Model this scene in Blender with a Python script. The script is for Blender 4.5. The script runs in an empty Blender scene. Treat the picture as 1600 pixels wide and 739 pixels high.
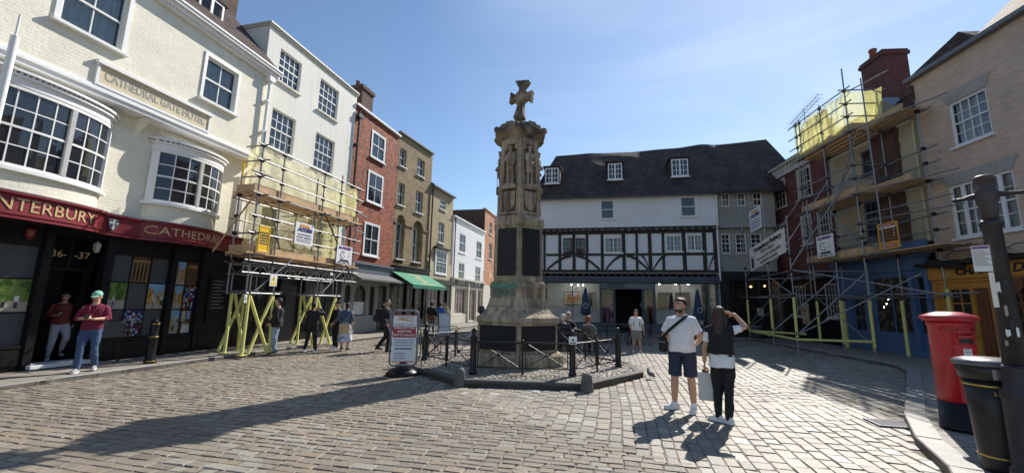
import bpy, bmesh, math, random
from mathutils import Vector, Matrix, noise
random.seed(11)
S = bpy.context.scene
R_ = math.radians
# ------------------------------------------------------------------ camera, world, sun, exposure
FPX, PITCH, ROLL, CAMH = 640.0, 9.3, 1.1, 1.6
p_, r_ = R_(PITCH), R_(ROLL)
cF = Vector((0, math.cos(p_), math.sin(p_))); cR0 = Vector((1, 0, 0)); cU0 = cR0.cross(cF)
cR = cR0*math.cos(r_)+cU0*math.sin(r_); cU = -cR0*math.sin(r_)+cU0*math.cos(r_)
cam = bpy.data.cameras.new('camera'); camo = bpy.data.objects.new('camera', cam); S.collection.objects.link(camo)
cam.sensor_width = 36; cam.lens = FPX/1600*36; cam.clip_end = 2000; cam.clip_start = .05
camo.matrix_world = Matrix((( cR.x, cU.x, -cF.x, 0), (cR.y, cU.y, -cF.y, 0), (cR.z, cU.z, -cF.z, CAMH), (0, 0, 0, 1)))
S.camera = camo
SUN_AZ, SUN_EL = 37.5, 41.5
W = bpy.data.worlds.new('World'); S.world = W; W.use_nodes = True
nt = W.node_tree; nt.nodes.clear()
wo = nt.nodes.new('ShaderNodeOutputWorld'); bg = nt.nodes.new('ShaderNodeBackground'); sky = nt.nodes.new('ShaderNodeTexSky')
sky.sky_type = 'NISHITA'; sky.sun_disc = False; sky.sun_elevation = R_(SUN_EL); sky.sun_rotation = R_(SUN_AZ)
sky.air_density = 1.15; sky.dust_density = .12; sky.ozone_density = 3.5; sky.altitude = 0
# thin cirrus towards the right
tc = nt.nodes.new('ShaderNodeTexCoord'); mp = nt.nodes.new('ShaderNodeMapping'); mp.inputs['Scale'].default_value = (1.2, 2.2, 7); mp.inputs['Rotation'].default_value = (0.2, .35, .5)
nz = nt.nodes.new('ShaderNodeTexNoise'); nz.inputs['Scale'].default_value = 1.4; nz.inputs['Detail'].default_value = 8; nz.inputs['Distortion'].default_value = .6
rp = nt.nodes.new('ShaderNodeValToRGB'); rp.color_ramp.elements[0].position = .44; rp.color_ramp.elements[0].color = (.13, .13, .13, 1); rp.color_ramp.elements[1].position = .78; rp.color_ramp.elements[1].color = (.36, .36, .36, 1)
dt = nt.nodes.new('ShaderNodeVectorMath'); dt.operation = 'DOT_PRODUCT'; dt.inputs[1].default_value = (.62, .62, .45)
mr = nt.nodes.new('ShaderNodeMapRange'); mr.inputs[1].default_value = .62; mr.inputs[2].default_value = .98
mm = nt.nodes.new('ShaderNodeMath'); mm.operation = 'MULTIPLY'
mx = nt.nodes.new('ShaderNodeMixRGB'); mx.inputs[2].default_value = (7.5, 8.3, 9.3, 1)
L = nt.links.new
L(tc.outputs['Generated'], mp.inputs[0]); L(mp.outputs[0], nz.inputs['Vector']); L(nz.outputs['Fac'], rp.inputs[0])
L(tc.outputs['Generated'], dt.inputs[0]); L(dt.outputs['Value'], mr.inputs[0]); L(rp.outputs[0], mm.inputs[0]); L(mr.outputs[0], mm.inputs[1])
L(mm.outputs[0], mx.inputs[0]); L(sky.outputs[0], mx.inputs[1]); L(mx.outputs[0], bg.inputs[0]); bg.inputs[1].default_value = .105
L(bg.outputs[0], wo.inputs[0])
sl = bpy.data.lights.new('sun', 'SUN'); sl.energy = 4.9; sl.angle = R_(.5); sl.color = (1, .945, .86)
so = bpy.data.objects.new('sun', sl); S.collection.objects.link(so)
sd = Vector((math.sin(R_(SUN_AZ))*math.cos(R_(SUN_EL)), math.cos(R_(SUN_AZ))*math.cos(R_(SUN_EL)), math.sin(R_(SUN_EL))))
so.rotation_euler = sd.to_track_quat('Z', 'Y').to_euler(); so.location = (20, 20, 40)
S.view_settings.view_transform = 'Standard'; S.view_settings.look = 'None'; S.view_settings.exposure = 0.44; S.view_settings.gamma = 1
S.view_settings.use_curve_mapping = False
S.render.engine = 'CYCLES'
S.cycles.max_bounces = 8; S.cycles.transparent_max_bounces = 12

# ------------------------------------------------------------------ pixel -> world helpers (used to measure the place)
def ray(px, py):
    v = cF*FPX+cR*(px-800)+cU*(369.5-py); return v.normalized()
def G(px, py, z=0.0):
    d = ray(px, py); t = (z-CAMH)/d.z; return Vector((d.x*t, d.y*t, z))
class Face:
    def __init__(s, A, az, right=False):
        a = R_(az); k = -1 if right else 1
        s.t = Vector((math.sin(a)*k, math.cos(a)*k)); s.n = Vector((s.t.y, -s.t.x)); s.A = Vector(A)
    def hit(s, px, py, off=0.0):
        d = ray(px, py); A = s.A+s.n*off; d2 = Vector((d.x, d.y))
        k = A.dot(s.n)/d2.dot(s.n); q = d2*k-A
        return q.dot(s.t), CAMH+d.z*k
    def pt(s, u, off=0.0):
        q = s.A+s.t*u+s.n*off; return (q.x, q.y)
    def w(s, u, off, z):
        q = s.A+s.t*u+s.n*off; return Vector((q.x, q.y, z))
    def rect(s, xl, xr, yt, yb, off=0.0):
        ym, xm = (yt+yb)/2, (xl+xr)/2
        return s.hit(xl, ym, off)[0], s.hit(xr, ym, off)[0], s.hit(xm, yb, off)[1], s.hit(xm, yt, off)[1]
    @property
    def rz(s): return math.atan2(s.t.y, s.t.x)

# ------------------------------------------------------------------ materials
M = {}
def newmat(name):
    m = bpy.data.materials.new(name); m.use_nodes = True; M[name] = m
    n = m.node_tree; return m, n, n.nodes['Principled BSDF'], n.links.new
def mk(name, col, rough=.6, var=.12, scale=2.5, bump=0.0, bscale=30, metal=0.0, spec=.5, emit=0, coat=0, streak=0.0):
    m, n, b, L = newmat(name)
    b.inputs['Roughness'].default_value = rough; b.inputs['Metallic'].default_value = metal
    b.inputs['Specular IOR Level'].default_value = spec; b.inputs['Coat Weight'].default_value = coat
    t = n.nodes.new('ShaderNodeTexCoord')
    nz = n.nodes.new('ShaderNodeTexNoise'); nz.inputs['Scale'].default_value = scale; nz.inputs['Detail'].default_value = 7; nz.inputs['Roughness'].default_value = .65
    L(t.outputs['Object'], nz.inputs['Vector'])
    r = n.nodes.new('ShaderNodeMapRange'); r.inputs[1].default_value = .25; r.inputs[2].default_value = .75; r.inputs[3].default_value = 1-var; r.inputs[4].default_value = 1+var
    L(nz.outputs['Fac'], r.inputs[0])
    x = n.nodes.new('ShaderNodeVectorMath'); x.operation = 'SCALE'; x.inputs[0].default_value = col[:3]; L(r.outputs[0], x.inputs['Scale'])
    if streak:      # rain streaks and grime running down the wall
        mp = n.nodes.new('ShaderNodeMapping'); mp.inputs['Scale'].default_value = (3.2, 3.2, .22); L(t.outputs['Object'], mp.inputs[0])
        ns = n.nodes.new('ShaderNodeTexNoise'); ns.inputs['Scale'].default_value = 1.6; ns.inputs['Detail'].default_value = 8; ns.inputs['Roughness'].default_value = .7; L(mp.outputs[0], ns.inputs['Vector'])
        rs_ = n.nodes.new('ShaderNodeMapRange'); rs_.inputs[1].default_value = .5; rs_.inputs[2].default_value = .75; rs_.inputs[3].default_value = 0; rs_.inputs[4].default_value = streak; L(ns.outputs['Fac'], rs_.inputs[0])
        mxs = n.nodes.new('ShaderNodeMixRGB'); mxs.inputs[2].default_value = (.22, .19, .15, 1); L(rs_.outputs[0], mxs.inputs[0]); L(x.outputs[0], mxs.inputs[1]); x = mxs
    L(x.outputs[0], b.inputs['Base Color'])
    if bump:
        n2 = n.nodes.new('ShaderNodeTexNoise'); n2.inputs['Scale'].default_value = bscale; n2.inputs['Detail'].default_value = 5
        L(t.outputs['Object'], n2.inputs['Vector'])
        bp = n.nodes.new('ShaderNodeBump'); bp.inputs['Strength'].default_value = bump; bp.inputs['Distance'].default_value = .02
        L(n2.outputs['Fac'], bp.inputs['Height']); L(bp.outputs[0], b.inputs['Normal'])
    if emit:
        b.inputs['Emission Color'].default_value = (*col[:3], 1); b.inputs['Emission Strength'].default_value = emit
    return m
def brick(name, c1, c2, mortar, bw=.225, bh=.075, ms=.012, bump=.6, rough=.85, offset=.5, var=.25, tile=False, warp=.01, bias=0):
    m, n, b, L = newmat(name); b.inputs['Roughness'].default_value = rough; b.inputs['Specular IOR Level'].default_value = .3
    t = n.nodes.new('ShaderNodeTexCoord'); sp = n.nodes.new('ShaderNodeSeparateXYZ'); ad = n.nodes.new('ShaderNodeMath'); cb = n.nodes.new('ShaderNodeCombineXYZ')
    L(t.outputs['Object'], sp.inputs[0]); L(sp.outputs[0], ad.inputs[0]); L(sp.outputs[1], ad.inputs[1]); L(ad.outputs[0], cb.inputs[0]); L(sp.outputs[2], cb.inputs[1])
    nw = n.nodes.new('ShaderNodeTexNoise'); nw.inputs['Scale'].default_value = 3; L(t.outputs['Object'], nw.inputs['Vector'])
    sc = n.nodes.new('ShaderNodeVectorMath'); sc.operation = 'SCALE'; sc.inputs['Scale'].default_value = warp*2; L(nw.outputs['Color'], sc.inputs[0])
    a2 = n.nodes.new('ShaderNodeVectorMath'); a2.operation = 'ADD'; L(cb.outputs[0], a2.inputs[0]); L(sc.outputs[0], a2.inputs[1])
    br = n.nodes.new('ShaderNodeTexBrick'); L(a2.outputs[0], br.inputs['Vector'])
    br.inputs['Scale'].default_value = 1; br.inputs['Brick Width'].default_value = bw; br.inputs['Row Height'].default_value = bh
    br.inputs['Mortar Size'].default_value = ms; br.inputs['Mortar Smooth'].default_value = .3; br.inputs['Bias'].default_value = bias; br.offset = offset
    br.inputs['Color1'].default_value = (*c1, 1); br.inputs['Color2'].default_value = (*c2, 1); br.inputs['Mortar'].default_value = (*mortar, 1)
    nz = n.nodes.new('ShaderNodeTexNoise'); nz.inputs['Scale'].default_value = 1.3; nz.inputs['Detail'].default_value = 8; nz.inputs['Roughness'].default_value = .7
    L(t.outputs['Object'], nz.inputs['Vector'])
    r = n.nodes.new('ShaderNodeMapRange'); r.inputs[1].default_value = .25; r.inputs[2].default_value = .75; r.inputs[3].default_value = 1-var; r.inputs[4].default_value = 1+var
    L(nz.outputs['Fac'], r.inputs[0])
    x = n.nodes.new('ShaderNodeVectorMath'); x.operation = 'SCALE'; L(br.outputs['Color'], x.inputs[0]); L(r.outputs[0], x.inputs['Scale']); L(x.outputs[0], b.inputs['Base Color'])
    n3 = n.nodes.new('ShaderNodeTexNoise'); n3.inputs['Scale'].default_value = 18; n3.inputs['Detail'].default_value = 4; L(t.outputs['Object'], n3.inputs['Vector'])
    h = n.nodes.new('ShaderNodeMath'); h.operation = 'SUBTREE' if False else 'SUBTRACT'; L(n3.outputs['Fac'], h.inputs[0]); L(br.outputs['Fac'], h.inputs[1])
    last = h.outputs[0]
    if tile:   # sawtooth so that each course laps the next
        dv = n.nodes.new('ShaderNodeMath'); dv.operation = 'DIVIDE'; dv.inputs[1].default_value = bh; s2 = n.nodes.new('ShaderNodeSeparateXYZ'); L(a2.outputs[0], s2.inputs[0]); L(s2.outputs[1], dv.inputs[0])
        fr = n.nodes.new('ShaderNodeMath'); fr.operation = 'FRACT'; L(dv.outputs[0], fr.inputs[0])
        ml = n.nodes.new('ShaderNodeMath'); ml.operation = 'MULTIPLY'; ml.inputs[1].default_value = -1.6; L(fr.outputs[0], ml.inputs[0])
        aa = n.nodes.new('ShaderNodeMath'); L(ml.outputs[0], aa.inputs[0]); L(last, aa.inputs[1]); last = aa.outputs[0]
    bp = n.nodes.new('ShaderNodeBump'); bp.inputs['Strength'].default_value = bump; bp.inputs['Distance'].default_value = .012
    L(last, bp.inputs['Height']); L(bp.outputs[0], b.inputs['Normal'])
    return m
def picture(name, stops, scale=4, seed=0, rough=.35):
    m, n, b, L = newmat(name); b.inputs['Roughness'].default_value = rough
    t = n.nodes.new('ShaderNodeTexCoord'); mp = n.nodes.new('ShaderNodeMapping'); mp.inputs['Location'].default_value = (seed*3.7, seed*1.3, seed*2.1); L(t.outputs['Object'], mp.inputs[0])
    nz = n.nodes.new('ShaderNodeTexNoise'); nz.inputs['Scale'].default_value = scale; nz.inputs['Detail'].default_value = 6; nz.inputs['Distortion'].default_value = .25; L(mp.outputs[0], nz.inputs['Vector'])
    cr = n.nodes.new('ShaderNodeValToRGB'); cr.color_ramp.interpolation = 'EASE'
    el = cr.color_ramp.elements
    for i, (p, c) in enumerate(stops):
        e = el[i] if i < 2 else el.new(p)
        e.position = p; e.color = (*c, 1)
    L(nz.outputs['Fac'], cr.inputs[0]); L(cr.outputs[0], b.inputs['Base Color']); return m
def glassmat(name, tint=(.75, .8, .82), transp=.75):
    m, n, b, L = newmat(name); o = n.nodes['Material Output']
    g = n.nodes.new('ShaderNodeBsdfGlossy'); g.inputs['Roughness'].default_value = .02
    tr = n.nodes.new('ShaderNodeBsdfTransparent'); tr.inputs[0].default_value = (*tint, 1)
    f = n.nodes.new('ShaderNodeFresnel'); f.inputs[0].default_value = 1.5
    ad = n.nodes.new('ShaderNodeMath'); ad.operation = 'MULTIPLY_ADD'; ad.inputs[1].default_value = 1.15; ad.inputs[2].default_value = 0; L(f.outputs[0], ad.inputs[0])
    mi = n.nodes.new('ShaderNodeMixShader'); L(ad.outputs[0], mi.inputs[0]); L(tr.outputs[0], mi.inputs[1]); L(g.outputs[0], mi.inputs[2]); L(mi.outputs[0], o.inputs[0])
    n.nodes.remove(b); return m

mk('white_paint', (.78, .78, .77), .45, .05, 3, .08, 30)
mk('cream_render', (.70, .67, .55), .75, .07, .8, .12, 14, streak=.35)
mk('pale_render', (.76, .745, .67), .8, .06, .6, .1, 10, streak=.3)
mk('cottage_white', (.76, .76, .77), .8, .06, .7, .2, 8, streak=.12)
mk('grey_render', (.31, .31, .28), .8, .1, 1, .1, 12, streak=.5)
mk('buff_render', (.46, .41, .28), .85, .12, .8, .2, 16, streak=.5)
brick('painted_brick', (.80, .765, .64), (.76, .72, .59), (.73, .69, .57), .23, .078, .008, .42, .65, var=.13, warp=.03)
brick('hung_tile_red', (.42, .115, .05), (.16, .042, .03), (.05, .02, .015), .165, .105, .012, .9, .8, tile=True, var=.25)
brick('yellow_stock', (.34, .25, .12), (.20, .14, .075), (.33, .29, .20), .215, .075, .011, .6)
brick('pale_stock', (.44, .35, .19), (.34, .27, .16), (.40, .36, .27), .215, .075, .011, .6)
brick('gault_brick', (.64, .48, .36), (.53, .39, .29), (.56, .47, .39), .225, .078, .01, .7, var=.14)  # lighter and pinker, with the lens flare over this wall put into the colour
brick('orange_brick', (.50, .22, .11), (.40, .17, .09), (.40, .30, .22), .215, .075, .011, .5)
brick('red_brick', (.17, .045, .035), (.11, .032, .028), (.16, .10, .08), .215, .075, .011, .5)
brick('dark_brick', (.13, .07, .05), (.08, .045, .035), (.13, .10, .08), .215, .075, .011, .6)
brick('chimney_brick', (.13, .04, .04), (.09, .03, .035), (.14, .09, .08), .215, .075, .011, .6)
brick('roof_tile', (.098, .064, .052), (.05, .035, .031), (.02, .016, .014), .17, .12, .006, 1, .85, tile=True, var=.6)
brick('roof_tile_mossy', (.22, .15, .085), (.09, .05, .035), (.03, .02, .02), .17, .12, .006, .8, .85, tile=True, var=.4)
mk('black_timber', (.028, .024, .022), .7, .35, 6, .5, 40)
mk('black_paint', (.010, .010, .011), .35, .3, 3, .03, 20, spec=.3)
mk('black_iron', (.008, .008, .009), .38, .3, 9, .1, 60)
mk('maroon_paint', (.20, .018, .028), .45, .12, 2)
mk('gold_leaf', (.55, .40, .20), .5, .1, 6)
mk('sign_cream', (.62, .53, .36), .7, .12, 3, .1, 20)
mk('sign_grey', (.36, .34, .30), .7, .25, 6)
mk('navy_grey', (.052, .072, .098), .5, .1, 2)
mk('shop_blue', (.085, .16, .31), .45, .1, 2)
mk('fascia_slate', (.115, .14, .18), .5, .1, 2)
mk('canopy_grey', (.11, .115, .12), .8, .1, 3)
mk('awning_green', (.02, .21, .11), .75, .08, 3)
mk('beige_paint', (.55, .52, .44), .55, .06, 2)
mk('ochre_paint', (.50, .23, .04), .45, .12, 2)
mk('brown_door', (.16, .065, .025), .4, .25, 5)
mk('lead', (.16, .17, .19), .6, .15, 4)
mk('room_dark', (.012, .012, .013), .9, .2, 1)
mk('room_warm', (.30, .27, .23), .9, .1, 1)
mk('curtain', (.62, .61, .58), .9, .1, 5)
mk('net_blue', (.72, .76, .80), .9, .15, 5)
mk('granite_kerb', (.27, .26, .24), .6, .25, 4, .3, 60)
mk('dark_kerb', (.085, .08, .075), .75, .3, 4, .4, 50)
mk('stone_dark', (.12, .115, .105), .8, .35, 7, .6, 50)
brick('bronze_plaque', (.030, .030, .032), (.022, .022, .024), (.012, .012, .013), .09, .022, .005, .5, .45, var=.3, warp=.0)
mk('verdigris', (.10, .22, .17), .7, .35, 7)
mk('steel_tube', (.26, .26, .27), .4, .25, 8, metal=.65)
mk('scaff_board', (.50, .34, .19), .75, .3, 4, .2, 20)
mk('pad_yellow', (.62, .60, .20), .6, .12, 4)
mk('barrier_yellow', (.85, .52, .01), .5, .08, 4)
mk('barrier_orange', (.62, .30, .05), .5, .12, 4)
mk('sign_white', (.80, .80, .80), .5, .05, 4)
mk('sign_red', (.42, .035, .045), .5, .08, 4)
mk('sign_navy', (.025, .03, .16), .5, .05, 4)
mk('sign_black', (.015, .015, .015), .5, .05, 4)
mk('sign_orange', (.70, .30, .03), .5, .05, 4)
mk('sign_yellow', (.85, .65, .03), .5, .05, 4)
mk('sign_purple', (.16, .05, .25), .5, .05, 4)
mk('banner_cloth', (.78, .75, .66), .8, .1, 3, .15, 8)
mk('post_red', (.42, .012, .022), .36, .22, 7, .06, 30, coat=.25)
mk('bin_black', (.014, .014, .015), .42, .5, 7, .08, 50)
mk('bin_lid', (.13, .13, .135), .3, .45, 9, .05, 40)
mk('brass', (.62, .40, .10), .3, .1, 5, metal=.8)
mk('lamp_iron', (.022, .020, .026), .5, .35, 8, .2, 40)
mk('lamp_top', (.06, .045, .045), .6, .4, 8, .2, 40)
mk('paper', (.78, .78, .76), .7, .08, 6)
mk('frosted', (.060, .065, .072), .55, .1, 2)
mk('silver_frame', (.22, .22, .22), .4, .1, 5, metal=.7)
mk('umbrella_navy', (.03, .05, .10), .8, .15, 6)
mk('parcel_kraft', (.62, .60, .56), .8, .08, 6)
mk('pigeon_grey', (.05, .05, .06), .7, .3, 20)
mk('terracotta', (.22, .07, .04), .8, .25, 8)
mk('warm_bulb', (1, .45, .15), .5, 0, 1, emit=6)
mk('white_bulb', (1, .95, .85), .5, 0, 1, emit=60)
picture('photo_park', [(.3, (.02, .05, .01)), (.45, (.13, .22, .04)), (.56, (.45, .42, .25)), (.7, (.55, .62, .7))], 3.2, 1)
picture('photo_sky', [(.3, (.05, .2, .5)), (.5, (.25, .45, .7)), (.6, (.65, .6, .45)), (.72, (.2, .16, .08))], 2.5, 2)
picture('photo_interior', [(.3, (.03, .01, .005)), (.48, (.22, .10, .03)), (.6, (.5, .35, .12)), (.7, (.08, .05, .02))], 5, 3)
picture('photo_town', [(.3, (.06, .05, .04)), (.46, (.4, .38, .33)), (.58, (.15, .2, .12)), (.7, (.55, .5, .42))], 8, 4)
picture('photo_stained', [(.3, (.005, .01, .03)), (.48, (.02, .05, .2)), (.58, (.3, .35, .5)), (.68, (.02, .03, .06))], 14, 5)
picture('photo_table', [(.3, (.3, .05, .02)), (.45, (.5, .35, .2)), (.55, (.6, .55, .45)), (.7, (.15, .2, .05))], 4, 6)
picture('painting_bright', [(.3, (.9, .75, .1)), (.45, (.75, .2, .03)), (.55, (.85, .8, .7)), (.62, (.05, .05, .05)), (.72, (.8, .55, .05))], 4, 7)
picture('painting_dark', [(.50, (.010, .010, .010)), (.56, (.10, .09, .07)), (.62, (.42, .36, .25)), (.72, (.10, .08, .05))], 5, 8)
picture('shop_goods', [(.3, (.008, .008, .008)), (.5, (.02, .018, .016)), (.6, (.12, .09, .06)), (.68, (.25, .15, .08)), (.76, (.04, .05, .05))], 6, 9)
picture('shop_goods_dim', [(.3, (.005, .005, .005)), (.52, (.012, .012, .012)), (.64, (.05, .045, .04)), (.74, (.10, .08, .06))], 7, 10)
picture('rack_clothes', [(.3, (.01, .01, .01)), (.46, (.03, .03, .03)), (.55, (.2, .05, .04)), (.62, (.05, .12, .2)), (.7, (.3, .28, .25))], 6, 12)
for n_, c_ in (('ink_sky', (.22, .40, .62)), ('ink_leaf', (.05, .11, .025)), ('ink_leaf_pale', (.14, .22, .05)), ('ink_path', (.36, .33, .27)), ('ink_stone', (.42, .39, .33)), ('ink_brown', (.11, .05, .02)), ('ink_gold', (.38, .24, .08)), ('ink_blue', (.02, .04, .16)), ('ink_red', (.30, .03, .03)), ('ink_dark', (.018, .018, .02)), ('ink_white', (.6, .6, .6)), ('ink_skin', (.42, .26, .18))): mk(n_, c_, .35, .3, 9)
glassmat('glass_clear')
glassmat('glass_shop', (.8, .84, .85))
m, n, b, L = newmat('glass_dark')
b.inputs['Base Color'].default_value = (.018, .021, .026, 1); b.inputs['Roughness'].default_value = .04; b.inputs['Specular IOR Level'].default_value = .8
t_ = n.nodes.new('ShaderNodeTexCoord'); z_ = n.nodes.new('ShaderNodeTexNoise'); z_.inputs['Scale'].default_value = 2.2; L(t_.outputs['Object'], z_.inputs['Vector'])
b_ = n.nodes.new('ShaderNodeBump'); b_.inputs['Strength'].default_value = .12; b_.inputs['Distance'].default_value = .05; L(z_.outputs['Fac'], b_.inputs['Height']); L(b_.outputs[0], b.inputs['Normal'])
def netmat(name, col, thru, t0, t1):      # thin translucent debris sheeting
    m, n, b, L = newmat(name)
    o_ = n.nodes['Material Output']; b.inputs['Base Color'].default_value = (*col, 1); b.inputs['Roughness'].default_value = .55
    tl = n.nodes.new('ShaderNodeBsdfTranslucent'); tl.inputs[0].default_value = (*thru, 1); tp = n.nodes.new('ShaderNodeBsdfTransparent'); tp.inputs[0].default_value = (1, .98, .88, 1)
    m1 = n.nodes.new('ShaderNodeMixShader'); m1.inputs[0].default_value = .5; m2 = n.nodes.new('ShaderNodeMixShader')
    t_ = n.nodes.new('ShaderNodeTexCoord'); z_ = n.nodes.new('ShaderNodeTexNoise'); z_.inputs['Scale'].default_value = 1.6; z_.inputs['Detail'].default_value = 8; L(t_.outputs['Object'], z_.inputs['Vector'])
    q_ = n.nodes.new('ShaderNodeMapRange'); q_.inputs[1].default_value = .3; q_.inputs[2].default_value = .7; q_.inputs[3].default_value = t0; q_.inputs[4].default_value = t1; L(z_.outputs['Fac'], q_.inputs[0])
    zf_ = n.nodes.new('ShaderNodeTexNoise'); zf_.inputs['Scale'].default_value = 7; zf_.inputs['Detail'].default_value = 5; L(t_.outputs['Object'], zf_.inputs['Vector'])
    bp = n.nodes.new('ShaderNodeBump'); bp.inputs['Strength'].default_value = .7; bp.inputs['Distance'].default_value = .05; L(zf_.outputs['Fac'], bp.inputs['Height']); L(bp.outputs[0], b.inputs['Normal']); L(bp.outputs[0], tl.inputs['Normal'])
    L(b.outputs[0], m1.inputs[1]); L(tl.outputs[0], m1.inputs[2]); L(q_.outputs[0], m2.inputs[0]); L(m1.outputs[0], m2.inputs[1]); L(tp.outputs[0], m2.inputs[2]); L(m2.outputs[0], o_.inputs[0])
netmat('netting', (.86, .83, .50), (.92, .88, .50), .36, .62)
netmat('netting_bright', (.90, .87, .42), (.97, .93, .38), .14, .48)
# memorial limestone: weathered, darker streaks, crusty bump
m, n, b, L = newmat('memorial_stone'); b.inputs['Roughness'].default_value = .85
t_ = n.nodes.new('ShaderNodeTexCoord'); z1 = n.nodes.new('ShaderNodeTexNoise'); z1.inputs['Scale'].default_value = 2.4; z1.inputs['Detail'].default_value = 10; z1.inputs['Roughness'].default_value = .7
mp = n.nodes.new('ShaderNodeMapping'); mp.inputs['Scale'].default_value = (1, 1, .45); L(t_.outputs['Object'], mp.inputs[0]); L(mp.outputs[0], z1.inputs['Vector'])
cr = n.nodes.new('ShaderNodeValToRGB'); e = cr.color_ramp.elements; e[0].position = .33; e[0].color = (.19, .145, .10, 1); e[1].position = .60; e[1].color = (.50, .41, .29, 1); L(z1.outputs['Fac'], cr.inputs[0]); L(cr.outputs[0], b.inputs['Base Color'])
sp_ = n.nodes.new('ShaderNodeSeparateXYZ'); L(t_.outputs['Object'], sp_.inputs[0]); jz = n.nodes.new('ShaderNodeMath'); jz.operation = 'MULTIPLY'; jz.inputs[1].default_value = 1/.47; L(sp_.outputs[2], jz.inputs[0])
jf = n.nodes.new('ShaderNodeMath'); jf.operation = 'FRACT'; L(jz.outputs[0], jf.inputs[0]); jl = n.nodes.new('ShaderNodeMath'); jl.operation = 'GREATER_THAN'; jl.inputs[1].default_value = .022; L(jf.outputs[0], jl.inputs[0])
jm = n.nodes.new('ShaderNodeMapRange'); jm.inputs[3].default_value = .45; jm.inputs[4].default_value = 1; L(jl.outputs[0], jm.inputs[0])
ms = n.nodes.new('ShaderNodeMapping'); ms.inputs['Scale'].default_value = (9, 9, .5); L(t_.outputs['Object'], ms.inputs[0]); zs = n.nodes.new('ShaderNodeTexNoise'); zs.inputs['Scale'].default_value = 1.2; zs.inputs['Detail'].default_value = 7; L(ms.outputs[0], zs.inputs['Vector'])
zr = n.nodes.new('ShaderNodeMapRange'); zr.inputs[1].default_value = .42; zr.inputs[2].default_value = .68; zr.inputs[3].default_value = 1.05; zr.inputs[4].default_value = .45; L(zs.outputs['Fac'], zr.inputs[0]); jj = n.nodes.new('ShaderNodeMath'); jj.operation = 'MULTIPLY'; L(jm.outputs[0], jj.inputs[0]); L(zr.outputs[0], jj.inputs[1])
js = n.nodes.new('ShaderNodeVectorMath'); js.operation = 'SCALE'; L(cr.outputs[0], js.inputs[0]); L(jj.outputs[0], js.inputs['Scale']); L(js.outputs[0], b.inputs['Base Color'])
z2 = n.nodes.new('ShaderNodeTexNoise'); z2.inputs['Scale'].default_value = 26; z2.inputs['Detail'].default_value = 8; L(t_.outputs['Object'], z2.inputs['Vector'])
bp = n.nodes.new('ShaderNodeBump'); bp.inputs['Strength'].default_value = .7; bp.inputs['Distance'].default_value = .025; L(z2.outputs['Fac'], bp.inputs['Height']); L(bp.outputs[0], b.inputs['Normal'])
# same stone blackened by crust on the exposed cap
m, n, b, L = newmat('memorial_crust'); b.inputs['Roughness'].default_value = .9
t_ = n.nodes.new('ShaderNodeTexCoord'); z1 = n.nodes.new('ShaderNodeTexNoise'); z1.inputs['Scale'].default_value = 3; z1.inputs['Detail'].default_value = 10; L(t_.outputs['Object'], z1.inputs['Vector'])
cr = n.nodes.new('ShaderNodeValToRGB'); e = cr.color_ramp.elements; e[0].position = .38; e[0].color = (.075, .06, .045, 1); e[1].position = .66; e[1].color = (.36, .29, .2, 1); L(z1.outputs['Fac'], cr.inputs[0]); L(cr.outputs[0], b.inputs['Base Color'])
z2 = n.nodes.new('ShaderNodeTexNoise'); z2.inputs['Scale'].default_value = 22; z2.inputs['Detail'].default_value = 8; L(t_.outputs['Object'], z2.inputs['Vector'])
bp = n.nodes.new('ShaderNodeBump'); bp.inputs['Strength'].default_value = .8; bp.inputs['Distance'].default_value = .03; L(z2.outputs['Fac'], bp.inputs['Height']); L(bp.outputs[0], b.inputs['Normal'])
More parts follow.
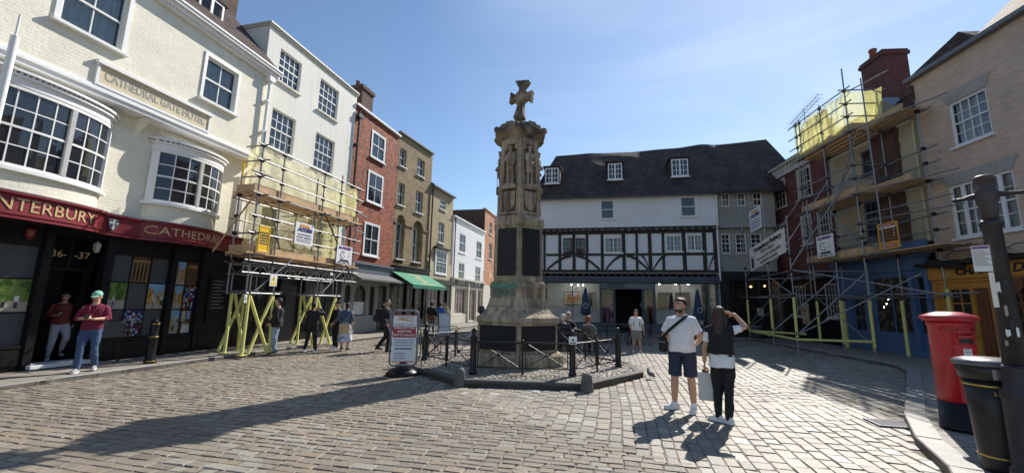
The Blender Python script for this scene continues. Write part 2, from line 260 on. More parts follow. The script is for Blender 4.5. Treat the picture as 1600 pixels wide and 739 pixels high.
# granite setts: tone of each stone comes from a per-stone attribute
def settmat(name, lo, hi, rough, tint=(1, 1, 1)):
    m, n, b, L = newmat(name)
    at = n.nodes.new('ShaderNodeAttribute'); at.attribute_name = 'tone'
    cr = n.nodes.new('ShaderNodeValToRGB'); e = cr.color_ramp.elements
    e[0].position = 0; e[0].color = (*lo, 1); e[1].position = 1; e[1].color = (*hi, 1)
    for p, c in ((.3, (.235, .198, .155)), (.5, (.275, .24, .19)), (.62, (.30, .24, .175)), (.8, (.32, .295, .245))):
        q = e.new(p); q.color = (*c, 1)
    L(at.outputs['Fac'], cr.inputs[0])
    t = n.nodes.new('ShaderNodeTexCoord'); z = n.nodes.new('ShaderNodeTexNoise'); z.inputs['Scale'].default_value = 45; z.inputs['Detail'].default_value = 6; L(t.outputs['Object'], z.inputs['Vector'])
    zl = n.nodes.new('ShaderNodeTexNoise'); zl.inputs['Scale'].default_value = .45; zl.inputs['Detail'].default_value = 6; L(t.outputs['Object'], zl.inputs['Vector'])
    ad = n.nodes.new('ShaderNodeMath'); ad.operation = 'MULTIPLY'; 
    r = n.nodes.new('ShaderNodeMapRange'); r.inputs[1].default_value = .25; r.inputs[2].default_value = .75; r.inputs[3].default_value = .75; r.inputs[4].default_value = 1.25; L(z.outputs['Fac'], r.inputs[0])
    r2 = n.nodes.new('ShaderNodeMapRange'); r2.inputs[1].default_value = .3; r2.inputs[2].default_value = .7; r2.inputs[3].default_value = .8; r2.inputs[4].default_value = 1.15; L(zl.outputs['Fac'], r2.inputs[0])
    L(r.outputs[0], ad.inputs[0]); L(r2.outputs[0], ad.inputs[1])
    ti = n.nodes.new('ShaderNodeVectorMath'); ti.operation = 'MULTIPLY'; ti.inputs[1].default_value = tint; L(cr.outputs[0], ti.inputs[0])
    x = n.nodes.new('ShaderNodeVectorMath'); x.operation = 'SCALE'; L(ti.outputs[0], x.inputs[0]); L(ad.outputs[0], x.inputs['Scale']); L(x.outputs[0], b.inputs['Base Color'])
    rr = n.nodes.new('ShaderNodeMapRange'); rr.inputs[3].default_value = rough-.1; rr.inputs[4].default_value = rough+.15; L(z.outputs['Fac'], rr.inputs[0]); L(rr.outputs[0], b.inputs['Roughness'])
    z3 = n.nodes.new('ShaderNodeTexNoise'); z3.inputs['Scale'].default_value = 22; z3.inputs['Detail'].default_value = 5; L(t.outputs['Object'], z3.inputs['Vector'])
    bp = n.nodes.new('ShaderNodeBump'); bp.inputs['Strength'].default_value = .5; bp.inputs['Distance'].default_value = .012; L(z3.outputs['Fac'], bp.inputs['Height']); L(bp.outputs[0], b.inputs['Normal'])
    return m
settmat('setts', (.17, .145, .12), (.37, .34, .285), .66, (.80, .80, .80))
settmat('setts_pale', (.20, .18, .155), (.40, .38, .33), .56, (.95, 1.0, 1.06))  # paler, cooler tint puts the sun's gloss on the right-hand setts into the colour
mk('sett_joint', (.175, .148, .115), .9, .35, 5, .5, 40)
# paving slabs
m = brick('paving', (.29, .265, .225), (.25, .23, .195), (.10, .09, .075), .6, .45, .012, .35, .7, var=.2)
for nd in list(m.node_tree.nodes):     # slabs lie flat: use x,y instead of x,z
    if nd.type == 'COMBXYZ':
        sp = [q for q in m.node_tree.nodes if q.type == 'SEPXYZ'][0]
        m.node_tree.links.new(sp.outputs[0], nd.inputs[0]); m.node_tree.links.new(sp.outputs[1], nd.inputs[1])

# ------------------------------------------------------------------ mesh helpers
class MB:
    def __init__(s): s.v = []; s.f = []; s.sm = []
    def add(s, vs, fs, smooth=False):
        o = len(s.v); s.v += [tuple(q) for q in vs]; s.f += [tuple(i+o for i in f) for f in fs]; s.sm += [smooth]*len(fs); return s
    def box(s, x0, x1, y0, y1, z0, z1):
        return s.add([(x0, y0, z0), (x1, y0, z0), (x1, y1, z0), (x0, y1, z0), (x0, y0, z1), (x1, y0, z1), (x1, y1, z1), (x0, y1, z1)],
                     [(0, 3, 2, 1), (4, 5, 6, 7), (0, 1, 5, 4), (1, 2, 6, 5), (2, 3, 7, 6), (3, 0, 4, 7)])
    def bbox(s, x0, x1, y0, y1, z0, z1, b=.01):      # box with softened edges
        bm = bmesh.new(); bmesh.ops.create_cube(bm, size=1)
        for q in bm.verts: q.co = Vector(((x0+x1)/2+q.co.x*(x1-x0), (y0+y1)/2+q.co.y*(y1-y0), (z0+z1)/2+q.co.z*(z1-z0)))
        bmesh.ops.bevel(bm, geom=bm.edges[:], offset=b, segments=2, affect='EDGES', profile=.5)
        bm.verts.index_update(); s.add([q.co[:] for q in bm.verts], [[q.index for q in f.verts] for f in bm.faces]); bm.free(); return s
    def prism(s, poly, y0, y1, axis='y'):            # polygon in x,z pushed along y (or in x,y along z)
        n = len(poly)
        if axis == 'y': vs = [(a, y0, b) for a, b in poly]+[(a, y1, b) for a, b in poly]
        elif axis == 'z': vs = [(a, b, y0) for a, b in poly]+[(a, b, y1) for a, b in poly]
        else: vs = [(y0, a, b) for a, b in poly]+[(y1, a, b) for a, b in poly]
        return s.add(vs, [tuple(range(n))[::-1], tuple(range(n, 2*n))]+[(i, (i+1) % n, n+(i+1) % n, n+i) for i in range(n)])
    def quad(s, a, b, c, d): return s.add([a, b, c, d], [(0, 1, 2, 3)])
    def tube(s, p, q, r, n=8, r2=None, cap=True):
        p, q = Vector(p), Vector(q); d = (q-p).normalized(); a = d.orthogonal().normalized(); c = d.cross(a); r2 = r if r2 is None else r2
        vs = [p+(a*math.cos(2*math.pi*i/n)+c*math.sin(2*math.pi*i/n))*r for i in range(n)]+[q+(a*math.cos(2*math.pi*i/n)+c*math.sin(2*math.pi*i/n))*r2 for i in range(n)]
        fs = [(i, (i+1) % n, n+(i+1) % n, n+i) for i in range(n)]
        s.add(vs, fs, True)
        if cap: s.add(vs, [tuple(range(n))[::-1], tuple(range(n, 2*n))])
        return s
    def path(s, pts, r, n=6):
        for a, b in zip(pts, pts[1:]): s.tube(a, b, r, n)
        return s
    def lathe(s, prof, c=(0, 0, 0), n=24, sx=1, sy=1, rot=0, smooth=True, a0=0):
        vs = []; 
        for r, z in prof:
            for i in range(n):
                a = 2*math.pi*i/n+rot; vs.append((c[0]+r*sx*math.cos(a), c[1]+r*sy*math.sin(a), c[2]+z))
        fs = []
        for k in range(len(prof)-1):
            for i in range(n): fs.append((k*n+i, k*n+(i+1) % n, (k+1)*n+(i+1) % n, (k+1)*n+i))
        fs += [tuple(range(n))[::-1], tuple(range((len(prof)-1)*n, len(prof)*n))]
        return s.add(vs, fs, smooth)
    def ball(s, c, rx, ry=None, rz=None, nu=14, nv=10, M3=None):
        ry = ry or rx; rz = rz or rx; vs = []; c = Vector(c)
        for j in range(nv+1):
            t = math.pi*j/nv
            for i in range(nu):
                a = 2*math.pi*i/nu; q = Vector((rx*math.sin(t)*math.cos(a), ry*math.sin(t)*math.sin(a), rz*math.cos(t)))
                if M3: q = M3 @ q
                vs.append(c+q)
        return s.add(vs, [(j*nu+i, (j+1)*nu+i, (j+1)*nu+(i+1) % nu, j*nu+(i+1) % nu) for j in range(nv) for i in range(nu)], True)
    def build(s, name, mat, parent=None, loc=None):
        me = bpy.data.meshes.new(name); me.from_pydata(s.v, [], s.f); me.validate(verbose=False)
        if len(me.polygons) == len(s.sm): me.polygons.foreach_set('use_smooth', s.sm)
        me.materials.append(M[mat] if isinstance(mat, str) else mat)
        o = bpy.data.objects.new(name, me); S.collection.objects.link(o)
        if parent: o.parent = parent
        if loc: o.location = loc
        return o
def tag(o, label=None, cat=None, group=None, kind=None):
    if label: o['label'] = label
    if cat: o['category'] = cat
    if group: o['group'] = group
    if kind: o['kind'] = kind
    return o
def empty(name, loc=(0, 0, 0), rz=0, label=None, cat=None, group=None):
    o = bpy.data.objects.new(name, None); S.collection.objects.link(o); o.location = loc; o.rotation_euler = (0, 0, rz); o.empty_display_size = .2
    return tag(o, label, cat, group)
def copy_tree(o, parent=None):
    c = o.copy(); S.collection.objects.link(c); c.parent = parent
    for ch in list(o.children): copy_tree(ch, c)
    return c
def textmesh(txt, size, ext=.004, align='CENTER', bold=0.0, spacing=1.0, shear=0.0):
    cu = bpy.data.curves.new('t', 'FONT'); cu.body = txt; cu.size = size; cu.extrude = ext; cu.align_x = align; cu.align_y = 'CENTER'; cu.offset = bold; cu.space_character = spacing; cu.shear = shear; cu.resolution_u = 3
    o = bpy.data.objects.new('t', cu); S.collection.objects.link(o)
    dg = bpy.context.evaluated_depsgraph_get(); dg.update()
    me = bpy.data.meshes.new_from_object(o.evaluated_get(dg)); bpy.data.objects.remove(o); bpy.data.curves.remove(cu)
    return me
def text(txt, size, mat, parent, x, y, z, width=None, name='lettering', bold=0.0, spacing=1.0, shear=0.0, bend=None, align='CENTER', slope=0.0):
    """lettering standing in the local x-z plane and facing -y"""
    me = textmesh(txt, size, .004, align, bold, spacing, shear)
    xs = [v.co.x for v in me.vertices]
    k = 1.0
    if width and xs: k = width/(max(xs)-min(xs))
    for v in me.vertices:
        X, Z, Y = v.co.x*k, v.co.y, v.co.z
        px, py, pz = x+X, y-Y, z+Z+slope*X
        if bend: px, py = bend(px, py)
        v.co = (px, py, pz)
    me.materials.clear(); me.materials.append(M[mat])
    o = bpy.data.objects.new(name, me); S.collection.objects.link(o); o.parent = parent
    return o

# ------------------------------------------------------------------ building helpers (local frame: x along wall, y into the building, z up)
def wall(mb, u0, u1, z0, z1, holes, depth=.14, y=0.0):
    us = sorted({u0, u1, *[h[0] for h in holes], *[h[1] for h in holes]}); zs = sorted({z0, z1, *[h[2] for h in holes], *[h[3] for h in holes]})
    us = [q for q in us if u0-1e-6 <= q <= u1+1e-6]; zs = [q for q in zs if z0-1e-6 <= q <= z1+1e-6]
    for a, b in zip(us, us[1:]):
        for c, d in zip(zs, zs[1:]):
            mu, mz = (a+b)/2, (c+d)/2
            if any(h[0] < mu < h[1] and h[2] < mz < h[3] for h in holes): continue
            mb.quad((a, y, c), (b, y, c), (b, y, d), (a, y, d))
    for h in holes:
        a, b, c, d = h[:4]; Y = y+depth
        arch = len(h) > 4 and h[4]
        mb.quad((a, y, c), (a, y, d if not arch else d-(b-a)/2), (a, Y, d if not arch else d-(b-a)/2), (a, Y, c)); mb.quad((b, y, c), (b, Y, c), (b, Y, d if not arch else d-(b-a)/2), (b, y, d if not arch else d-(b-a)/2))
        mb.quad((a, y, c), (a, Y, c), (b, Y, c), (b, y, c))
        if not arch: mb.quad((a, y, d), (b, y, d), (b, Y, d), (a, Y, d))
        else:
            r = (b-a)/2; cx = (a+b)/2; cz = d-r; n = 12
            P = [(cx-r*math.cos(math.pi*i/n), cz+r*math.sin(math.pi*i/n)) for i in range(n+1)]
            for (xa, za), (xb, zb) in zip(P, P[1:]):
                mb.quad((xa, y, za), (xb, y, zb), (xb, y, d), (xa, y, d)); mb.quad((xa, y, za), (xa, Y, za), (xb, Y, zb), (xb, y, zb))
def shell(mb, u0, u1, z0, z1, D, y=0.0):
    """sides, back and top of a block whose front is a wall()"""
    mb.quad((u0, y, z0), (u0, y, z1), (u0, y+D, z1), (u0, y+D, z0)); mb.quad((u1, y, z0), (u1, y+D, z0), (u1, y+D, z1), (u1, y, z1))
    mb.quad((u0, y+D, z0), (u0, y+D, z1), (u1, y+D, z1), (u1, y+D, z0)); mb.quad((u0, y, z1), (u1, y, z1), (u1, y+D, z1), (u0, y+D, z1))
def window(root, r, cols=2, rows=2, y=0.07, frame='white_paint', fw=.055, bar=.022, sill=.06, sash=True, surround=0.0, cur=None, glass='glass_dark', label=None, face=0.0, sillmat=None, mull=()):
    u0, u1, z0, z1 = r[:4]; f = MB(); Y0, Y1 = face+y, face+y+.05
    f.box(u0, u0+fw, Y0, Y1, z0, z1); f.box(u1-fw, u1, Y0, Y1, z0, z1); f.box(u0+fw, u1-fw, Y0, Y1, z0, z0+fw*1.2); f.box(u0+fw, u1-fw, Y0, Y1, z1-fw, z1)
    a, b, c, d = u0+fw, u1-fw, z0+fw*1.2, z1-fw
    if sash: zm = (c+d)/2; f.box(a, b, Y0-.012, Y1-.012, zm-.022, zm+.022)
    for i in range(1, cols):
        x = a+(b-a)*i/cols; f.box(x-bar/2, x+bar/2, Y0+.012, Y1-.01, c, d)
    for xx in mull:
        x = a+(b-a)*xx; f.box(x-fw*.7, x+fw*.7, Y0-.01, Y1+.004, c, d)
    for j in range(1, rows):
        z = c+(d-c)*j/rows
        if sash and abs(z-(c+d)/2) < .03: continue
        f.box(a, b, Y0+.014, Y1-.012, z-bar/2, z+bar/2)
    if surround:
        s = surround; Z0, Z1 = face-.03, face+y-.002
        f.box(u0-s, u0-.002, Z0, Z1, z0, z1+s); f.box(u1+.002, u1+s, Z0, Z1, z0, z1+s); f.box(u0-.002, u1+.002, Z0+.003, Z1, z1+.002, z1+s-.003)
    w = f.build('window', frame, root)
    if label: w['label'] = label
    g = MB(); k = random.uniform(-.006, .006); g.quad((a, Y1-.015+k, c), (b, Y1-.015-k, c), (b, Y1-.015-k, d), (a, Y1-.015+k, d)); g.build('pane', 'glass_clear' if cur else glass, w)
    if cur:
        m = MB(); n = 40; ph = random.random()*6
        X = [a+(b-a)*i/n for i in range(n+1)]
        split = cur == 'split'
        for i in range(n):
            t = (i+.5)/n
            if split and .38 < t < .62: continue
            ya, yb = [Y1+.07+.025*math.sin(ph+k_*1.35)+.01*math.sin(k_*3.1) for k_ in (i, i+1)]
            m.quad((X[i], ya, c), (X[i+1], yb, c), (X[i+1], yb, d), (X[i], ya, d))
        m.build('curtain', 'net_blue' if cur == 'blue' else 'curtain', w)
    if sill:
        s = MB(); e = sill if sill > .02 else .02
        s.box(u0-.07-surround*.6, u1+.07+surround*.6, face-.09-surround*.3, face+y+.01, z0-.07, z0-.003); s.build('sill', sillmat or frame, w)
    return w
def grow(r, k): return (r[0]-k, r[1]+k, r[2]-k, r[3]+k)
# ================================================================== GROUND
def poly_contains(P, x, y):
    c = False; j = len(P)-1
    for i in range(len(P)):
        if (P[i][1] > y) != (P[j][1] > y) and x < (P[j][0]-P[i][0])*(y-P[i][1])/(P[j][1]-P[i][1])+P[i][0]: c = not c
        j = i
    return c
g = MB(); g.quad((-400, -300, -.0095), (400, -300, -.0095), (400, 600, -.0095), (-400, 600, -.0095)); tag(g.build('ground', 'sett_joint'), kind='structure')
ISL = [(-1.0, 8.3), (1.5, 8.1), (3.05, 9.7), (3.2, 11.2), (1.8, 13.2), (-1.2, 13.2), (-2.9, 11.2), (-2.35, 9.95)]
KL = [(-9.6, 2.0), (-8.55, 7.1), (-7.85, 10.3), (-7.2, 13.2), (-6.15, 17.2), (-4.75, 22.0), (-2.9, 27.2), (-1.8, 31.0), (.2, 38.5), (3, 50)]     # left kerb
KR = [(2.2, 1.9), (3.5, 3.35), (4.35, 4.35), (4.95, 5.3), (5.9, 6.45), (8.0, 8.6), (10.2, 10.9), (11.0, 12.1), (11.25, 13.6), (11.5, 16.5), (12.0, 19.4), (12.2, 20.9), (10.4, 21.9), (2.0, 23.6), (-1, 24.5)]
LEFTP = [(-30, 1.5)]+KL+[(3, 60), (-30, 60)]
RIGHTP = KR+[(-1, 60), (60, 60), (60, 1.0), (2.2, 1.0)]
def setts(name, region, angle, rowp, lmin, lmax, bounds, z=0.0, gap=.014, seed=1, amp=.006, mat='setts'):
    rnd = random.Random(seed); a = R_(angle); e = Vector((math.sin(a), math.cos(a))); f = Vector((-e.y, e.x))
    x0, x1, y0, y1 = bounds; cs = [Vector((x, y)) for x in (x0, x1) for y in (y0, y1)]
    s0, s1 = min(c.dot(e) for c in cs), max(c.dot(e) for c in cs); t0, t1 = min(c.dot(f) for c in cs), max(c.dot(f) for c in cs)
    V, Fs, tone = [], [], []
    t = t0
    while t < t1:
        rw = rowp*rnd.uniform(.82, 1.2); s = s0+rnd.random()*lmax
        while s < s1:
            l = rnd.uniform(lmin, lmax); c = e*(s+l/2)+f*(t+rw/2)
            c = c+Vector((noise.noise(Vector((c.x*.35, c.y*.35, 3))), noise.noise(Vector((c.x*.35, c.y*.35, 9)))))*.10
            if x0 < c.x < x1 and y0 < c.y < y1 and region(c.x, c.y):
                k = len(V); h = z+rnd.uniform(-amp, amp)+.010*noise.noise(Vector((c.x*.6, c.y*.6, 0))); tx, ty = rnd.uniform(-.014, .014), rnd.uniform(-.014, .014); rot = rnd.uniform(-.035, .035)
                e2 = e*math.cos(rot)+f*math.sin(rot); f2 = f*math.cos(rot)-e*math.sin(rot)
                hl, hw = l/2-gap/2, rw/2-gap/2; b = min(.009, hw*.3)
                for (hl_, hw_, dz) in ((hl, hw, -.034), (hl-.002, hw-.002, -.012), (hl-b, hw-b, 0)):
                    for sx, sy in ((-1, -1), (1, -1), (1, 1), (-1, 1)):
                        j = rnd.uniform(-.009, .009)
                        q = c+e2*(sx*hl_+j)+f2*(sy*hw_+j); V.append((q.x, q.y, h+dz+tx*sx*hl*1+ty*sy*hw*1))
                for r in (0, 4):
                    for i in range(4): Fs.append((k+r+i, k+r+(i+1) % 4, k+r+4+(i+1) % 4, k+r+4+i))
                Fs.append((k+8, k+9, k+10, k+11)); tone += [min(1, max(0, rnd.gauss(.54, .17)))]*9
            s += l
        t += rw
    me = bpy.data.meshes.new(name); me.from_pydata(V, [], Fs); at = me.attributes.new('tone', 'FLOAT', 'FACE'); at.data.foreach_set('value', tone)
    me.materials.append(M[mat]); o = bpy.data.objects.new(name, me); S.collection.objects.link(o); tag(o, kind='structure'); return o
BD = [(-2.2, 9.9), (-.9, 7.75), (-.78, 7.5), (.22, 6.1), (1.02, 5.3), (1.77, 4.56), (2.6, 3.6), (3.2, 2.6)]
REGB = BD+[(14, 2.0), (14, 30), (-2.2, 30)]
road = lambda x, y: not poly_contains(ISL, x, y) and not poly_contains(LEFTP, x, y) and not poly_contains(RIGHTP, x, y)
setts('road_setts', lambda x, y: road(x, y) and not poly_contains(REGB, x, y), 103, .122, .15, .28, (-9.5, 4, 1.6, 34), seed=2, amp=.005, gap=.010)
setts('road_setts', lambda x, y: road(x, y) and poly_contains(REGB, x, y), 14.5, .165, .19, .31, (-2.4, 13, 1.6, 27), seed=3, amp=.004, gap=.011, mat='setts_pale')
# far street: plain setts continue as one sheet
g = MB(); g.prism([(-4.5, 26), (4, 26), (9, 60), (1.5, 60)], -.03, -.008, axis='z'); tag(g.build('street', 'paving'), kind='structure')
g = MB(); g.prism(LEFTP, -.3, .075, axis='z'); tag(g.build('pavement', 'paving'), kind='structure')
g = MB(); g.prism(RIGHTP, -.3, .095, axis='z'); tag(g.build('pavement', 'paving'), kind='structure')
g = MB(); g.prism(ISL, -.3, .085, axis='z'); tag(g.build('island', 'sett_joint'), kind='structure')
def inset(P, d):
    n = len(P); out = []
    for i in range(n):
        a, b, c = Vector(P[i-1]), Vector(P[i]), Vector(P[(i+1) % n]); n1 = Vector((-(b-a).y, (b-a).x)).normalized(); n2 = Vector((-(c-b).y, (c-b).x)).normalized(); m_ = (n1+n2).normalized(); out.append(tuple(b+m_*d/max(.3, m_.dot(n1))))
    return out
ISI = inset(ISL, .17)
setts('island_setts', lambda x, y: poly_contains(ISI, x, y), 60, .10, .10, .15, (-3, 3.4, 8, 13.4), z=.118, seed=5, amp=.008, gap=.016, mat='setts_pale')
def kerb(P, w, z0, z1, mat, name, lmin=.7, lmax=1.1, closed=False, side=1, seed=4):
    rnd = random.Random(seed); o = MB(); pts = [Vector(p) for p in P]+([Vector(P[0])] if closed else [])
    for a, b in zip(pts, pts[1:]):
        d = (b-a); L_ = d.length; d.normalize(); n_ = Vector((-d.y, d.x))*side; s = 0
        while s < L_-.02:
            l = min(rnd.uniform(lmin, lmax), L_-s); 
            if L_-s-l < .25: l = L_-s
            p, q = a+d*(s+.004), a+d*(s+l-.004); h = z1+rnd.uniform(-.004, .004); e = .012
            v = [(p.x, p.y, z0), (q.x, q.y, z0), (q.x, q.y, h-e), (p.x, p.y, h-e), (p.x+n_.x*e, p.y+n_.y*e, h), (q.x+n_.x*e, q.y+n_.y*e, h), (q.x+n_.x*w, q.y+n_.y*w, h), (p.x+n_.x*w, p.y+n_.y*w, h), (p.x+n_.x*w, p.y+n_.y*w, z0), (q.x+n_.x*w, q.y+n_.y*w, z0)]
            o.add(v, [(0, 1, 2, 3), (3, 2, 5, 4), (4, 5, 6, 7), (7, 6, 9, 8), (1, 9, 6, 5, 2), (0, 3, 4, 7, 8)]); s += l
    return tag(o.build(name, mat), kind='structure')
kerb(KL, .16, -.1, .085, 'granite_kerb', 'kerb', side=1)
kerb(KR, .24, -.1, .112, 'granite_kerb', 'kerb', .6, .95, side=-1)
kerb(ISL, .17, -.1, .135, 'dark_kerb', 'kerb', .9, 1.3, closed=True, side=1)
# ================================================================== LEFT ROW OF BUILDINGS
FH = Face((-9.5, 10.4), 12.0)
FW = Face(FH.pt(3.06), 13.7)
FR = Face(FW.pt(5.28), 15.2)
FB = Face(FR.pt(3.98), 19.3)
FN = Face(FB.pt(3.74), 16.3)
FC = Face(FN.pt(3.52), 14.9)
FO = Face(FC.pt(7.3), 13.0)
def house(name, F, label, cat='building'):
    return empty(name, (F.A.x, F.A.y, 0), F.rz, label, cat)
def R4(F, xl, xr, yt, yb, off=0): return F.rect(xl, xr, yt, yb, off)

# ---------------------------------------------------------------- hotel
hotel = house('hotel_building', FH, 'cream painted brick hotel with two bow windows above a black and maroon shopfront')
JY = -.40
w1 = R4(FH, 97, 203, -58, 62, .4); w1 = (w1[0], w1[1], w1[2], w1[2]+1.42)
w2 = R4(FH, 318, 370, 103, 168, .4); w2 = (w2[0], w2[1], w2[2], w2[2]+1.32)
w0 = (w1[0]-3.1, w1[1]-3.1, w1[2], w1[3])
up = MB(); wall(up, -9, 3.0, 6.12, 9.3, [w0, w1, w2], .12, JY); shell(up, -9, 3.0, 6.12, 9.3, 7.4, JY)
up.quad((-9, JY, 6.12), (3.0, JY, 6.12), (3.0, 0, 6.12), (-9, 0, 6.12))
up.build('upper_wall', 'painted_brick', hotel)
def arcf(u, a, b, P):
    t = (u-a)/(b-a)
    return P*(max(0, 1-(2*t-1)**2))**.62 if 0 < t < 1 else 0.0
B1, B2 = (-4.25, -1.07, .55), (-.10, 1.92, .50)
lo = MB(); wall(lo, -9, 3.0, 3.5, 6.12, [(B1[0]+.05, B1[1]-.05, 3.95, 5.6), (B2[0]+.05, B2[1]-.05, 4.0, 5.55)], .15, 0); shell(lo, -9, 3.0, .1, 6.12, 7, 0); lo.build('middle_wall', 'painted_brick', hotel)
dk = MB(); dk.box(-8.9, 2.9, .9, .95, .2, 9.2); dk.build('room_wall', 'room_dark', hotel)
def strip(mb, fn, a, b, z0, z1, o0, o1, n=24, closed=True):
    """curved band following y=-fn(u), from o0 (inner) to o1 (outer) proud of it"""
    us = [a+(b-a)*i/n for i in range(n+1)]
    def nrm(u):
        e = .01; d = (fn(u+e)-fn(u-e))/(2*e); l = math.hypot(1, d); return (-d/l, 1/l)
    P0, P1 = [], []
    for u in us:
        nx, ny = nrm(min(max(u, a+.03), b-.03)); nx, ny = nx, ny
        P0.append((u+nx*o0, -(fn(u)+ny*o0))); P1.append((u+nx*o1, -(fn(u)+ny*o1)))
    for i in range(n):
        for (A, Bb, za, zb) in ((P1, P1, z0, z1),):
            mb.quad((P1[i][0], P1[i][1], z0), (P1[i+1][0], P1[i+1][1], z0), (P1[i+1][0], P1[i+1][1], z1), (P1[i][0], P1[i][1], z1))
        mb.quad((P0[i][0], P0[i][1], z1), (P0[i+1][0], P0[i+1][1], z1), (P0[i+1][0], P0[i+1][1], z0), (P0[i][0], P0[i][1], z0))
        mb.quad((P1[i][0], P1[i][1], z1), (P1[i+1][0], P1[i+1][1], z1), (P0[i+1][0], P0[i+1][1], z1), (P0[i][0], P0[i][1], z1))
        mb.quad((P1[i][0], P1[i][1], z0), (P0[i][0], P0[i][1], z0), (P0[i+1][0], P0[i+1][1], z0), (P1[i+1][0], P1[i+1][1], z0))
    for k in (0, n):
        mb.quad((P0[k][0], P0[k][1], z0), (P1[k][0], P1[k][1], z0), (P1[k][0], P1[k][1], z1), (P0[k][0], P0[k][1], z1))
def bow(bx, z0, z1, panels, label):
    a, b, P = bx; fn = lambda u: arcf(u, a, b, P)
    A = MB(); strip(A, fn, a, b, 3.52, z0-.05, -.12, 0); ap = A.build('bow_apron', 'painted_brick', hotel)
    f = MB(); strip(f, fn, a, b, z0, z0+.07, -.05, .02); strip(f, fn, a, b, z1-.07, z1, -.05, .02)
    strip(f, fn, a-.03, b+.03, z0-.07, z0-.002, -.06, .09)
    for (pa, pb, cols) in panels:
        for e in (pa, pb):
            strip(f, fn, max(a+.005, e-.045), min(b-.005, e+.045), z0+.07, z1-.07, -.05, .03, 2)
        zm = (z0+z1)/2; strip(f, fn, pa+.045, pb-.045, zm-.022, zm+.022, -.04, .0, 10)
        for i in range(1, cols):
            e = pa+(pb-pa)*i/cols; strip(f, fn, e-.011, e+.011, z0+.07, z1-.07, -.035, -.008, 1)
        for j in (1, 3):
            z = z0+.07+(z1-z0-.14)*j/4; strip(f, fn, pa+.045, pb-.045, z-.011, z+.011, -.035, -.01, 10)
    w = f.build('bow_window', 'white_paint', hotel); w['label'] = label
    g = MB(); strip(g, fn, a+.02, b-.02, z0+.06, z1-.06, -.032, -.024, 22); g.build('pane', 'glass_dark', w)
    c = MB(); strip(c, fn, a, b, z1+.002, z1+.16, -.05, .03); strip(c, fn, a-.02, b+.02, z1+.16, z1+.2, -.05, .09)
    n = int((b-a)/.085)
    for i in range(n): e = a+.05+(b-a-.1)*i/(n-1); strip(c, fn, e-.018, e+.018, z1+.2, z1+.24, .0, .085, 1)
    strip(c, fn, a-.02, b+.02, z1+.24, z1+.29, -.05, .13); c.build('dentil_cornice', 'white_paint', w)
    t = MB(); n = 20; us = [a+(b-a)*i/n for i in range(n+1)]
    for u, v in zip(us, us[1:]):
        t.quad((u, 0.02, z1+.29), (v, 0.02, z1+.29), (v, -fn(v)-.06, z1+.285), (u, -fn(u)-.06, z1+.285))
        t.quad((u, -fn(u)*.8-.02, z1+.29), (v, -fn(v)*.8-.02, z1+.29), (v, 0, 6.1), (u, 0, 6.1))
    t.build('bow_head', 'painted_brick', w)
bow(B1, 3.98, 5.58, [(-4.2, -3.25, 3), (-3.25, -2.06, 4), (-2.06, -1.12, 3)], 'wide bow window with four-pane-wide middle sash')
bow(B2, 4.03, 5.45, [(-.05, .9, 3), (.9, 1.87, 3)], 'smaller bow window of two curved sashes')
c = MB(); c.box(-9, 3.06, JY-.05, JY-.002, 6.06, 6.16); c.box(-9, 3.08, JY-.09, JY-.002, 6.161, 6.22); c.box(-9, 3.06, JY-.04, JY-.002, 6.221, 6.29); c.box(-9, 3.0, JY, -.002, 6.06, 6.117)
c.build('jetty_cornice', 'lead' if False else 'white_paint', hotel)
c = MB(); c.box(-9, 3.1, JY-.12, JY-.002, 9.12, 9.2); c.box(-9, 3.12, JY-.2, JY-.002, 9.201, 9.3); c.box(-9, 3.14, JY-.28, JY+.3, 9.301, 9.37); c.tube((-9, JY-.26, 9.40), (3.16, JY-.26, 9.40), .055); c.build('gutter', 'white_paint', hotel)
r0 = MB(); th = [(JY-.3, 9.42), (3.2, 13.6), (6.9, 9.42)]
r0.prism([(y, z) for y, z in th], -9, 2.98, axis='x'); rf = r0.build('roof', 'roof_tile', hotel)
# dormer
d = R4(FH, 312, 353, -12, 42, .0)
dr = MB(); dr.box(d[0]-.05, d[1]+.05, .13, 1.9, 9.5, 10.75); dr.box(d[0]-.12, d[1]+.12, .02, 1.9, 10.751, 10.83); dw = dr.build('dormer', 'roof_tile', rf)
window(hotel, (d[0], d[1], 9.58, 10.72), 2, 2, y=.0, face=.05, sash=False, mull=(.5,), cur='blue', sill=.05)
ch = MB(); u_, z_ = FH.hit(362, 0, -2); ch.box(u_-.5, u_+.45, 2.2, 3.4, 11, 14.2); ch.box(u_-.56, u_+.51, 2.14, 3.46, 14.201, 14.4); ch.build('chimney', 'dark_brick', rf)
for r, cu in ((w1, 'blue'), (w2, 'blue'), (w0, 'blue')):
    window(hotel, r, 2, 2, y=.05, face=JY, fw=.06, surround=.09, cur=cu, sill=.08)
# painted name board
s_ = MB(); sx0, sx1, sz0, sz1 = -1.80, 1.0, 6.30, 6.86
s_.box(sx0+.06, sx1-.06, JY-.03, JY-.003, sz0+.06, sz1-.06); sb = s_.build('name_board', 'sign_cream', hotel)
s_ = MB(); s_.box(sx0, sx1, JY-.06, JY-.003, sz0, sz0+.058); s_.box(sx0-.03, sx1+.03, JY-.10, JY-.003, sz1-.058, sz1+.02); s_.box(sx0, sx0+.058, JY-.055, JY-.003, sz0+.06, sz1-.06); s_.box(sx1-.058, sx1, JY-.055, JY-.003, sz0+.06, sz1-.06); s_.build('board_frame', 'white_paint', sb)
text('CATHEDRAL GATE HOTEL', .30, 'sign_grey', sb, (sx0+sx1)/2, JY-.032, (sz0+sz1)/2, width=2.46, bold=.006)
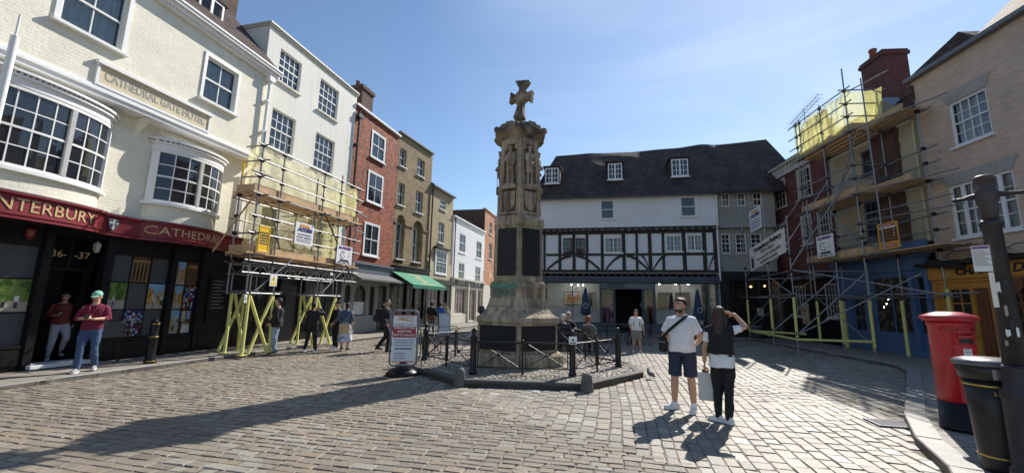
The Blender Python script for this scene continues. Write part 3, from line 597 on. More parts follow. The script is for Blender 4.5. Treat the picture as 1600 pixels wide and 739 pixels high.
# soffit bracket between the bows
b_ = MB(); b_.prism([(0, 5.55), (-.1, 5.75), (-.34, 5.95), (-.38, 6.05), (0, 6.05)], -.62, -.5, axis='x'); b_.build('bracket', 'painted_brick', hotel)
# downpipe at the right end
ux = 2.82
dp = MB(); dp.path([(ux, JY-.12, 9.1), (ux, JY-.1, 6.35), (ux-.02, JY-.02, 6.05), (ux-.1, -.09, 5.6), (ux-.12, -.09, 3.55)], .05, 10); dp.box(ux-.11, ux+.11, JY-.22, JY-.03, 8.95, 9.12)
for z in (8.2, 7.1): dp.box(ux-.08, ux+.08, JY-.17, JY-.02, z, z+.05)
dp.build('downpipe', 'white_paint', hotel)
# shopfront
def fy(u): return .22+arcf(u, -4.5, -1.05, .50)+arcf(u, -.15, 2.0, .42)
f = MB(); strip(f, fy, -9, 2.98, 3.04, 3.46, -.06, 0, 150); fa = f.build('fascia', 'maroon_paint', hotel)
f = MB(); strip(f, fy, -9, 2.98, 3.46, 3.5, -.1, .07, 150); strip(f, fy, -9, 2.98, 3.0, 3.04, -.1, .05, 150); strip(f, fy, -9, 2.98, 3.08, 3.095, 0, .02, 150); f.build('fascia_moulding', 'maroon_paint', fa)
f = MB(); strip(f, fy, -9, 2.98, 3.5, 3.515, -.1, .075, 150)
us = [-9+12*i/150 for i in range(151)]
for u, v in zip(us, us[1:]): f.quad((u, 0, 3.56), (v, 0, 3.56), (v, -fy(v)-.06, 3.517), (u, -fy(u)-.06, 3.517))
f.build('lead_flashing', 'lead', fa)
f = MB()
for u, v in zip(us, us[1:]): f.quad((u, .0, 3.0), (v, .0, 3.0), (v, -fy(v), 2.999), (u, -fy(u), 2.999))
f.build('soffit', 'black_paint', hotel)
def bendf(o, fn):
    def g(x, y): return x, -(fn(x))-.006+(y*0)
    return g
text('CANTERBURY', .34, 'gold_leaf', fa, -2.42, 0, 3.265, width=2.16, bend=lambda x, y: (x, -fy(x)-.008+y), spacing=1.05)
text('CATHEDRAL', .30, 'gold_leaf', fa, .80, 0, 3.265, width=1.95, bend=lambda x, y: (x, -fy(x)-.008+y), spacing=1.05)
su, sz = FH.hit(181, 351, .35)
s_ = MB(); P = [(su-.1, sz+.13), (su+.1, sz+.13), (su+.1, sz), (su+.06, sz-.09), (su, sz-.15), (su-.06, sz-.09), (su-.1, sz)]
s_.prism(P, -fy(su)-.06, -fy(su)-.02); sh = s_.build('shield_emblem', 'fascia_slate', hotel)
s_ = MB(); s_.box(su-.018, su+.018, -fy(su)-.066, -fy(su)-.061, sz-.12, sz+.125); s_.box(su-.095, su+.095, -fy(su)-.068, -fy(su)-.0665, sz+.02, sz+.055); s_.build('cross', 'white_paint', sh)
lu, lz = FH.hit(65, 350, .3)
s_ = MB(); s_.prism([(lu-.07, 2.93), (lu+.07, 2.93), (lu+.07, 2.78), (lu, 2.7), (lu-.07, 2.78)], -.06, -.02); sh = s_.build('shield_emblem', 'maroon_paint', hotel); text('FG\nAC', .055, 'gold_leaf', sh, lu, -.062, 2.84)
hl = [(-5.2, -3.9, .55, 2.6), (-3.75, -1.86, .55, 2.6), (-1.70, -.74, .12, 2.9), (-.54, .84, .6, 2.62), (1.0, 1.70, .6, 2.6)]
g = MB(); wall(g, -9, 3.0, .1, 3.0, hl, .12, 0); sf = g.build('shopfront', 'black_paint', hotel)
g = MB()
for a, b in ((-1.86, -1.70), (-.74, -.54), (.84, 1.0), (1.7, 1.86), (2.82, 3.0)): g.box(a+.01, b-.01, -.07, -.003, .1, 2.98)
for a, b in ((-3.75, -1.9), (-.52, .82), (1.02, 1.68), (1.9, 2.8)): g.box(a, b, -.04, -.003, .2, .5); g.box(a, b, -.05, -.003, .53, .58)
g.build('pilaster', 'black_paint', sf)
def compose(po, x, z, w, h, kind, seed):
    """the picture printed on a poster, as thin flat inks"""
    rnd = random.Random(seed+len(kind)); K_ = {}; lay = [0]
    def q(m_, a, b, c, d, sh=None):
        lay[0] += 1; y = .0595-.00025*lay[0]; mb = K_.setdefault(m_, MB()); P = sh or [(a, b), (c, b), (c, d), (a, d)]
        P = [(x+w*(.02+.96*min(1, max(0, p[0]))), z+h*(.02+.96*min(1, max(0, p[1])))) for p in P]; mb.add([(u, y, v) for u, v in P], [tuple(range(len(P)))])
    def blob(m_, cx, cy, r): n = 9; q(m_, 0, 0, 0, 0, [(cx+r*rnd.uniform(.7, 1.2)*math.cos(2*math.pi*k/n), cy+r*rnd.uniform(.7, 1.2)*math.sin(2*math.pi*k/n)) for k in range(n)])
    def man(cx, z0, s, m_, m2='ink_dark'): q(m2, cx-.05*s, z0, cx-.005*s, z0+.42*s); q(m2, cx+.01*s, z0, cx+.06*s, z0+.42*s); q(m_, cx-.09*s, z0+.4*s, cx+.09*s, z0+.82*s); blob('ink_skin', cx, z0+.92*s, .06*s)
    if kind == 'photo_park':
        q('ink_path', 0, 0, 1, .36, [(0, 0), (1, 0), (1, .30), (0, .38)])
        for k in range(14): blob(rnd.choice(['ink_leaf', 'ink_leaf_pale', 'ink_leaf']), rnd.random(), rnd.uniform(.45, .95), rnd.uniform(.08, .17))
        for k in range(4 if w > .6 else 1): man(.2+.2*k+(.2 if w < .6 else 0), .12, .45, ['ink_white', 'ink_sky', 'ink_leaf_pale', 'ink_white'][k])
    elif kind in ('photo_sky', 'photo_town'):
        q('ink_path', 0, 0, 1, .3)
        for k in range(5): a_ = k*.2+rnd.uniform(-.03, .03); t_ = rnd.uniform(.5, .8); q(rnd.choice(['ink_stone', 'ink_white', 'ink_gold', 'ink_stone']), 0, 0, 0, 0, [(a_, .2), (a_+.21, .2), (a_+.21, t_), (a_+.1, t_+.12), (a_, t_)])
        for k in range(12): a_, b_ = rnd.uniform(.05, .92), rnd.uniform(.28, .6); q('ink_dark', a_, b_, a_+.04, b_+.09)
        blob('ink_leaf', rnd.random(), .25, .13); man(rnd.uniform(.3, .7), .06, .25, 'ink_red')
    elif kind == 'photo_interior':
        for k in range(5): q('ink_gold', .06+.2*k, .0, .10+.2*k, .8)
        for k in range(4): q('ink_dark', 0, 0, 0, 0, [(.11+.2*k, .1), (.25+.2*k, .1), (.25+.2*k, .6), (.18+.2*k, .74), (.11+.2*k, .6)])
        q('ink_gold', 0, .8, 1, .86)
    elif kind == 'photo_stained':
        for a_ in range(7):
            for b_ in range(10): q(rnd.choice(['ink_blue', 'ink_dark', 'ink_sky', 'ink_dark', 'ink_white', 'ink_red', 'ink_gold', 'ink_blue']), a_/7+.012, b_/10+.01, (a_+1)/7-.012, (b_+1)/10-.01)
        for k in range(3): man(.5, .05+.31*k, .28, 'ink_white', 'ink_gold')
    else:
        q('ink_white', 0, 0, 0, 0, [(.2, 0), (.95, 0), (.85, .38), (.3, .42)]); q('ink_gold', .35, .35, .75, .45); q('ink_stone', .1, .5, .45, .95); q('ink_sky', .55, .6, .85, .95)
        for k in range(5): blob('ink_leaf', rnd.uniform(.3, .8), .48, .06)
    for m_, mb in K_.items(): mb.build('printed_picture', m_, po)
def poster_grid(r, cols, rows, mats, name='shop_window'):
    u0, u1, z0, z1 = r; f = MB(); cw, rh = (u1-u0)/cols, (z1-z0)/rows
    for i in range(cols+1): f.box(u0+cw*i-.016, u0+cw*i+.016, .04, .07, z0, z1)
    for j in range(rows+1): f.box(u0, u1, .043, .067, z0+rh*j-.014, z0+rh*j+.014)
    w = f.build(name, 'black_paint', hotel)
    for i in range(cols):
        for j in range(rows):
            m_ = mats[j][i]; p = MB(); p.quad((u0+cw*i, .06, z1-rh*(j+1)), (u0+cw*(i+1), .06, z1-rh*(j+1)), (u0+cw*(i+1), .06, z1-rh*j), (u0+cw*i, .06, z1-rh*j)); 
            if m_ == 'frosted': p.build('pane', m_, w); continue
            po = p.build('poster', {'photo_sky': 'ink_sky', 'photo_park': 'ink_leaf_pale', 'photo_interior': 'ink_brown', 'photo_stained': 'ink_blue', 'photo_town': 'ink_sky', 'photo_table': 'ink_brown'}[m_], w); compose(po, u0+cw*i, z1-rh*(j+1), cw, rh, m_, i*3+j)
    return w
poster_grid(hl[0], 1, 3, [['frosted'], ['photo_town'], ['frosted']])
poster_grid(hl[1], 2, 3, [['photo_sky', 'frosted'], ['photo_sky', 'photo_park'], ['photo_park', 'frosted']])
poster_grid(hl[3], 3, 3, [['frosted', 'photo_interior', 'frosted'], ['photo_park', 'frosted', 'photo_town'], ['frosted', 'photo_stained', 'frosted']])
poster_grid(hl[4], 2, 3, [['photo_town', 'photo_interior'], ['photo_sky', 'photo_stained'], ['photo_town', 'photo_table']])
dd = MB(); dd.box(-1.7, -.74, .25, .3, 2.15, 2.2); dd.box(-1.7, -.74, .25, .3, 2.86, 2.9)
for x in (-1.7, -1.24, -.79): dd.box(x, x+.05, .25, .3, 2.2, 2.86)
tr = dd.build('transom', 'black_paint', hotel); text('36-  -37', .22, 'gold_leaf', tr, -1.22, .24, 2.5, width=.7)
dd = MB(); dd.box(-.86, -.8, .3, 1.0, .14, 2.15); dd.box(-.79, -.76, .28, .92, .14, 2.1); dd.build('door', 'black_paint', hotel)
dd = MB(); dd.box(-1.78, -.7, -.2, .35, .1, .17); dd.build('doorstep', 'white_paint', hotel)
dd = MB(); dd.lathe([(.0, .0), (.05, .02), (.075, .2), (.03, .25), (0, .28)], (-.92, -.02, 2.58), 4, rot=.78, smooth=False); dd.build('lantern', 'sign_grey', hotel)
# notice panel at the right end: small menu lines
mp_ = MB(); mp_.box(2.05, 2.7, -.03, -.003, .9, 2.3); npn = mp_.build('notice_panel', 'black_paint', hotel)
l_ = MB()
for i in range(9): l_.box(2.15, 2.15+.3+.15*random.random(), -.036, -.031, 2.1-i*.1, 2.115-i*.1)
l_.build('printed_lines', 'sign_grey', npn)
# white wayfinding pipe at extreme left
wp = MB(); q = FH.hit(2, 150, .95); wp.tube((q[0], -.95, 3.6), (q[0], -.95, 6.3), .06, 12); wp.tube((q[0], -.95, 6.3), (q[0], -.95, 6.75), .02, 8); wp.tube((q[0]-.02, -.95, 4.2), (q[0], -.1, 4.2), .03, 8)
tag(wp.build('flag_pole', 'white_paint', None, None), 'white bracket pole in front of the large bow window at the left edge', 'pole')
fp = bpy.data.objects['flag_pole']; fp.matrix_world = Matrix.Translation((FH.A.x, FH.A.y, 0)) @ Matrix.Rotation(FH.rz, 4, 'Z')

# ---------------------------------------------------------------- white rendered building
wb = house('rendered_building', FW, 'plain white rendered four storey building behind the left scaffold')
WT = 11.42
ws = [R4(FW, 435, 471, 86, 138), R4(FW, 498, 529, 131, 182), R4(FW, 422, 461, 176, 238), R4(FW, 491, 522, 213, 268), R4(FW, 408, 432, 312, 375)]
ws.append((ws[3][0], ws[3][1], ws[4][2], ws[4][3]))
o_ = MB(); wall(o_, 0, 5.25, 3.3, WT, ws, .14); shell(o_, 0, 5.25, .1, WT, 7); o_.build('wall', 'pale_render', wb)
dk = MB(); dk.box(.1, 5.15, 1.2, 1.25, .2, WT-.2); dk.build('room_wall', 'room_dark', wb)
for i, r in enumerate(ws[:4]): window(wb, r, 4, 4, y=.06, fw=.05, cur='blue', sill=.04, sillmat='pale_render')
window(wb, ws[4], 2, 2, y=.05, fw=.05, sill=.04, frame='black_paint'); window(wb, ws[5], 2, 2, y=.05, fw=.05, sill=.04)
o_ = MB(); o_.box(-.06, 5.3, -.1, 7.02, WT+.002, WT+.07); o_.box(-.04, 5.28, -.06, 7.0, WT-.08, WT); o_.build('coping', 'beige_paint', wb)
n = 24; o_ = MB(); o_.prism([(2.55+.62*math.cos(2*math.pi*i/n), 3.95+.42*math.sin(2*math.pi*i/n)) for i in range(n)], -.03, -.002); o_.build('oval_sign', 'pale_render', wb)
o_ = MB(); wall(o_, 0, 5.25, .1, 3.3, [(.35, 1.75, .55, 2.5), (2.1, 3.0, .12, 2.5), (3.3, 4.9, .55, 2.5)], .15, -.03); o_.box(0, 5.25, -.12, -.034, 2.62, 3.2); o_.build('shopfront', 'black_paint', wb)
o_ = MB(); o_.box(2.1, 3.0, .1, .14, .12, 2.45); o_.build('door', 'black_paint', wb)
for a, b in ((.35, 1.75), (3.3, 4.9)):
    window(wb, (a, b, .55, 2.5), 3, 2, y=.02, frame='black_paint', sash=False, sill=0, glass='shop_goods_dim')

# ---------------------------------------------------------------- red tile-hung building
rb = house('tile_hung_building', FR, 'narrow building hung with red tiles above a grey fascia')
RT = 10.9
ws = [R4(FR, 580, 601, 210, 251), R4(FR, 574, 597, 271, 319), R4(FR, 568, 591, 350, 400)]
o_ = MB(); wall(o_, 0, 3.95, 3.3, RT, ws, .1); shell(o_, 0, 3.95, .1, RT, 6); o_.build('wall', 'hung_tile_red', rb)
dk = MB(); dk.box(.1, 3.85, 1.2, 1.25, .2, RT-.2); dk.build('room_wall', 'room_dark', rb)
for i, r in enumerate(ws): window(rb, r, 2, 2, y=-.03, fw=.07, bar=.03, cur=('blue', None, 'split')[i], sill=.06, surround=.05)
o_ = MB(); o_.box(-.05, 4.0, -.12, .2, RT+.002, RT+.1); o_.build('coping', 'white_paint', rb)
o_ = MB(); o_.box(0, 3.95, -.14, -.003, 3.02, 3.32); o_.box(-.02, 3.97, -.24, -.003, 3.321, 3.42); o_.box(0, 3.95, -.18, -.003, 2.95, 3.018); o_.build('fascia', 'fascia_slate', rb)
o_ = MB(); o_.add([(0, -.16, 2.93), (3.95, -.16, 2.93), (3.95, -1.0, 2.6), (0, -1.0, 2.6), (0, -.16, 2.9), (3.95, -.16, 2.9), (3.95, -1.0, 2.52), (0, -1.0, 2.52)], [(0, 1, 2, 3), (7, 6, 5, 4), (3, 2, 6, 7), (0, 3, 7, 4), (1, 5, 6, 2)]); o_.build('canopy', 'canopy_grey', rb)
arch = [(.25, .75, .9, 2.35, True), (.95, 1.95, .9, 2.35, True), (2.15, 2.65, .9, 2.35, True), (2.9, 3.75, .12, 2.4)]
o_ = MB(); wall(o_, 0, 3.95, .1, 3.02, arch, .1, -.02); o_.build('shopfront', 'beige_paint' if False else 'silver_frame' if False else 'grey_render', rb)
o_ = MB(); o_.box(.2, 2.7, .1, .12, .9, 2.4); o_.build('shop_window', 'shop_goods_dim', rb)
o_ = MB(); o_.box(1.05, 1.9, .085, .095, .95, 1.55); o_.box(.3, .7, .085, .095, .95, 1.5); nb = o_.build('paper_notice', 'paper', rb)
for i in range(5): pass
o_ = MB(); o_.box(2.9, 3.75, .1, .13, .12, 2.4); o_.build('door', 'black_paint', rb)
ch = MB(); u_, _ = FR.hit(571, 165, -1.5); ch.box(u_-.75, u_+.25, 1.2, 2.1, 10.9, 13.0); ch.box(u_-.82, u_+.32, 1.13, 2.17, 13.001, 13.2); c_ = ch.build('chimney', 'dark_brick', rb)
for i in range(3): k = MB(); k.lathe([(.1, 0), (.12, .05), (.1, .3), (.12, .32), (0, .32)], (u_-.6+i*.33, 1.65, 13.2), 12); k.build('chimney_pot', 'terracotta', c_)
o_ = MB(); o_.path([(.12, -.12, 10.7), (.12, -.12, 3.4)], .05, 8); o_.box(0, .3, -.2, -.03, 10.3, 10.5)
for z in (8.9, 6.8, 5): o_.box(.04, .2, -.16, -.01, z, z+.1)
o_.build('downpipe', 'black_iron', rb)

# ---------------------------------------------------------------- yellow stock brick building with arches
yb = house('arched_brick_building', FB, 'yellow brick building with tall arched recesses above a green awning')
YT = 11.2
ws = [R4(FB, 624.5, 635, 233, 261), R4(FB, 652, 663.5, 249, 276), R4(FB, 622, 632, 286, 321), R4(FB, 649.5, 660.5, 299, 333)]
aL = FB.rect(619, 631, 335, 408); aR = FB.rect(644, 660, 346, 416)
zt = max(aL[3], aR[3]); zb = min(aL[2], aR[2])
ar = [(aL[0]-.05, aL[1]+.05, zb, zt, True), (aR[0], aR[1], zb, zt, True)]
o_ = MB(); wall(o_, 0, 3.72, 3.55, YT, ws+ar, .22); shell(o_, 0, 3.72, .1, YT, 6)
wi = [(a[0]+.12, a[0]+.12+.72, zb+.25, zt-.45) for a in ar]
for a, q in zip(ar, wi): wall(o_, a[0], a[1], a[2], a[3], [q], .1, .22)
o_.build('wall', 'yellow_stock', yb)
dk = MB(); dk.box(.1, 3.62, 1.2, 1.25, .2, YT-.2); dk.build('room_wall', 'room_dark', yb)
for i, r in enumerate(ws): window(yb, r, 2, 2, y=.12, fw=.05, cur=(None, 'blue', 'split', 'split')[i], sill=.07)
for r in wi: window(yb, r, 2, 2, y=.27, fw=.05, cur='split', sill=.05)
o_ = MB(); o_.box(-.03, 3.75, -.14, .1, YT+.002, YT+.09); o_.build('coping', 'lead', yb)
z_i = zt-.55
for a, b in ((0, ar[0][0]), (ar[0][1], ar[1][0]), (ar[1][1], 3.72)): o_ = MB(); o_.box(a+.003, b-.003, -.05, -.003, z_i, z_i+.09); o_.build('string_course', 'yellow_stock', yb)
o_ = MB(); o_.box(0, 3.72, -.16, -.003, 3.28, 3.5); o_.box(-.02, 3.74, -.3, -.003, 3.501, 3.58); o_.build('fascia', 'black_paint', yb)
o_ = MB(); wall(o_, 0, 3.72, .1, 3.28, [(.25, 1.6, .6, 2.6), (1.8, 2.5, .12, 2.6), (2.7, 3.5, .6, 2.6)], .15, -.03); o_.build('shopfront', 'black_paint', yb)
for a, b, z in ((.25, 1.6, .6), (1.8, 2.5, .12), (2.7, 3.5, .6)):
    window(yb, (a, b, z, 2.6), 2, 1, y=.05, frame='black_paint', sash=False, sill=0, glass='shop_goods')
# green awning (arms, valance)
aw = empty('shop_awning', tuple(FB.w(0, 0, 2.6)), FB.rz, 'green awning with cream lettering sloping out over the brick shop', 'awning')
a0, a1 = -.15, 3.55; top = (.62, -.18); bot = (-.10, -1.55)
o_ = MB(); o_.add([(a0, top[1], top[0]), (a1, top[1], top[0]), (a1, bot[1], bot[0]), (a0, bot[1], bot[0]), (a0, top[1], top[0]-.02), (a1, top[1], top[0]-.02), (a1, bot[1]+.01, bot[0]-.02), (a0, bot[1]+.01, bot[0]-.02)], [(0, 3, 2, 1), (4, 5, 6, 7), (0, 4, 7, 3), (1, 2, 6, 5)])
o_.build('canopy', 'awning_green', aw); o_ = MB(); o_.box(a0, a1, bot[1], bot[1]+.02, bot[0]-.18, bot[0]-.021); o_.build('valance', 'awning_green', aw)
o_ = MB()
for x in (a0+.1, a1-.1): o_.path([(x, -.1, -.1), (x, -.8, -.02), (x, bot[1]+.05, bot[0]-.05)], .018, 6)
o_.build('arm', 'black_iron', aw)
def on_awn(x, t, h=.006): return (x, top[1]+(bot[1]-top[1])*t-h, top[0]+(bot[0]-top[0])*t+h)
o_ = MB(); n = 20; cx = (a0+a1)/2
for i in range(n):
    a, b = 2*math.pi*i/n, 2*math.pi*(i+1)/n
    o_.quad(on_awn(cx+.30*math.cos(a), .5+.26*math.sin(a)), on_awn(cx+.30*math.cos(b), .5+.26*math.sin(b)), on_awn(cx+.22*math.cos(b), .5+.19*math.sin(b)), on_awn(cx+.22*math.cos(a), .5+.19*math.sin(a)))
for i in range(7): x = cx-.65+i*.2; o_.quad(on_awn(x, .10), on_awn(x+.13, .10), on_awn(x+.13, .17), on_awn(x, .17))
for i in range(8): x = cx-.75+i*.2; o_.quad(on_awn(x, .86), on_awn(x+.13, .86), on_awn(x+.13, .92), on_awn(x, .92))
for i in range(3): o_.quad(on_awn(cx-.12, .38+i*.09), on_awn(cx+.12, .38+i*.09), on_awn(cx+.12, .43+i*.09), on_awn(cx-.12, .43+i*.09))
o_.build('printed_crest', 'gold_leaf', aw)

# ---------------------------------------------------------------- pale brick house with projecting window
nb = house('pale_brick_building', FN, 'narrow pale brick building with a boxed window over a small dark shop')
NT = 9.2
ws = [R4(FN, 687.5, 696.5, 312, 328), R4(FN, 685, 694, 347, 380), R4(FN, 679, 696, 392, 428)]
o_ = MB(); wall(o_, 0, 3.5, 3.1, NT, ws, .12); shell(o_, 0, 3.5, .1, NT, 6); o_.build('wall', 'pale_stock', nb)
dk = MB(); dk.box(.1, 3.4, 1.2, 1.25, .2, NT-.2); dk.build('room_wall', 'room_dark', nb)
window(nb, ws[0], 2, 2, y=.06, sill=.06, cur='blue'); window(nb, ws[1], 2, 2, y=.06, sill=.06, cur='split'); window(nb, ws[2], 3, 3, y=-.1, sill=.08, fw=.07, surround=.09, cur='split')
o_ = MB(); o_.box(ws[2][0]-.25, ws[2][1]+.25, -.3, -.003, ws[2][3]+.1, ws[2][3]+.2); o_.build('window_hood', 'black_paint', nb)
o_ = MB(); o_.box(0, 3.5, -.06, -.003, 3.1, 4.2); o_.build('ochre_render', 'buff_render', nb)
o_ = MB(); o_.prism([(-.25, NT), (2.5, NT+1.6), (5.5, NT)], 0, 3.5, axis='x'); rf = o_.build('roof', 'roof_tile', nb); o_ = MB(); o_.lathe([(.14, 0), (.16, .5), (.12, .52), (0, .52)], (2.6, 2.5, NT+1.4), 10); o_.build('chimney_pot', 'terracotta', rf)
o_ = MB(); o_.box(-.02, 3.52, -.25, -.003, NT-.1, NT-.002); o_.build('gutter', 'lead', nb)
o_ = MB(); o_.box(-.02, 3.52, -.35, -.063, 2.75, 3.08); wall(o_, 0, 3.5, .1, 3.08, [(.3, 1.9, .6, 2.5), (2.2, 3.0, .12, 2.5)], .15, -.063); o_.build('shopfront', 'black_paint', nb)
window(nb, (.3, 1.9, .6, 2.5), 3, 1, y=.03, frame='black_paint', sash=False, sill=0, glass='rack_clothes'); window(nb, (2.2, 3.0, .12, 2.5), 1, 1, y=.03, frame='black_paint', sash=False, sill=0, glass='shop_goods')
o_ = MB(); o_.path([(.1, -.1, NT-.1), (.1, -.1, 3.2)], .05, 8); o_.build('downpipe', 'black_iron', nb)

# ---------------------------------------------------------------- white weatherboarded house
cb = house('weatherboarded_building', FC, 'white weatherboarded building over a beige framed shop with a dark sign')
CT = 7.8
ws = [R4(FC, 717, 727, 365, 395), R4(FC, 743.5, 752, 377, 404), R4(FC, 715.5, 725, 410, 438), R4(FC, 741.5, 750, 416, 442)]
o_ = MB(); wall(o_, 0, 7.28, 3.3, CT, ws, .14); shell(o_, 0, 7.28, .1, CT, 6)
z = 3.35
while z < CT-.05:
    cuts = sorted([(r[0]-.03, r[1]+.03) for r in ws if r[2]-.03 < z+.08 and r[3]+.03 > z+.02]); a = 0
    for c0, c1 in cuts+[(7.28, 7.28)]:
        if c0-a > .02: o_.add([(a, -.045, z), (c0, -.045, z), (c0, -.012, z+.165), (a, -.012, z+.165), (a, 0, z), (c0, 0, z)], [(0, 1, 2, 3), (4, 5, 1, 0), (0, 3, 4), (1, 5, 2)])
        a = c1
    z += .17
o_.build('wall', 'white_paint', cb)
dk = MB(); dk.box(.1, 7.18, 1.2, 1.25, .2, CT-.2); dk.build('room_wall', 'room_dark', cb)
for r in ws: window(cb, r, 2, 2, y=-.02, sill=.07, fw=.07, surround=.05, cur='split')
o_ = MB(); o_.box(-.02, 7.3, -.2, .1, CT+.002, CT+.1); o_.build('gutter', 'white_paint', cb)
o_ = MB(); o_.prism([(-.2, CT+.1), (2.3, CT+1.0), (4.5, CT+.1)], 0, 7.28, axis='x'); o_.build('roof', 'roof_tile', cb)
sh_ = [(.9, 3.3, .75, 2.7), (3.8, 5.6, .12, 2.7), (5.8, 6.9, .75, 2.7)]
o_ = MB(); wall(o_, 0, 7.28, .1, 3.3, sh_, .2, -.04)
for x in (.05, 3.4, 7.0): o_.box(x, x+.22, -.14, -.043, .1, 3.28)
o_.box(-.02, 7.3, -.3, -.043, 3.281, 3.4); o_.build('shopfront', 'beige_paint', cb)
o_ = MB(); o_.box(.9, 7.0, -.1, -.043, 2.85, 3.22); fs = o_.build('fascia', 'sign_black', cb)
o_ = MB()
for i in range(14):
    if i in (4, 9): continue
    o_.box(1.3+i*.36, 1.3+i*.36+.24, -.106, -.101, 2.93, 3.14)
o_.build('worn_lettering', 'sign_grey', fs)
for a, b, c, d in sh_: window(cb, (a, b, c, d), 4 if b-a > 2 else 2, 1, y=.1, frame='beige_paint', sash=False, sill=0, glass='rack_clothes', fw=.07, bar=.05)
o_ = MB(); o_.path([(.3, -.12, CT), (.3, -.12, 3.4)], .045, 8); o_.build('downpipe', 'black_iron', cb)

# ---------------------------------------------------------------- orange brick building at the far end
ob = house('orange_brick_building', FO, 'tall orange brick building at the far end of the street')
z1 = FO.hit(762, 330)[1]; OT = max(z1, 8.5)
ws = [R4(FO, 764.5, 769, 347, 366), R4(FO, 764, 769, 380, 405)]
ws += [(r[0]+2.6, r[1]+2.6, r[2], r[3]) for r in ws]
o_ = MB(); wall(o_, 0, 9, 3.2, OT, ws, .12); shell(o_, 0, 9, .1, OT, 8); o_.build('wall', 'orange_brick', ob)
for r in ws: window(ob, r, 2, 2, y=.06, sill=.07, cur='split')
o_ = MB(); o_.box(-.05, .0, 0, 8, .5, OT+.02); o_.build('gable_wall', 'dark_brick', ob)
o_ = MB(); o_.box(0, 9, -.1, -.003, .1, 3.2); o_.build('shopfront', 'beige_paint', ob)
o_ = MB(); o_.box(-.1, 9.05, -.12, .2, OT+.03, OT+.12); o_.build('coping', 'beige_paint', ob)
# balcony-like hanging sign of the far shop
q = FO.w(.4, .5, 4.1); hs = empty('hanging_sign', tuple(q), FO.rz, 'small gold hanging sign on a bracket at the far end of the street', 'sign')
o_ = MB(); n = 16; o_.prism([(.45*math.cos(2*math.pi*i/n), .3*math.sin(2*math.pi*i/n)) for i in range(n)], -.03, .03); o_.build('panel', 'gold_leaf', hs); o_ = MB(); o_.tube((-.5, .5, .35), (.5, -.02, .35), .02); o_.build('bracket', 'black_iron', hs)
# rear roofs seen over the weatherboarded house
q = FC.w(1.5, -7, 0); bk = empty('rear_building', (q.x, q.y, 0), FC.rz, 'dark roofed building standing behind the weatherboarded house', 'building')
o_ = MB(); o_.box(0, 8, 0, 5, 0, 8.6); o_.build('wall', 'dark_brick', bk); o_ = MB(); o_.prism([(-.2, 8.601), (2.5, 10.2), (5.2, 8.601)], -.1, 8.1, axis='x'); o_.build('roof', 'roof_tile', bk)

# building closing the far end of the street, beyond the memorial
FE = Face(FO.pt(9.2), 60.0)
eb = house('street_end_building', FE, 'brick building closing the far end of the street, mostly hidden by the memorial')
ws = [(a, a+1.0, z, z+1.5) for z in (4.0, 6.6) for a in (.8, 2.8, 4.8, 6.8)]
o_ = MB(); wall(o_, 0, 9, 3.2, 9.2, ws, .12); shell(o_, 0, 9, .0, 9.2, 7); o_.build('wall', 'orange_brick', eb)
for r in ws: window(eb, r, 2, 2, y=.06, sill=.07)
o_ = MB(); o_.box(0, 9, -.1, -.003, .0, 3.2); o_.build('shopfront', 'beige_paint', eb); o_ = MB(); o_.prism([(-.3, 9.2), (3.5, 11.6), (7.3, 9.2)], -.1, 9.1, axis='x'); o_.build('roof', 'roof_tile', eb)
# ================================================================== TIMBER FRAMED BUILDING (centre right)
FT = Face((2.2, 24.2), 102.14)      # runs left to right, facing the camera
ct = house('timber_framed_building', FT, 'white and black timber framed building with three dormers over a slate blue gallery')
UE = FT.hit(1120, 400)[0]; U0 = FT.hit(838, 400)[0]
Z = lambda px, py, off=0: FT.hit(px, py, off)[1]
U = lambda px, off=0: FT.hit(px, 400, off)[0]
zE = (Z(870, 312, .5)+Z(1100, 300, .5))/2; zJ = (Z(870, 357, .45)+Z(1100, 354, .45))/2; zK = (Z(870, 430, .2)+Z(1100, 424, .2))/2
Y1, Y2 = -.45, -.2
ws = [R4(FT, 939, 959, 313, 342, .45), R4(FT, 1064, 1087, 308, 338, .45)]
o_ = MB(); wall(o_, U0, UE, zJ, zE, ws, .1, Y1); shell(o_, U0, UE, zJ, zE, 6, Y1); o_.quad((U0, Y1, zJ), (U0, 0, zJ), (UE, 0, zJ), (UE, Y1, zJ)); o_.build('upper_wall', 'cottage_white', ct)
for i, r in enumerate(ws): window(ct, r, 1, 2, y=.03, face=Y1, sill=.05, surround=.07, fw=.045, cur=None, glass='glass_dark')
dk = MB(); dk.box(U0+.1, UE-.1, 1.5, 1.55, zK, zE-.1); dk.build('room_wall', 'room_dark', ct)
tw = [R4(FT, 880, 895, 372, 398, .2), R4(FT, 900, 914, 372, 398, .2), R4(FT, 945, 972, 371, 395, .2), R4(FT, 1041, 1065, 368, 393, .2), R4(FT, 1073.5, 1097, 367, 392, .2)]
o_ = MB(); wall(o_, U0, UE, zK, zJ, tw, .1, Y2); shell(o_, U0, UE, .1, zJ, 6, Y2); o_.build('infill_wall', 'cottage_white', ct)
for i, r in enumerate(tw):
    if i < 2: window(ct, r, 2, 3, y=.02, face=Y2, frame='black_timber', sash=False, sill=0, fw=.06)
    else: window(ct, r, 4, 3, y=.01, face=Y2, sash=False, mull=(.5,), sill=.05, fw=.05, cur='split', bar=.018)
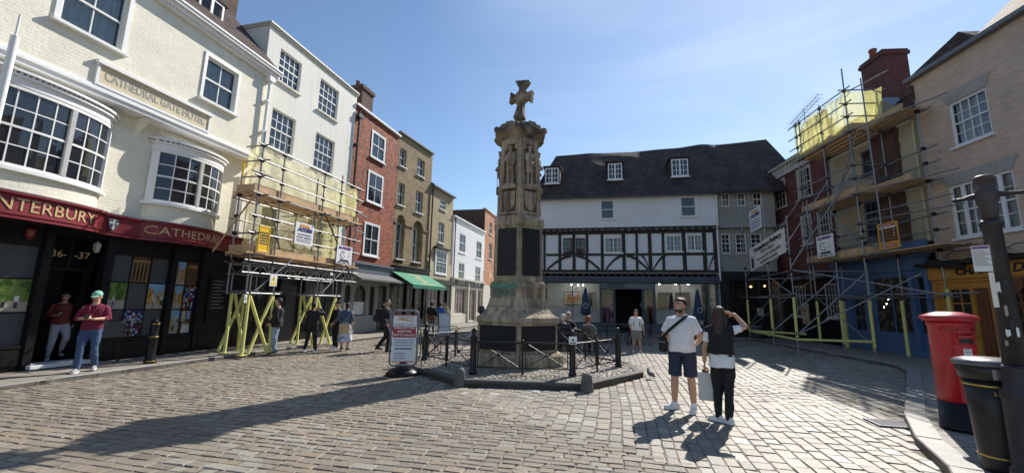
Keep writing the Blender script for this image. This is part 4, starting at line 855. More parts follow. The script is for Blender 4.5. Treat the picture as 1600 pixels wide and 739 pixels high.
# timbers
zt, zm, zb = zJ-.22, (Z(870, 399, .2)+Z(1100, 396, .2))/2, zK+.16
def beam(mb, a, b, c, d, y0=Y2-.035): mb.box(a, b, y0+random.uniform(-.006, .004), Y2-.003, c, d)
o_ = MB(); beam(o_, U0, UE, zt-.1, zt+.12, Y2-.05); o_.build('wall_plate', 'black_timber', ct)
o_ = MB(); beam(o_, U0, UE, zb-.12, zb+.04, Y2-.05); o_.build('wall_plate', 'black_timber', ct)
posts = [851, 875, 897, 917, 941, 975, 995, 1016, 1036.5, 1069.5, 1101, 1118]
for p in posts:
    o_ = MB(); u = U(p, .2); w = .085+random.uniform(-.02, .02); l = random.uniform(-.02, .02)
    o_.add([(u-w, Y2-.04, zb+.04), (u+w, Y2-.04, zb+.04), (u+w+l, Y2-.04, zt-.1), (u-w+l, Y2-.04, zt-.1), (u-w, Y2-.002, zb+.04), (u+w, Y2-.002, zb+.04), (u+w+l, Y2-.002, zt-.1), (u-w+l, Y2-.002, zt-.1)], [(0, 1, 2, 3), (0, 3, 7, 4), (1, 5, 6, 2)])
    o_.build('post', 'black_timber', ct)
o_ = MB(); us_ = [U(p, .2) for p in posts]
for a, b in zip(us_, us_[1:]): beam(o_, a+.09, b-.09, zm-.07, zm+.07)
o_.build('mid_rail', 'black_timber', ct)
def brace(pa, pb, up):     # curved brace; up: which end is high
    ua, ub = U(pa, .2), U(pb, .2); n = 10; o = MB(); zl, zh = zb+.04, zm-.07; P = []
    for i in range(n+1):
        t = i/n; s = t if up == 'r' else 1-t; z = zl+(zh-zl)*(1-(1-s)**1.7); P.append((ua+(ub-ua)*t, z))
    for (x0, z0), (x1, z1) in zip(P, P[1:]):
        o.add([(x0, Y2-.045, z0-.08), (x1, Y2-.045, z1-.08), (x1, Y2-.045, z1+.08), (x0, Y2-.045, z0+.08), (x0, Y2-.002, z0-.08), (x1, Y2-.002, z1-.08), (x1, Y2-.002, z1+.08), (x0, Y2-.002, z0+.08)], [(0, 1, 2, 3), (0, 4, 5, 1), (3, 2, 6, 7)])
    o.build('brace', 'black_timber', ct)
for a, b, k in ((855, 893, 'r'), (901, 937, 'l'), (946, 973, 'r'), (979, 1012, 'l'), (1020, 1040, 'r'), (1106, 1118, 'r'), (1002, 1014, 'l')): brace(a, b, k)
for zz, y0, y1 in ((zJ, Y1-.02, Y2), (zK, Y2-.14, -.05)):
    x = U0+.1
    while x < UE-.1: o_ = MB(); o_.box(x, x+.13, y0, y1, zz-.17+random.uniform(-.01, .01), zz-.003); o_.build('joist_end', 'black_timber', ct); x += .36+random.uniform(-.03, .03)
o_ = MB(); o_.box(U0, UE, Y1-.03, Y1+.05, zJ-.04, zJ+.03); o_.build('jetty_beam', 'black_timber', ct)
# roof: real slopes with a sagging, uneven ridge
RD = 3.3
ridge = [(869, 244), (920, 240), (981, 238), (1020, 235), (1058, 231), (1095, 226), (1120, 226.5), (1147, 224), (1197, 218)]
rp = [FT.hit(a, b, -RD) for a, b in ridge]
UR = U(1203, -1)
o_ = MB(); n = 60; ev = Y1-.35; rows = 14
ul, ur = U0-.35, UR+1.6
def ridge_at(t):
    x = rp[0][0]+(rp[-1][0]-rp[0][0])*t
    for (xa, za), (xb, zb_) in zip(rp, rp[1:]):
        if xa <= x <= xb+1e-6: return x, za+(zb_-za)*(x-xa)/(xb-xa)
    return rp[-1]
vs = []
for j in range(rows+1):
    s = j/rows
    for i in range(n+1):
        t = i/n; xr, zr = ridge_at(t); xe = ul+(ur-ul)*t
        wv = .03*noise.noise(Vector((t*9, s*5, 1)))
        vs.append((xe+(xr-xe)*s, ev+(RD-ev)*s, zE+(zr-zE)*s+wv))
fs = [(j*(n+1)+i, j*(n+1)+i+1, (j+1)*(n+1)+i+1, (j+1)*(n+1)+i) for j in range(rows) for i in range(n)]
o_.add(vs, fs, True)
k = len(vs); vb = []
for i in range(n+1):
    t = i/n; xr, zr = ridge_at(t); vb.append((ul+(ur-ul)*t, RD*2+.3, zE))
top0 = rows*(n+1)
o_.add([vs[top0+i] for i in range(n+1)]+vb, [(i, i+1, n+2+i, n+1+i) for i in range(n)], True)
o_.add([vs[0], vs[top0], vb[0]], [(0, 1, 2)]); o_.add([vs[n], vs[top0+n], vb[-1]], [(0, 2, 1)])
o_.add([vs[i] for i in range(n+1)]+[(v[0], v[1]+.0, v[2]-.08) for v in vs[:n+1]], [(i, n+1+i, n+2+i, i+1) for i in range(n)])
rf = o_.build('roof', 'roof_tile', ct)
o_ = MB(); o_.box(U0-.2, UE+.05, Y1-.42, Y1-.3, zE-.12, zE-.02)
x = U0+.4
while x < UE: o_.tube((x, Y1-.36, zE-.05), (x, Y1-.36, zE+.24), .012, 5); x += 1.15
o_.build('gutter', 'black_iron', ct)
for (xl, xr, yt, yb) in ((852, 873, 263, 287), (950, 972, 256, 281), (1049, 1075, 249, 276)):
    yf = .6
    for _ in range(6): r = FT.rect(xl, xr, yt, yb, -yf); yf = ev+(RD-ev)*(r[2]-.10-zE)/(rp[4][1]-zE)-.03
    o_ = MB(); o_.box(r[0]-.06, r[1]+.06, yf+.001, yf+1.6, r[2]-.1, r[3]+.06); o_.box(r[0]-.14, r[1]+.14, yf-.1, yf+1.8, r[3]+.061, r[3]+.13); dm = o_.build('dormer', 'roof_tile', rf)
    window(ct, r, 4, 3, y=-.05, face=yf, sash=False, mull=(.5,), sill=.05, fw=.06, bar=.03, cur='split' if xl < 1000 else None)
# gallery shopfront
zf = zK-.18
o_ = MB(); o_.box(U0, UE, Y2-.16, -.05, zf-.16, zf-.0); o_.box(U0, UE, Y2-.1, -.05, zf-.32, zf-.161)
wl = FT.rect(855, 936, 443, 497); wr = FT.rect(1022, 1100, 443, 500); zs0 = .62
L0, L1, Rr0, Rr1 = U(853), U(937), U(1021), U(1101); D0, D1 = U(959), U(1002); zw = zf-.34
ho = [(L0, L1, zs0, zw), (U(938.5), D0-.05, zs0, zw-.32), (D0, D1, .12, zw-.32), (D1+.05, U(1019.5), zs0, zw-.32), (Rr0, Rr1, zs0, zw), (U(1103), U(1116), zs0, zw)]
wall(o_, U0, UE, .1, zf-.3, ho, .16, -.02); gal = o_.build('shopfront', 'navy_grey', ct)
o_ = MB(); o_.box(U(938), U(1020), -.12, -.023, zw-.34, zw+.0); fb = o_.build('fascia', 'fascia_slate', ct)
text('CASTLE', .30, 'sign_black', fb, U(961), -.126, zw-.17, width=U(973)-U(948), bold=.012, spacing=1.1)
text('FINE ART', .28, 'sign_grey', fb, U(993), -.126, zw-.17, width=U(1009)-U(977), spacing=1.15)
# interior of the gallery: bright white rooms with framed pictures
o_ = MB(); o_.quad((L0-.1, 1.6, .3), (L1, 1.6, .3), (L1, 1.6, zw+.1), (L0-.1, 1.6, zw+.1)); o_.quad((Rr0, 1.6, .3), (Rr1+.1, 1.6, .3), (Rr1+.1, 1.6, zw+.1), (Rr0, 1.6, zw+.1)); o_.quad((L0-.1, .2, .55), (UE, .2, .55), (UE, 1.6, .55), (L0-.1, 1.6, .55))
o_.build('room_wall', 'cottage_white', ct)
o_ = MB(); o_.quad((L1, 3.0, .1), (Rr0, 3.0, .1), (Rr0, 3.0, zw), (L1, 3.0, zw)); o_.quad((L1+.02, .17, .1), (L1+.02, 3, .1), (L1+.02, 3, zw), (L1+.02, .17, zw)); o_.quad((Rr0-.02, .17, .1), (Rr0-.02, 3, .1), (Rr0-.02, 3, zw), (Rr0-.02, .17, zw)); o_.quad((L0-.1, .2, zw+.09), (UE, .2, zw+.09), (UE, 3, zw+.09), (L0-.1, 3, zw+.09)); o_.build('room_wall', 'room_dark', ct)
for a, b, c, d in ho:
    o_ = MB(); e = .04; o_.box(a, a+e, .05, .1, c, d); o_.box(b-e, b, .05, .1, c, d); o_.box(a+e, b-e, .05, .1, c, c+e); o_.box(a+e, b-e, .05, .1, d-e, d)
    if b-a > 2: o_.box((a+b)/2-.02, (a+b)/2+.02, .052, .098, c+e, d-e)
    w = o_.build('shop_window', 'navy_grey', ct)
    if (a, b) == (D0, D1): continue
    g = MB(); g.quad((a, .08, c), (b, .08, c), (b, .08, d), (a, .08, d)); g.build('pane', 'glass_shop', w)
def art(px0, px1, py0, py1, mat, mount='sign_white', off=-1.2, fr='sign_black'):
    r = FT.rect(px0, px1, py0, py1, off); o = MB(); Y = -off
    e = .05; o.box(r[0]-e, r[1]+e, Y, Y+.05, r[2]-e, r[3]+e); 
    q = empty('framed_picture', tuple(FT.w((r[0]+r[1])/2, off, r[2])), FT.rz); x = (r[0]+r[1])/2
    for v in range(len(o.v)): o.v[v] = (o.v[v][0]-x, o.v[v][1]-Y, o.v[v][2]-r[2])
    o.build('frame', fr, q); hw = (r[1]-r[0])/2; hh = r[3]-r[2]
    g = MB(); g.quad((-hw, -.006, 0), (hw, -.006, 0), (hw, -.006, hh), (-hw, -.006, hh)); g.build('mount', mount, q)
    k = (.34 if mount == 'sign_black' else .12)*hw; g = MB(); g.quad((-hw+k, -.012, k), (hw-k, -.012, k), (hw-k, -.012, hh-k), (-hw+k, -.012, hh-k)); g.build('picture', mat, q); return q
tag(art(882, 909, 457, 475, 'painting_bright'), 'bright yellow and orange picture framed in the left gallery window', 'picture')
tag(art(921, 930, 458, 478, 'painting_dark'), 'small dark picture behind the folded parasol in the left gallery window', 'picture')
tag(art(1030, 1050, 458, 481, 'painting_dark', 'sign_black'), 'black framed portrait, left one in the right gallery window', 'picture')
tag(art(1057, 1077, 458, 481, 'painting_dark', 'sign_black'), 'black framed picture, right one in the right gallery window behind the man', 'picture')
for px, py in ((893, 445), (903, 445), (911, 445), (1030, 444), (1056, 444), (1075, 444)):
    u, z = FT.hit(px, py, -.9); o_ = MB(); o_.ball((u, .9, z), .035, .035, .03, 8, 6); o_.build('spotlight', 'white_bulb', ct)
# statuettes in the side windows of the entrance (a purple and a green figure)
for px, mt in ((950, 'sign_purple'), (1006, 'verdigris')):
    q = FT.w(U(px, -.4), -.4, .58); st = empty('mannequin', tuple(q), FT.rz, 'purple shop mannequin in the window left of the gallery door' if px < 1000 else 'green shop mannequin in the window right of the gallery door', 'mannequin')
    o_ = MB(); o_.ball((0, 0, 1.55), .09, .1, .13); o_.tube((0, 0, 1.35), (0, 0, 1.5), .05); o_.lathe([(.1, .75), (.17, .85), (.14, 1.05), (.19, 1.28), (.12, 1.38), (0, 1.4)], (0, 0, 0), 14, 1, .6)
    for s in (-1, 1): o_.tube((s*.09, 0, .8), (s*.12, 0, .02), .085, 10, .05); o_.tube((s*.18, 0, 1.3), (s*.27, 0, 1.05), .05, 8, .04); o_.tube((s*.27, 0, 1.05), (s*.15, -.05, .85), .04, 8, .03)
    o_.build('figure', mt, st); o_ = MB(); o_.box(-.25, .25, -.2, .2, 0, .03); o_.build('base', 'sign_black', st)
o_ = MB(); o_.path([(UE+.0, Y1-.12, zE-.1), (UE+.0, Y1-.1, zJ+.05), (UE+.02, Y2-.12, zJ-.15), (UE+.02, Y2-.12, zf-.2)], .05, 10); o_.build('downpipe', 'white_paint', ct)

# ================================================================== GREY PANELLED BUILDING
FG = Face(FT.pt(UE+.12), 101.0)
gb = house('grey_panelled_building', FG, 'grey building with rows of small paned windows left of the red brick pub')
GE = FG.hit(1197, 400)[0]+.5
zj = FG.hit(1150, 355, .3)[1]; ze = FG.hit(1150, 294, .3)[1]; zg = FG.hit(1150, 424, 0)[1]
up_ = [R4(FG, 1127, 1140, 304, 323.5, .3), R4(FG, 1151.5, 1164.5, 302, 322.5, .3), R4(FG, 1176, 1190, 300, 321, .3)]
lw_ = [R4(FG, 1127, 1141, 366, 397, 0), R4(FG, 1149.5, 1166, 365, 396, 0), R4(FG, 1173, 1190, 364, 395, 0)]
for k in (up_, lw_):
    a = sum(r[2] for r in k)/3; b = sum(r[3] for r in k)/3
    for i in range(3): k[i] = (k[i][0], k[i][1], a, b)
o_ = MB(); wall(o_, 0, GE, zj, ze, up_, .08, -.3); shell(o_, 0, GE, zj, ze, 6, -.3); o_.quad((0, -.3, zj), (GE, -.3, zj), (GE, 0, zj), (0, 0, zj)); wall(o_, 0, GE, zg, zj, lw_, .08, 0); shell(o_, 0, GE, .1, zj, 6); o_.build('wall', 'grey_render', gb)
o_ = MB(); zz = up_[0][2]-.12
o_.box(0, GE, -.36, -.303, zj-.02, zj+.06); o_.box(0, GE, -.34, -.303, zz-.03, zz); o_.box(0, GE, -.4, -.1, ze+.002, ze+.1); o_.box(0, GE, -.04, -.003, lw_[0][2]-.14, lw_[0][2]-.1)
for a, b in ((0, up_[0][0]-.08), (up_[0][1]+.08, up_[1][0]-.08), (up_[1][1]+.08, up_[2][0]-.08), (up_[2][1]+.08, GE)): o_.box(a, b, -.32, -.303, zz, ze)
for a, b in ((0, lw_[0][0]-.06), (lw_[0][1]+.06, lw_[1][0]-.06), (lw_[1][1]+.06, lw_[2][0]-.06), (lw_[2][1]+.06, GE)): o_.box(a, b, -.03, -.003, lw_[0][2]-.1, zj-.003)
o_.build('panel_trim', 'buff_render' if False else 'sign_grey', gb)
for i, r in enumerate(up_): window(gb, r, 2, 2, y=.02, face=-.3, sill=0, fw=.05, cur=('split', 'split', None)[i])
for i, r in enumerate(lw_): window(gb, r, 2, 4, y=.02, face=0, sill=0, fw=.05)
dk = MB(); dk.box(.1, GE-.1, 1.2, 1.25, .2, ze); dk.build('room_wall', 'room_dark', gb)
o_ = MB(); wall(o_, 0, GE, .1, zg, [(.4, 1.9, .5, zg-.5), (2.1, 3.0, .12, zg-.5)], .2, -.02); o_.box(0, GE, -.25, -.023, zg-.35, zg-.05); o_.build('shopfront', 'black_paint', gb)
for px, py in ((1171, 448), (1192, 447), (1156, 372)):
    u, z = FG.hit(px, py, -.5); o_ = MB(); o_.ball((u, .3, z), .06, .06, .05, 8, 6); o_.build('lamp_bulb', 'warm_bulb', gb)
for k in ((.4, 1.9, .5, zg-.5), (2.1, 3.0, .12, zg-.5)):
    g = MB(); g.quad((k[0], .1, k[2]), (k[1], .1, k[2]), (k[1], .1, k[3]), (k[0], .1, k[3])); g.build('pane', 'glass_clear', gb)
# chalkboard and bin by the door
q = FG.w(FG.hit(1189, 500, .6)[0], .6, .12); mb_ = empty('menu_stand', tuple(q), FG.rz, 'pale menu box on a post outside the dark shop', 'menu stand')
o_ = MB(); o_.tube((0, 0, 0), (0, 0, 1.2), .025); o_.lathe([(.2, 0), (.2, .03), (0, .04)], n=16); o_.build('post', 'black_iron', mb_); o_ = MB(); o_.bbox(-.15, .15, -.05, .05, 1.1, 1.5, .01); o_.build('menu_box', 'sign_grey', mb_)
q = FG.w(FG.hit(1181, 520, .5)[0], .5, .12); cr_ = empty('planter_crate', tuple(q), FG.rz, 'blue grey planter tub standing against the dark shop', 'planter'); o_ = MB(); o_.lathe([(.22, 0), (.3, .55), (.32, .56), (.32, .6), (.27, .6), (.2, .1), (0, .1)], n=20); o_.build('tub', 'fascia_slate', cr_)

# ================================================================== RIGHT ROW
FX = Face((14.0, 15.5), 5.0, True)
UX = lambda px, py=400, off=0: FX.hit(px, py, off)[0]
ZX = lambda px, py, off=0: FX.hit(px, py, off)[1]
# --- red brick pub
pb = house('brick_pub', FX, 'dark red brick pub with cream eaves and a black ground floor behind the right scaffold')
P0, P1 = UX(1196), UX(1303, 330)
PE = 9.05
ws = [R4(FX, 1209.5, 1227, 283, 320), R4(FX, 1247, 1267, 262, 310), R4(FX, 1214, 1230, 349, 385), R4(FX, 1254, 1268, 337, 382), R4(FX, 1280, 1296, 330, 378)]
za, zb2 = ws[1][2], ws[1][3]; ws[0] = (ws[0][0], ws[0][1], za, zb2); z2, z3 = ws[3][2], ws[3][3]
for i in (2, 3, 4): ws[i] = (ws[i][0], ws[i][1], z2, z3)
o_ = MB(); wall(o_, P0, P1, 3.3, PE, ws, .1); shell(o_, P0, P1, .1, PE, 7); o_.build('wall', 'red_brick', pb)
for i, r in enumerate(ws): window(pb, r, 3, 4, y=.01, sill=.06, fw=.07, surround=.06, frame='beige_paint')
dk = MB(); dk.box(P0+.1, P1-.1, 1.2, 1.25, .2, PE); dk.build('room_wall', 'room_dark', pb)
o_ = MB(); o_.box(P0-.3, P1, -.12, -.003, PE-.45, PE-.002); o_.box(P0-.4, P1, -.3, .1, PE+.001, PE+.14)
x = P0
while x < P1-.2: o_.box(x, x+.09, -.2, -.122, PE-.2, PE-.003); x += .3
o_.build('eaves_cornice', 'beige_paint', pb)
o_ = MB(); o_.prism([(-.35, PE+.14), (2.6, PE+1.9), (6.0, PE+.14)], P0-.3, P1, axis='x'); rf = o_.build('roof', 'roof_tile', pb)
uc = UX(1262, 190, -1.6); ch = MB(); ch.box(uc-.75, uc+.85, 1.6, 2.4, 9.5, ZX(1262, 196, -1.6)); zc = ZX(1262, 196, -1.6); c_ = ch.build('chimney', 'dark_brick', rf)
for i in range(5): k = MB(); k.lathe([(.14, 0), (.16, .06), (.12, .4), (.15, .46), (0, .46)], (uc-.6+i*.34, 2.0, zc), 10); k.build('chimney_pot', 'black_iron' if i < 3 else 'terracotta', c_)
ae = MB(); q = (uc-.55, 1.8, zc)
ae.tube(q, (q[0], q[1], zc+1.2), .018); 
for zo, l, dz in ((1.15, 1.3, .25), (.9, 1.3, .25)):
    a = Vector((q[0]-l, q[1], zc+zo-dz*.9)); b = Vector((q[0]+l, q[1], zc+zo+dz*.9)); ae.tube(a, b, .012, 5)
    for i in range(12): p = a.lerp(b, i/11); ae.tube(p+Vector((0, -.25, 0)), p+Vector((0, .25, 0)), .007, 4); ae.tube(p+Vector((0, 0, -.08)), p+Vector((0, 0, .08)), .007, 4)
at_ = ae.build('aerial', 'steel_tube', None); tag(at_, 'two armed television aerial above the dark chimney pots', 'aerial'); at_.matrix_world = Matrix.Translation((FX.A.x, FX.A.y, 0)) @ Matrix.Rotation(FX.rz, 4, 'Z')
# ground floor of the pub
PB1 = UX(1314, 470)
w1_, w2_ = R4(FX, 1240, 1260, 442, 485), R4(FX, 1291, 1312, 440, 488)
w1_ = (w1_[0], w1_[1], 1.25, 2.75); w2_ = (w2_[0], w2_[1], 1.25, 2.75)
hh = [w1_, w2_, (w1_[0]-1.9, w1_[0]-.9, .12, 2.6), (w1_[1]+.5, w1_[1]+1.3, .12, 2.6)]
o_ = MB(); wall(o_, P0, PB1, .1, 3.3, hh, .15, -.02); o_.box(P0, PB1, -.1, -.023, .1, .7); o_.build('shopfront', 'black_paint', pb)
for r in (w1_, w2_): window(pb, r, 4, 3, y=-.03, sash=False, fw=.05, sill=.04, frame='beige_paint')
for r in hh[2:]: o_ = MB(); o_.box(r[0], r[1], .1, .14, r[2], r[3]); o_.build('door', 'black_paint', pb)
o_ = MB(); o_.box(P0, PB1, -.2, -.023, 2.95, 3.28); fb = o_.build('fascia', 'black_paint', pb)
u0, u1 = UX(1222, 432, .2), UX(1288, 426, .2)
text('THE OLD BUTTERMARKET', .26, 'sign_grey', fb, (u0+u1)/2, -.205, 3.11, width=u1-u0)
o_ = MB(); o_.box(UX(1246), UX(1246)+.55, -.05, -.024, .9, 1.9); mb_ = o_.build('poster', 'photo_table', pb)
# --- house behind the scaffold: cream render, old brick pier, blue shop
sh = house('blue_shop_house', FX, 'cream rendered house with a rough brick pier above a blue shopfront, behind the scaffold')
S0, S1 = P1, UX(1440, 250)
SE = 9.0
sw = FX.rect(1351, 1381, 312, 374); q1 = UX(1378, 330); q2 = UX(1413, 300)
sw2 = FX.rect(1345, 1372, 232, 272)
o_ = MB(); wall(o_, S0, q1, 3.9, SE, [sw, sw2], .1); wall(o_, q2, S1, 3.9, SE, [], .1); shell(o_, S0, S1, .1, SE, 7); o_.build('wall', 'cream_render' if False else 'buff_render', sh)
o_ = MB(); o_.box(q1, q2, -.10, .5, 4.0, 8.75); 
for i in range(26): z = 4.0+i*.18; o_.box(q2, q2+random.uniform(.02, .12), -.08, .2, z, z+.15)
o_.build('brick_pier', 'dark_brick', sh)
window(sh, sw, 3, 4, y=.03, fw=.06, sill=.05, frame='fascia_slate'); window(sh, sw2, 2, 2, y=.03, fw=.06, sill=.05, frame='fascia_slate')
dk = MB(); dk.box(S0+.1, S1-.1, 1.2, 1.25, .2, SE); dk.build('room_wall', 'room_dark', sh)
g0, g1 = UX(1374, 172), UX(1409, 160); gz = ZX(1391, 178)
o_ = MB(); o_.prism([(g0-.1, gz), (g1+.1, gz), ((g0+g1)/2, gz+.62)], -.35, .3); o_.box(g0-.15, g1+.15, -.42, .3, gz-.14, gz-.003); o_.build('pediment', 'fascia_slate', sh)
o_ = MB(); o_.prism([(-.1, SE), (2.6, SE+1.5), (6.0, SE)], S0, S1+.05, axis='x'); rf = o_.build('roof', 'roof_tile', sh)
c0, c1 = FX.hit(1345, 110, -2)[0], FX.hit(1420, 100, -3)[0]; cz1 = FX.hit(1380, 76, -2)[1]
o_ = MB(); o_.box(c0, c1, 2.0, 3.0, 9.5, cz1-.25); o_.box(c0-.07, c1+.07, 1.93, 3.07, cz1-.25, cz1-.1); o_.box(c0-.03, c1+.03, 1.97, 3.03, cz1-.1, cz1); c_ = o_.build('chimney', 'chimney_brick', rf)
o_ = MB(); o_.lathe([(.17, 0), (.16, .06), (.13, .5), (.17, .55), (.15, .62), (0, .62)], (c0+.28, 2.4, cz1), 14); o_.build('chimney_pot', 'terracotta', c_)
# hung tiles patch and downpipes at the junction
ux = UX(1446, 300); o_ = MB(); o_.path([(UX(1404, 170), -.1, ZX(1404, 170)), (UX(1430, 182), -.1, ZX(1430, 186)), (ux-.02, -.1, ZX(1436, 200)), (ux, -.1, 3.9)], .05, 8); o_.build('downpipe', 'buff_render', sh)
o_ = MB(); t0, t1 = UX(1408, 150), UX(1431, 160); o_.box(t0, t1, -.06, -.003, SE-.75, SE+.3); o_.build('hung_tiles', 'roof_tile', sh)
# blue shopfront
b0, b1 = PB1, UX(1464, 470)
zc_ = ZX(1400, 395, .2)
da, db = UX(1434, 470), UX(1455, 470)
wn = [(UX(1326), UX(1345), .75, 2.3), (UX(1368, 470), UX(1427, 470), .78, 2.85), (da, db, .3, 2.75)]
o_ = MB(); wall(o_, b0, b1, .1, 3.3, wn, .14, -.08); o_.box(b0, b1, -.2, -.083, 3.0, 3.4); o_.box(b0, b1, -.32, .0, 3.401, 3.6); o_.box(b0-.02, b1+.02, -.42, .0, 3.601, 3.68); o_.box(b0, b1, -.1, 0, 3.681, 4.0)
for x in (b0+.02, UX(1362, 470), UX(1429, 470), b1-.2): o_.box(x, x+.16, -.15, -.083, .1, 3.0)
o_.build('shopfront', 'shop_blue', sh)
window(sh, wn[1], 2, 1, y=-.02, face=-.02, sash=False, frame='shop_blue', sill=.03, glass='shop_goods', fw=.06, bar=.05); window(sh, wn[0], 2, 1, y=-.02, face=-.02, sash=False, frame='shop_blue', sill=.03, glass='shop_goods', fw=.06)
o_ = MB(); o_.box(da, db, .0, .05, .15, .9); o_.box(da, da+.08, .0, .05, .9, 2.75); o_.box(db-.08, db, .0, .05, .9, 2.75); o_.box(da+.08, db-.08, .0, .05, 2.2, 2.3); o_.box(da+.08, db-.08, .02, .03, .9, 2.2); dr_ = o_.build('door', 'shop_blue', sh); o_ = MB(); o_.box(da+.08, db-.08, .005, .015, .9, 2.2); o_.build('pane', 'glass_dark', dr_)
for px, py in ((1395, 480), (1399, 475), (1402, 468)):
    u, z = FX.hit(px, py, -.3); o_ = MB(); o_.ball((u, .02, z), .03, .03, .03, 8, 6); o_.build('lamp_bulb', 'white_bulb', sh)
# --- yellow brick building at the right edge
yr = house('gault_brick_building', FX, 'tall pale yellow brick building with white sash windows behind the red pillar box')
Y0 = S1+.02; YE = 16; GE_ = 9.45
g1_, g2_ = R4(FX, 1484, 1548, 147, 222), R4(FX, 1486, 1592, 276, 366)
g2_ = (g2_[0], g2_[1], g2_[2], g2_[3])
ws = [g1_, g2_, (g1_[0]+3.6, g1_[1]+3.6, g1_[2], g1_[3]), (g2_[0]+3.6, g2_[1]+3.6, g2_[2], g2_[3])]
o_ = MB(); wall(o_, Y0, YE, 3.2, GE_, ws, .12); shell(o_, Y0, YE, .1, GE_, 7); o_.build('wall', 'gault_brick', yr)
dk = MB(); dk.box(Y0+.1, YE-.1, 1.2, 1.25, .2, GE_); dk.build('room_wall', 'room_dark', yr)
for i, r in enumerate(ws):
    window(yr, r, 4 if i % 2 == 0 else 6, 4, y=.04, fw=.07, sill=.06, bar=.022, cur='split' if i % 2 else 'blue', mull=() if i % 2 == 0 else (.19, .81))
    o_ = MB(); o_.prism([(r[0]-.03, r[3]+.003), (r[1]+.03, r[3]+.003), (r[1]+.2, r[3]+.36), (r[0]-.2, r[3]+.36)], -.02, .0); o_.build('lintel', 'sign_grey', yr)
o_ = MB(); o_.box(Y0-.05, YE, -.22, -.003, GE_-.02, GE_+.1); o_.build('gutter', 'lead', yr)
# roof with a cross gable near the left end
pk = FX.hit(1497, 50, .12); vl = FX.hit(1523, 66, .12)
o_ = MB(); um = vl[0]
gx0, gx1 = Y0-.05, um+.1; gm = pk[0]
o_.prism([(gx0, GE_+.1), (gx1, GE_+.1), (gm, pk[1])], -.12, 4.2)
o_.build('gable_roof', 'roof_tile', yr)
o_ = MB(); o_.add([(um, -.15, GE_+.1), (YE, -.15, GE_+.1), (YE, 2.6, GE_+2.6), (um-.6, 2.6, GE_+2.6), (YE, 5.6, GE_+.1), (um, 5.6, GE_+.1)], [(0, 1, 2, 3), (3, 2, 4, 5), (0, 3, 5), (1, 4, 2)]); o_.build('roof', 'roof_tile_mossy', yr)
# orange shopfront
o_ = MB(); s0 = UX(1466, 470); e1 = UX(1505, 470)
fz0, fz1 = ZX(1520, 432, .15), ZX(1520, 412, .15)
dh = [(UX(1487, 470), UX(1522, 470), .95, 2.35), (UX(1526, 470), UX(1551, 470), .12, 2.3), (UX(1577, 470), UX(1620, 470), .5, 2.35), (UX(1577, 470)+2.2, UX(1577, 470)+4.2, .5, 2.35)]
wall(o_, s0-.0, YE, .1, 2.6, dh, .12, -.06)
for x in (s0+.03, UX(1562, 470), UX(1562, 470)+1.9): o_.box(x, x+.12, -.14, -.063, .1, 2.55)
o_.box(s0, YE, -.12, -.063, 2.5, 2.601); o_.build('shopfront', 'ochre_paint', yr)
o_ = MB(); o_.box(s0, YE, -.2, -.003, 2.602, 3.0); fb = o_.build('fascia', 'ochre_paint', yr)
uA = UX(1492, 420, .2); uB = UX(1560, 420, .2)
text('3', .26, 'sign_grey', fb, UX(1478, 415, .2), -.206, 2.80, bold=.01); text('CHARM', .27, 'sign_black', fb, (uA+uB)/2+.0, -.206, 2.80, width=(uB-uA), bold=.012)
text('DU', .34, 'sign_black', fb, UX(1592, 410, .2)+.1, -.206, 2.80, width=.6, bold=.01, shear=.2)
o_ = MB(); o_.box(s0-.05, YE, -.55, -.003, 3.02, 3.12); o_.box(s0-.05, YE, -.4, -.003, 3.001, 3.019); o_.build('cornice', 'black_paint', yr)
u_ = UX(1462, 412, .5); o_ = MB(); o_.tube((u_-.35, -.35, 3.12), (u_+.7, -.42, 3.0), .14, 12); o_.build('rolled_blind', 'black_timber', yr)
window(yr, dh[0], 2, 3, y=.02, face=-.06, frame='ochre_paint', sash=False, sill=.02, glass='shop_goods_dim', bar=.04); window(yr, dh[2], 2, 4, y=.02, face=-.06, frame='brown_door', sash=False, sill=.02, glass='shop_goods_dim', bar=.05); window(yr, dh[3], 2, 4, y=.02, face=-.06, frame='brown_door', sash=False, sill=.02, glass='shop_goods_dim', bar=.05)
o_ = MB(); d_ = dh[1]; o_.box(d_[0], d_[1], .0, .05, d_[2], d_[3])
for a, b in ((.2, .95), (1.15, 1.95)): 
    w_ = (d_[1]-d_[0]); o_.box(d_[0]+.1, d_[0]+w_*.45, -.015, -.001, a, b); o_.box(d_[0]+w_*.55, d_[1]-.1, -.015, -.001, a, b)
o_.build('door', 'brown_door', yr)
for px in (1476, 1520, 1572):    # swan-neck lamps over the fascia
    u = UX(px, 398, .6); o_ = MB(); o_.path([(u+.45, -.02, 3.3), (u+.35, -.2, 3.42), (u+.1, -.45, 3.4), (u, -.6, 3.25)], .012, 6); ar_ = o_.build('lamp_arm', 'black_iron', yr); o_ = MB(); o_.lathe([(.03, .1), (.06, .06), (.14, 0), (.13, 0), (.0, .05)], (u, -.62, 3.13), 14); o_.build('lamp_shade', 'silver_frame', ar_)
o_ = MB(); u = UX(1587, 430, .1); P = [(u-.15, 2.55), (u+.2, 2.55), (u+.2, 2.3), (u+.02, 2.12), (u-.15, 2.3)]; o_.prism(P, -.17, -.13); o_.build('shield_emblem', 'brown_door', yr)
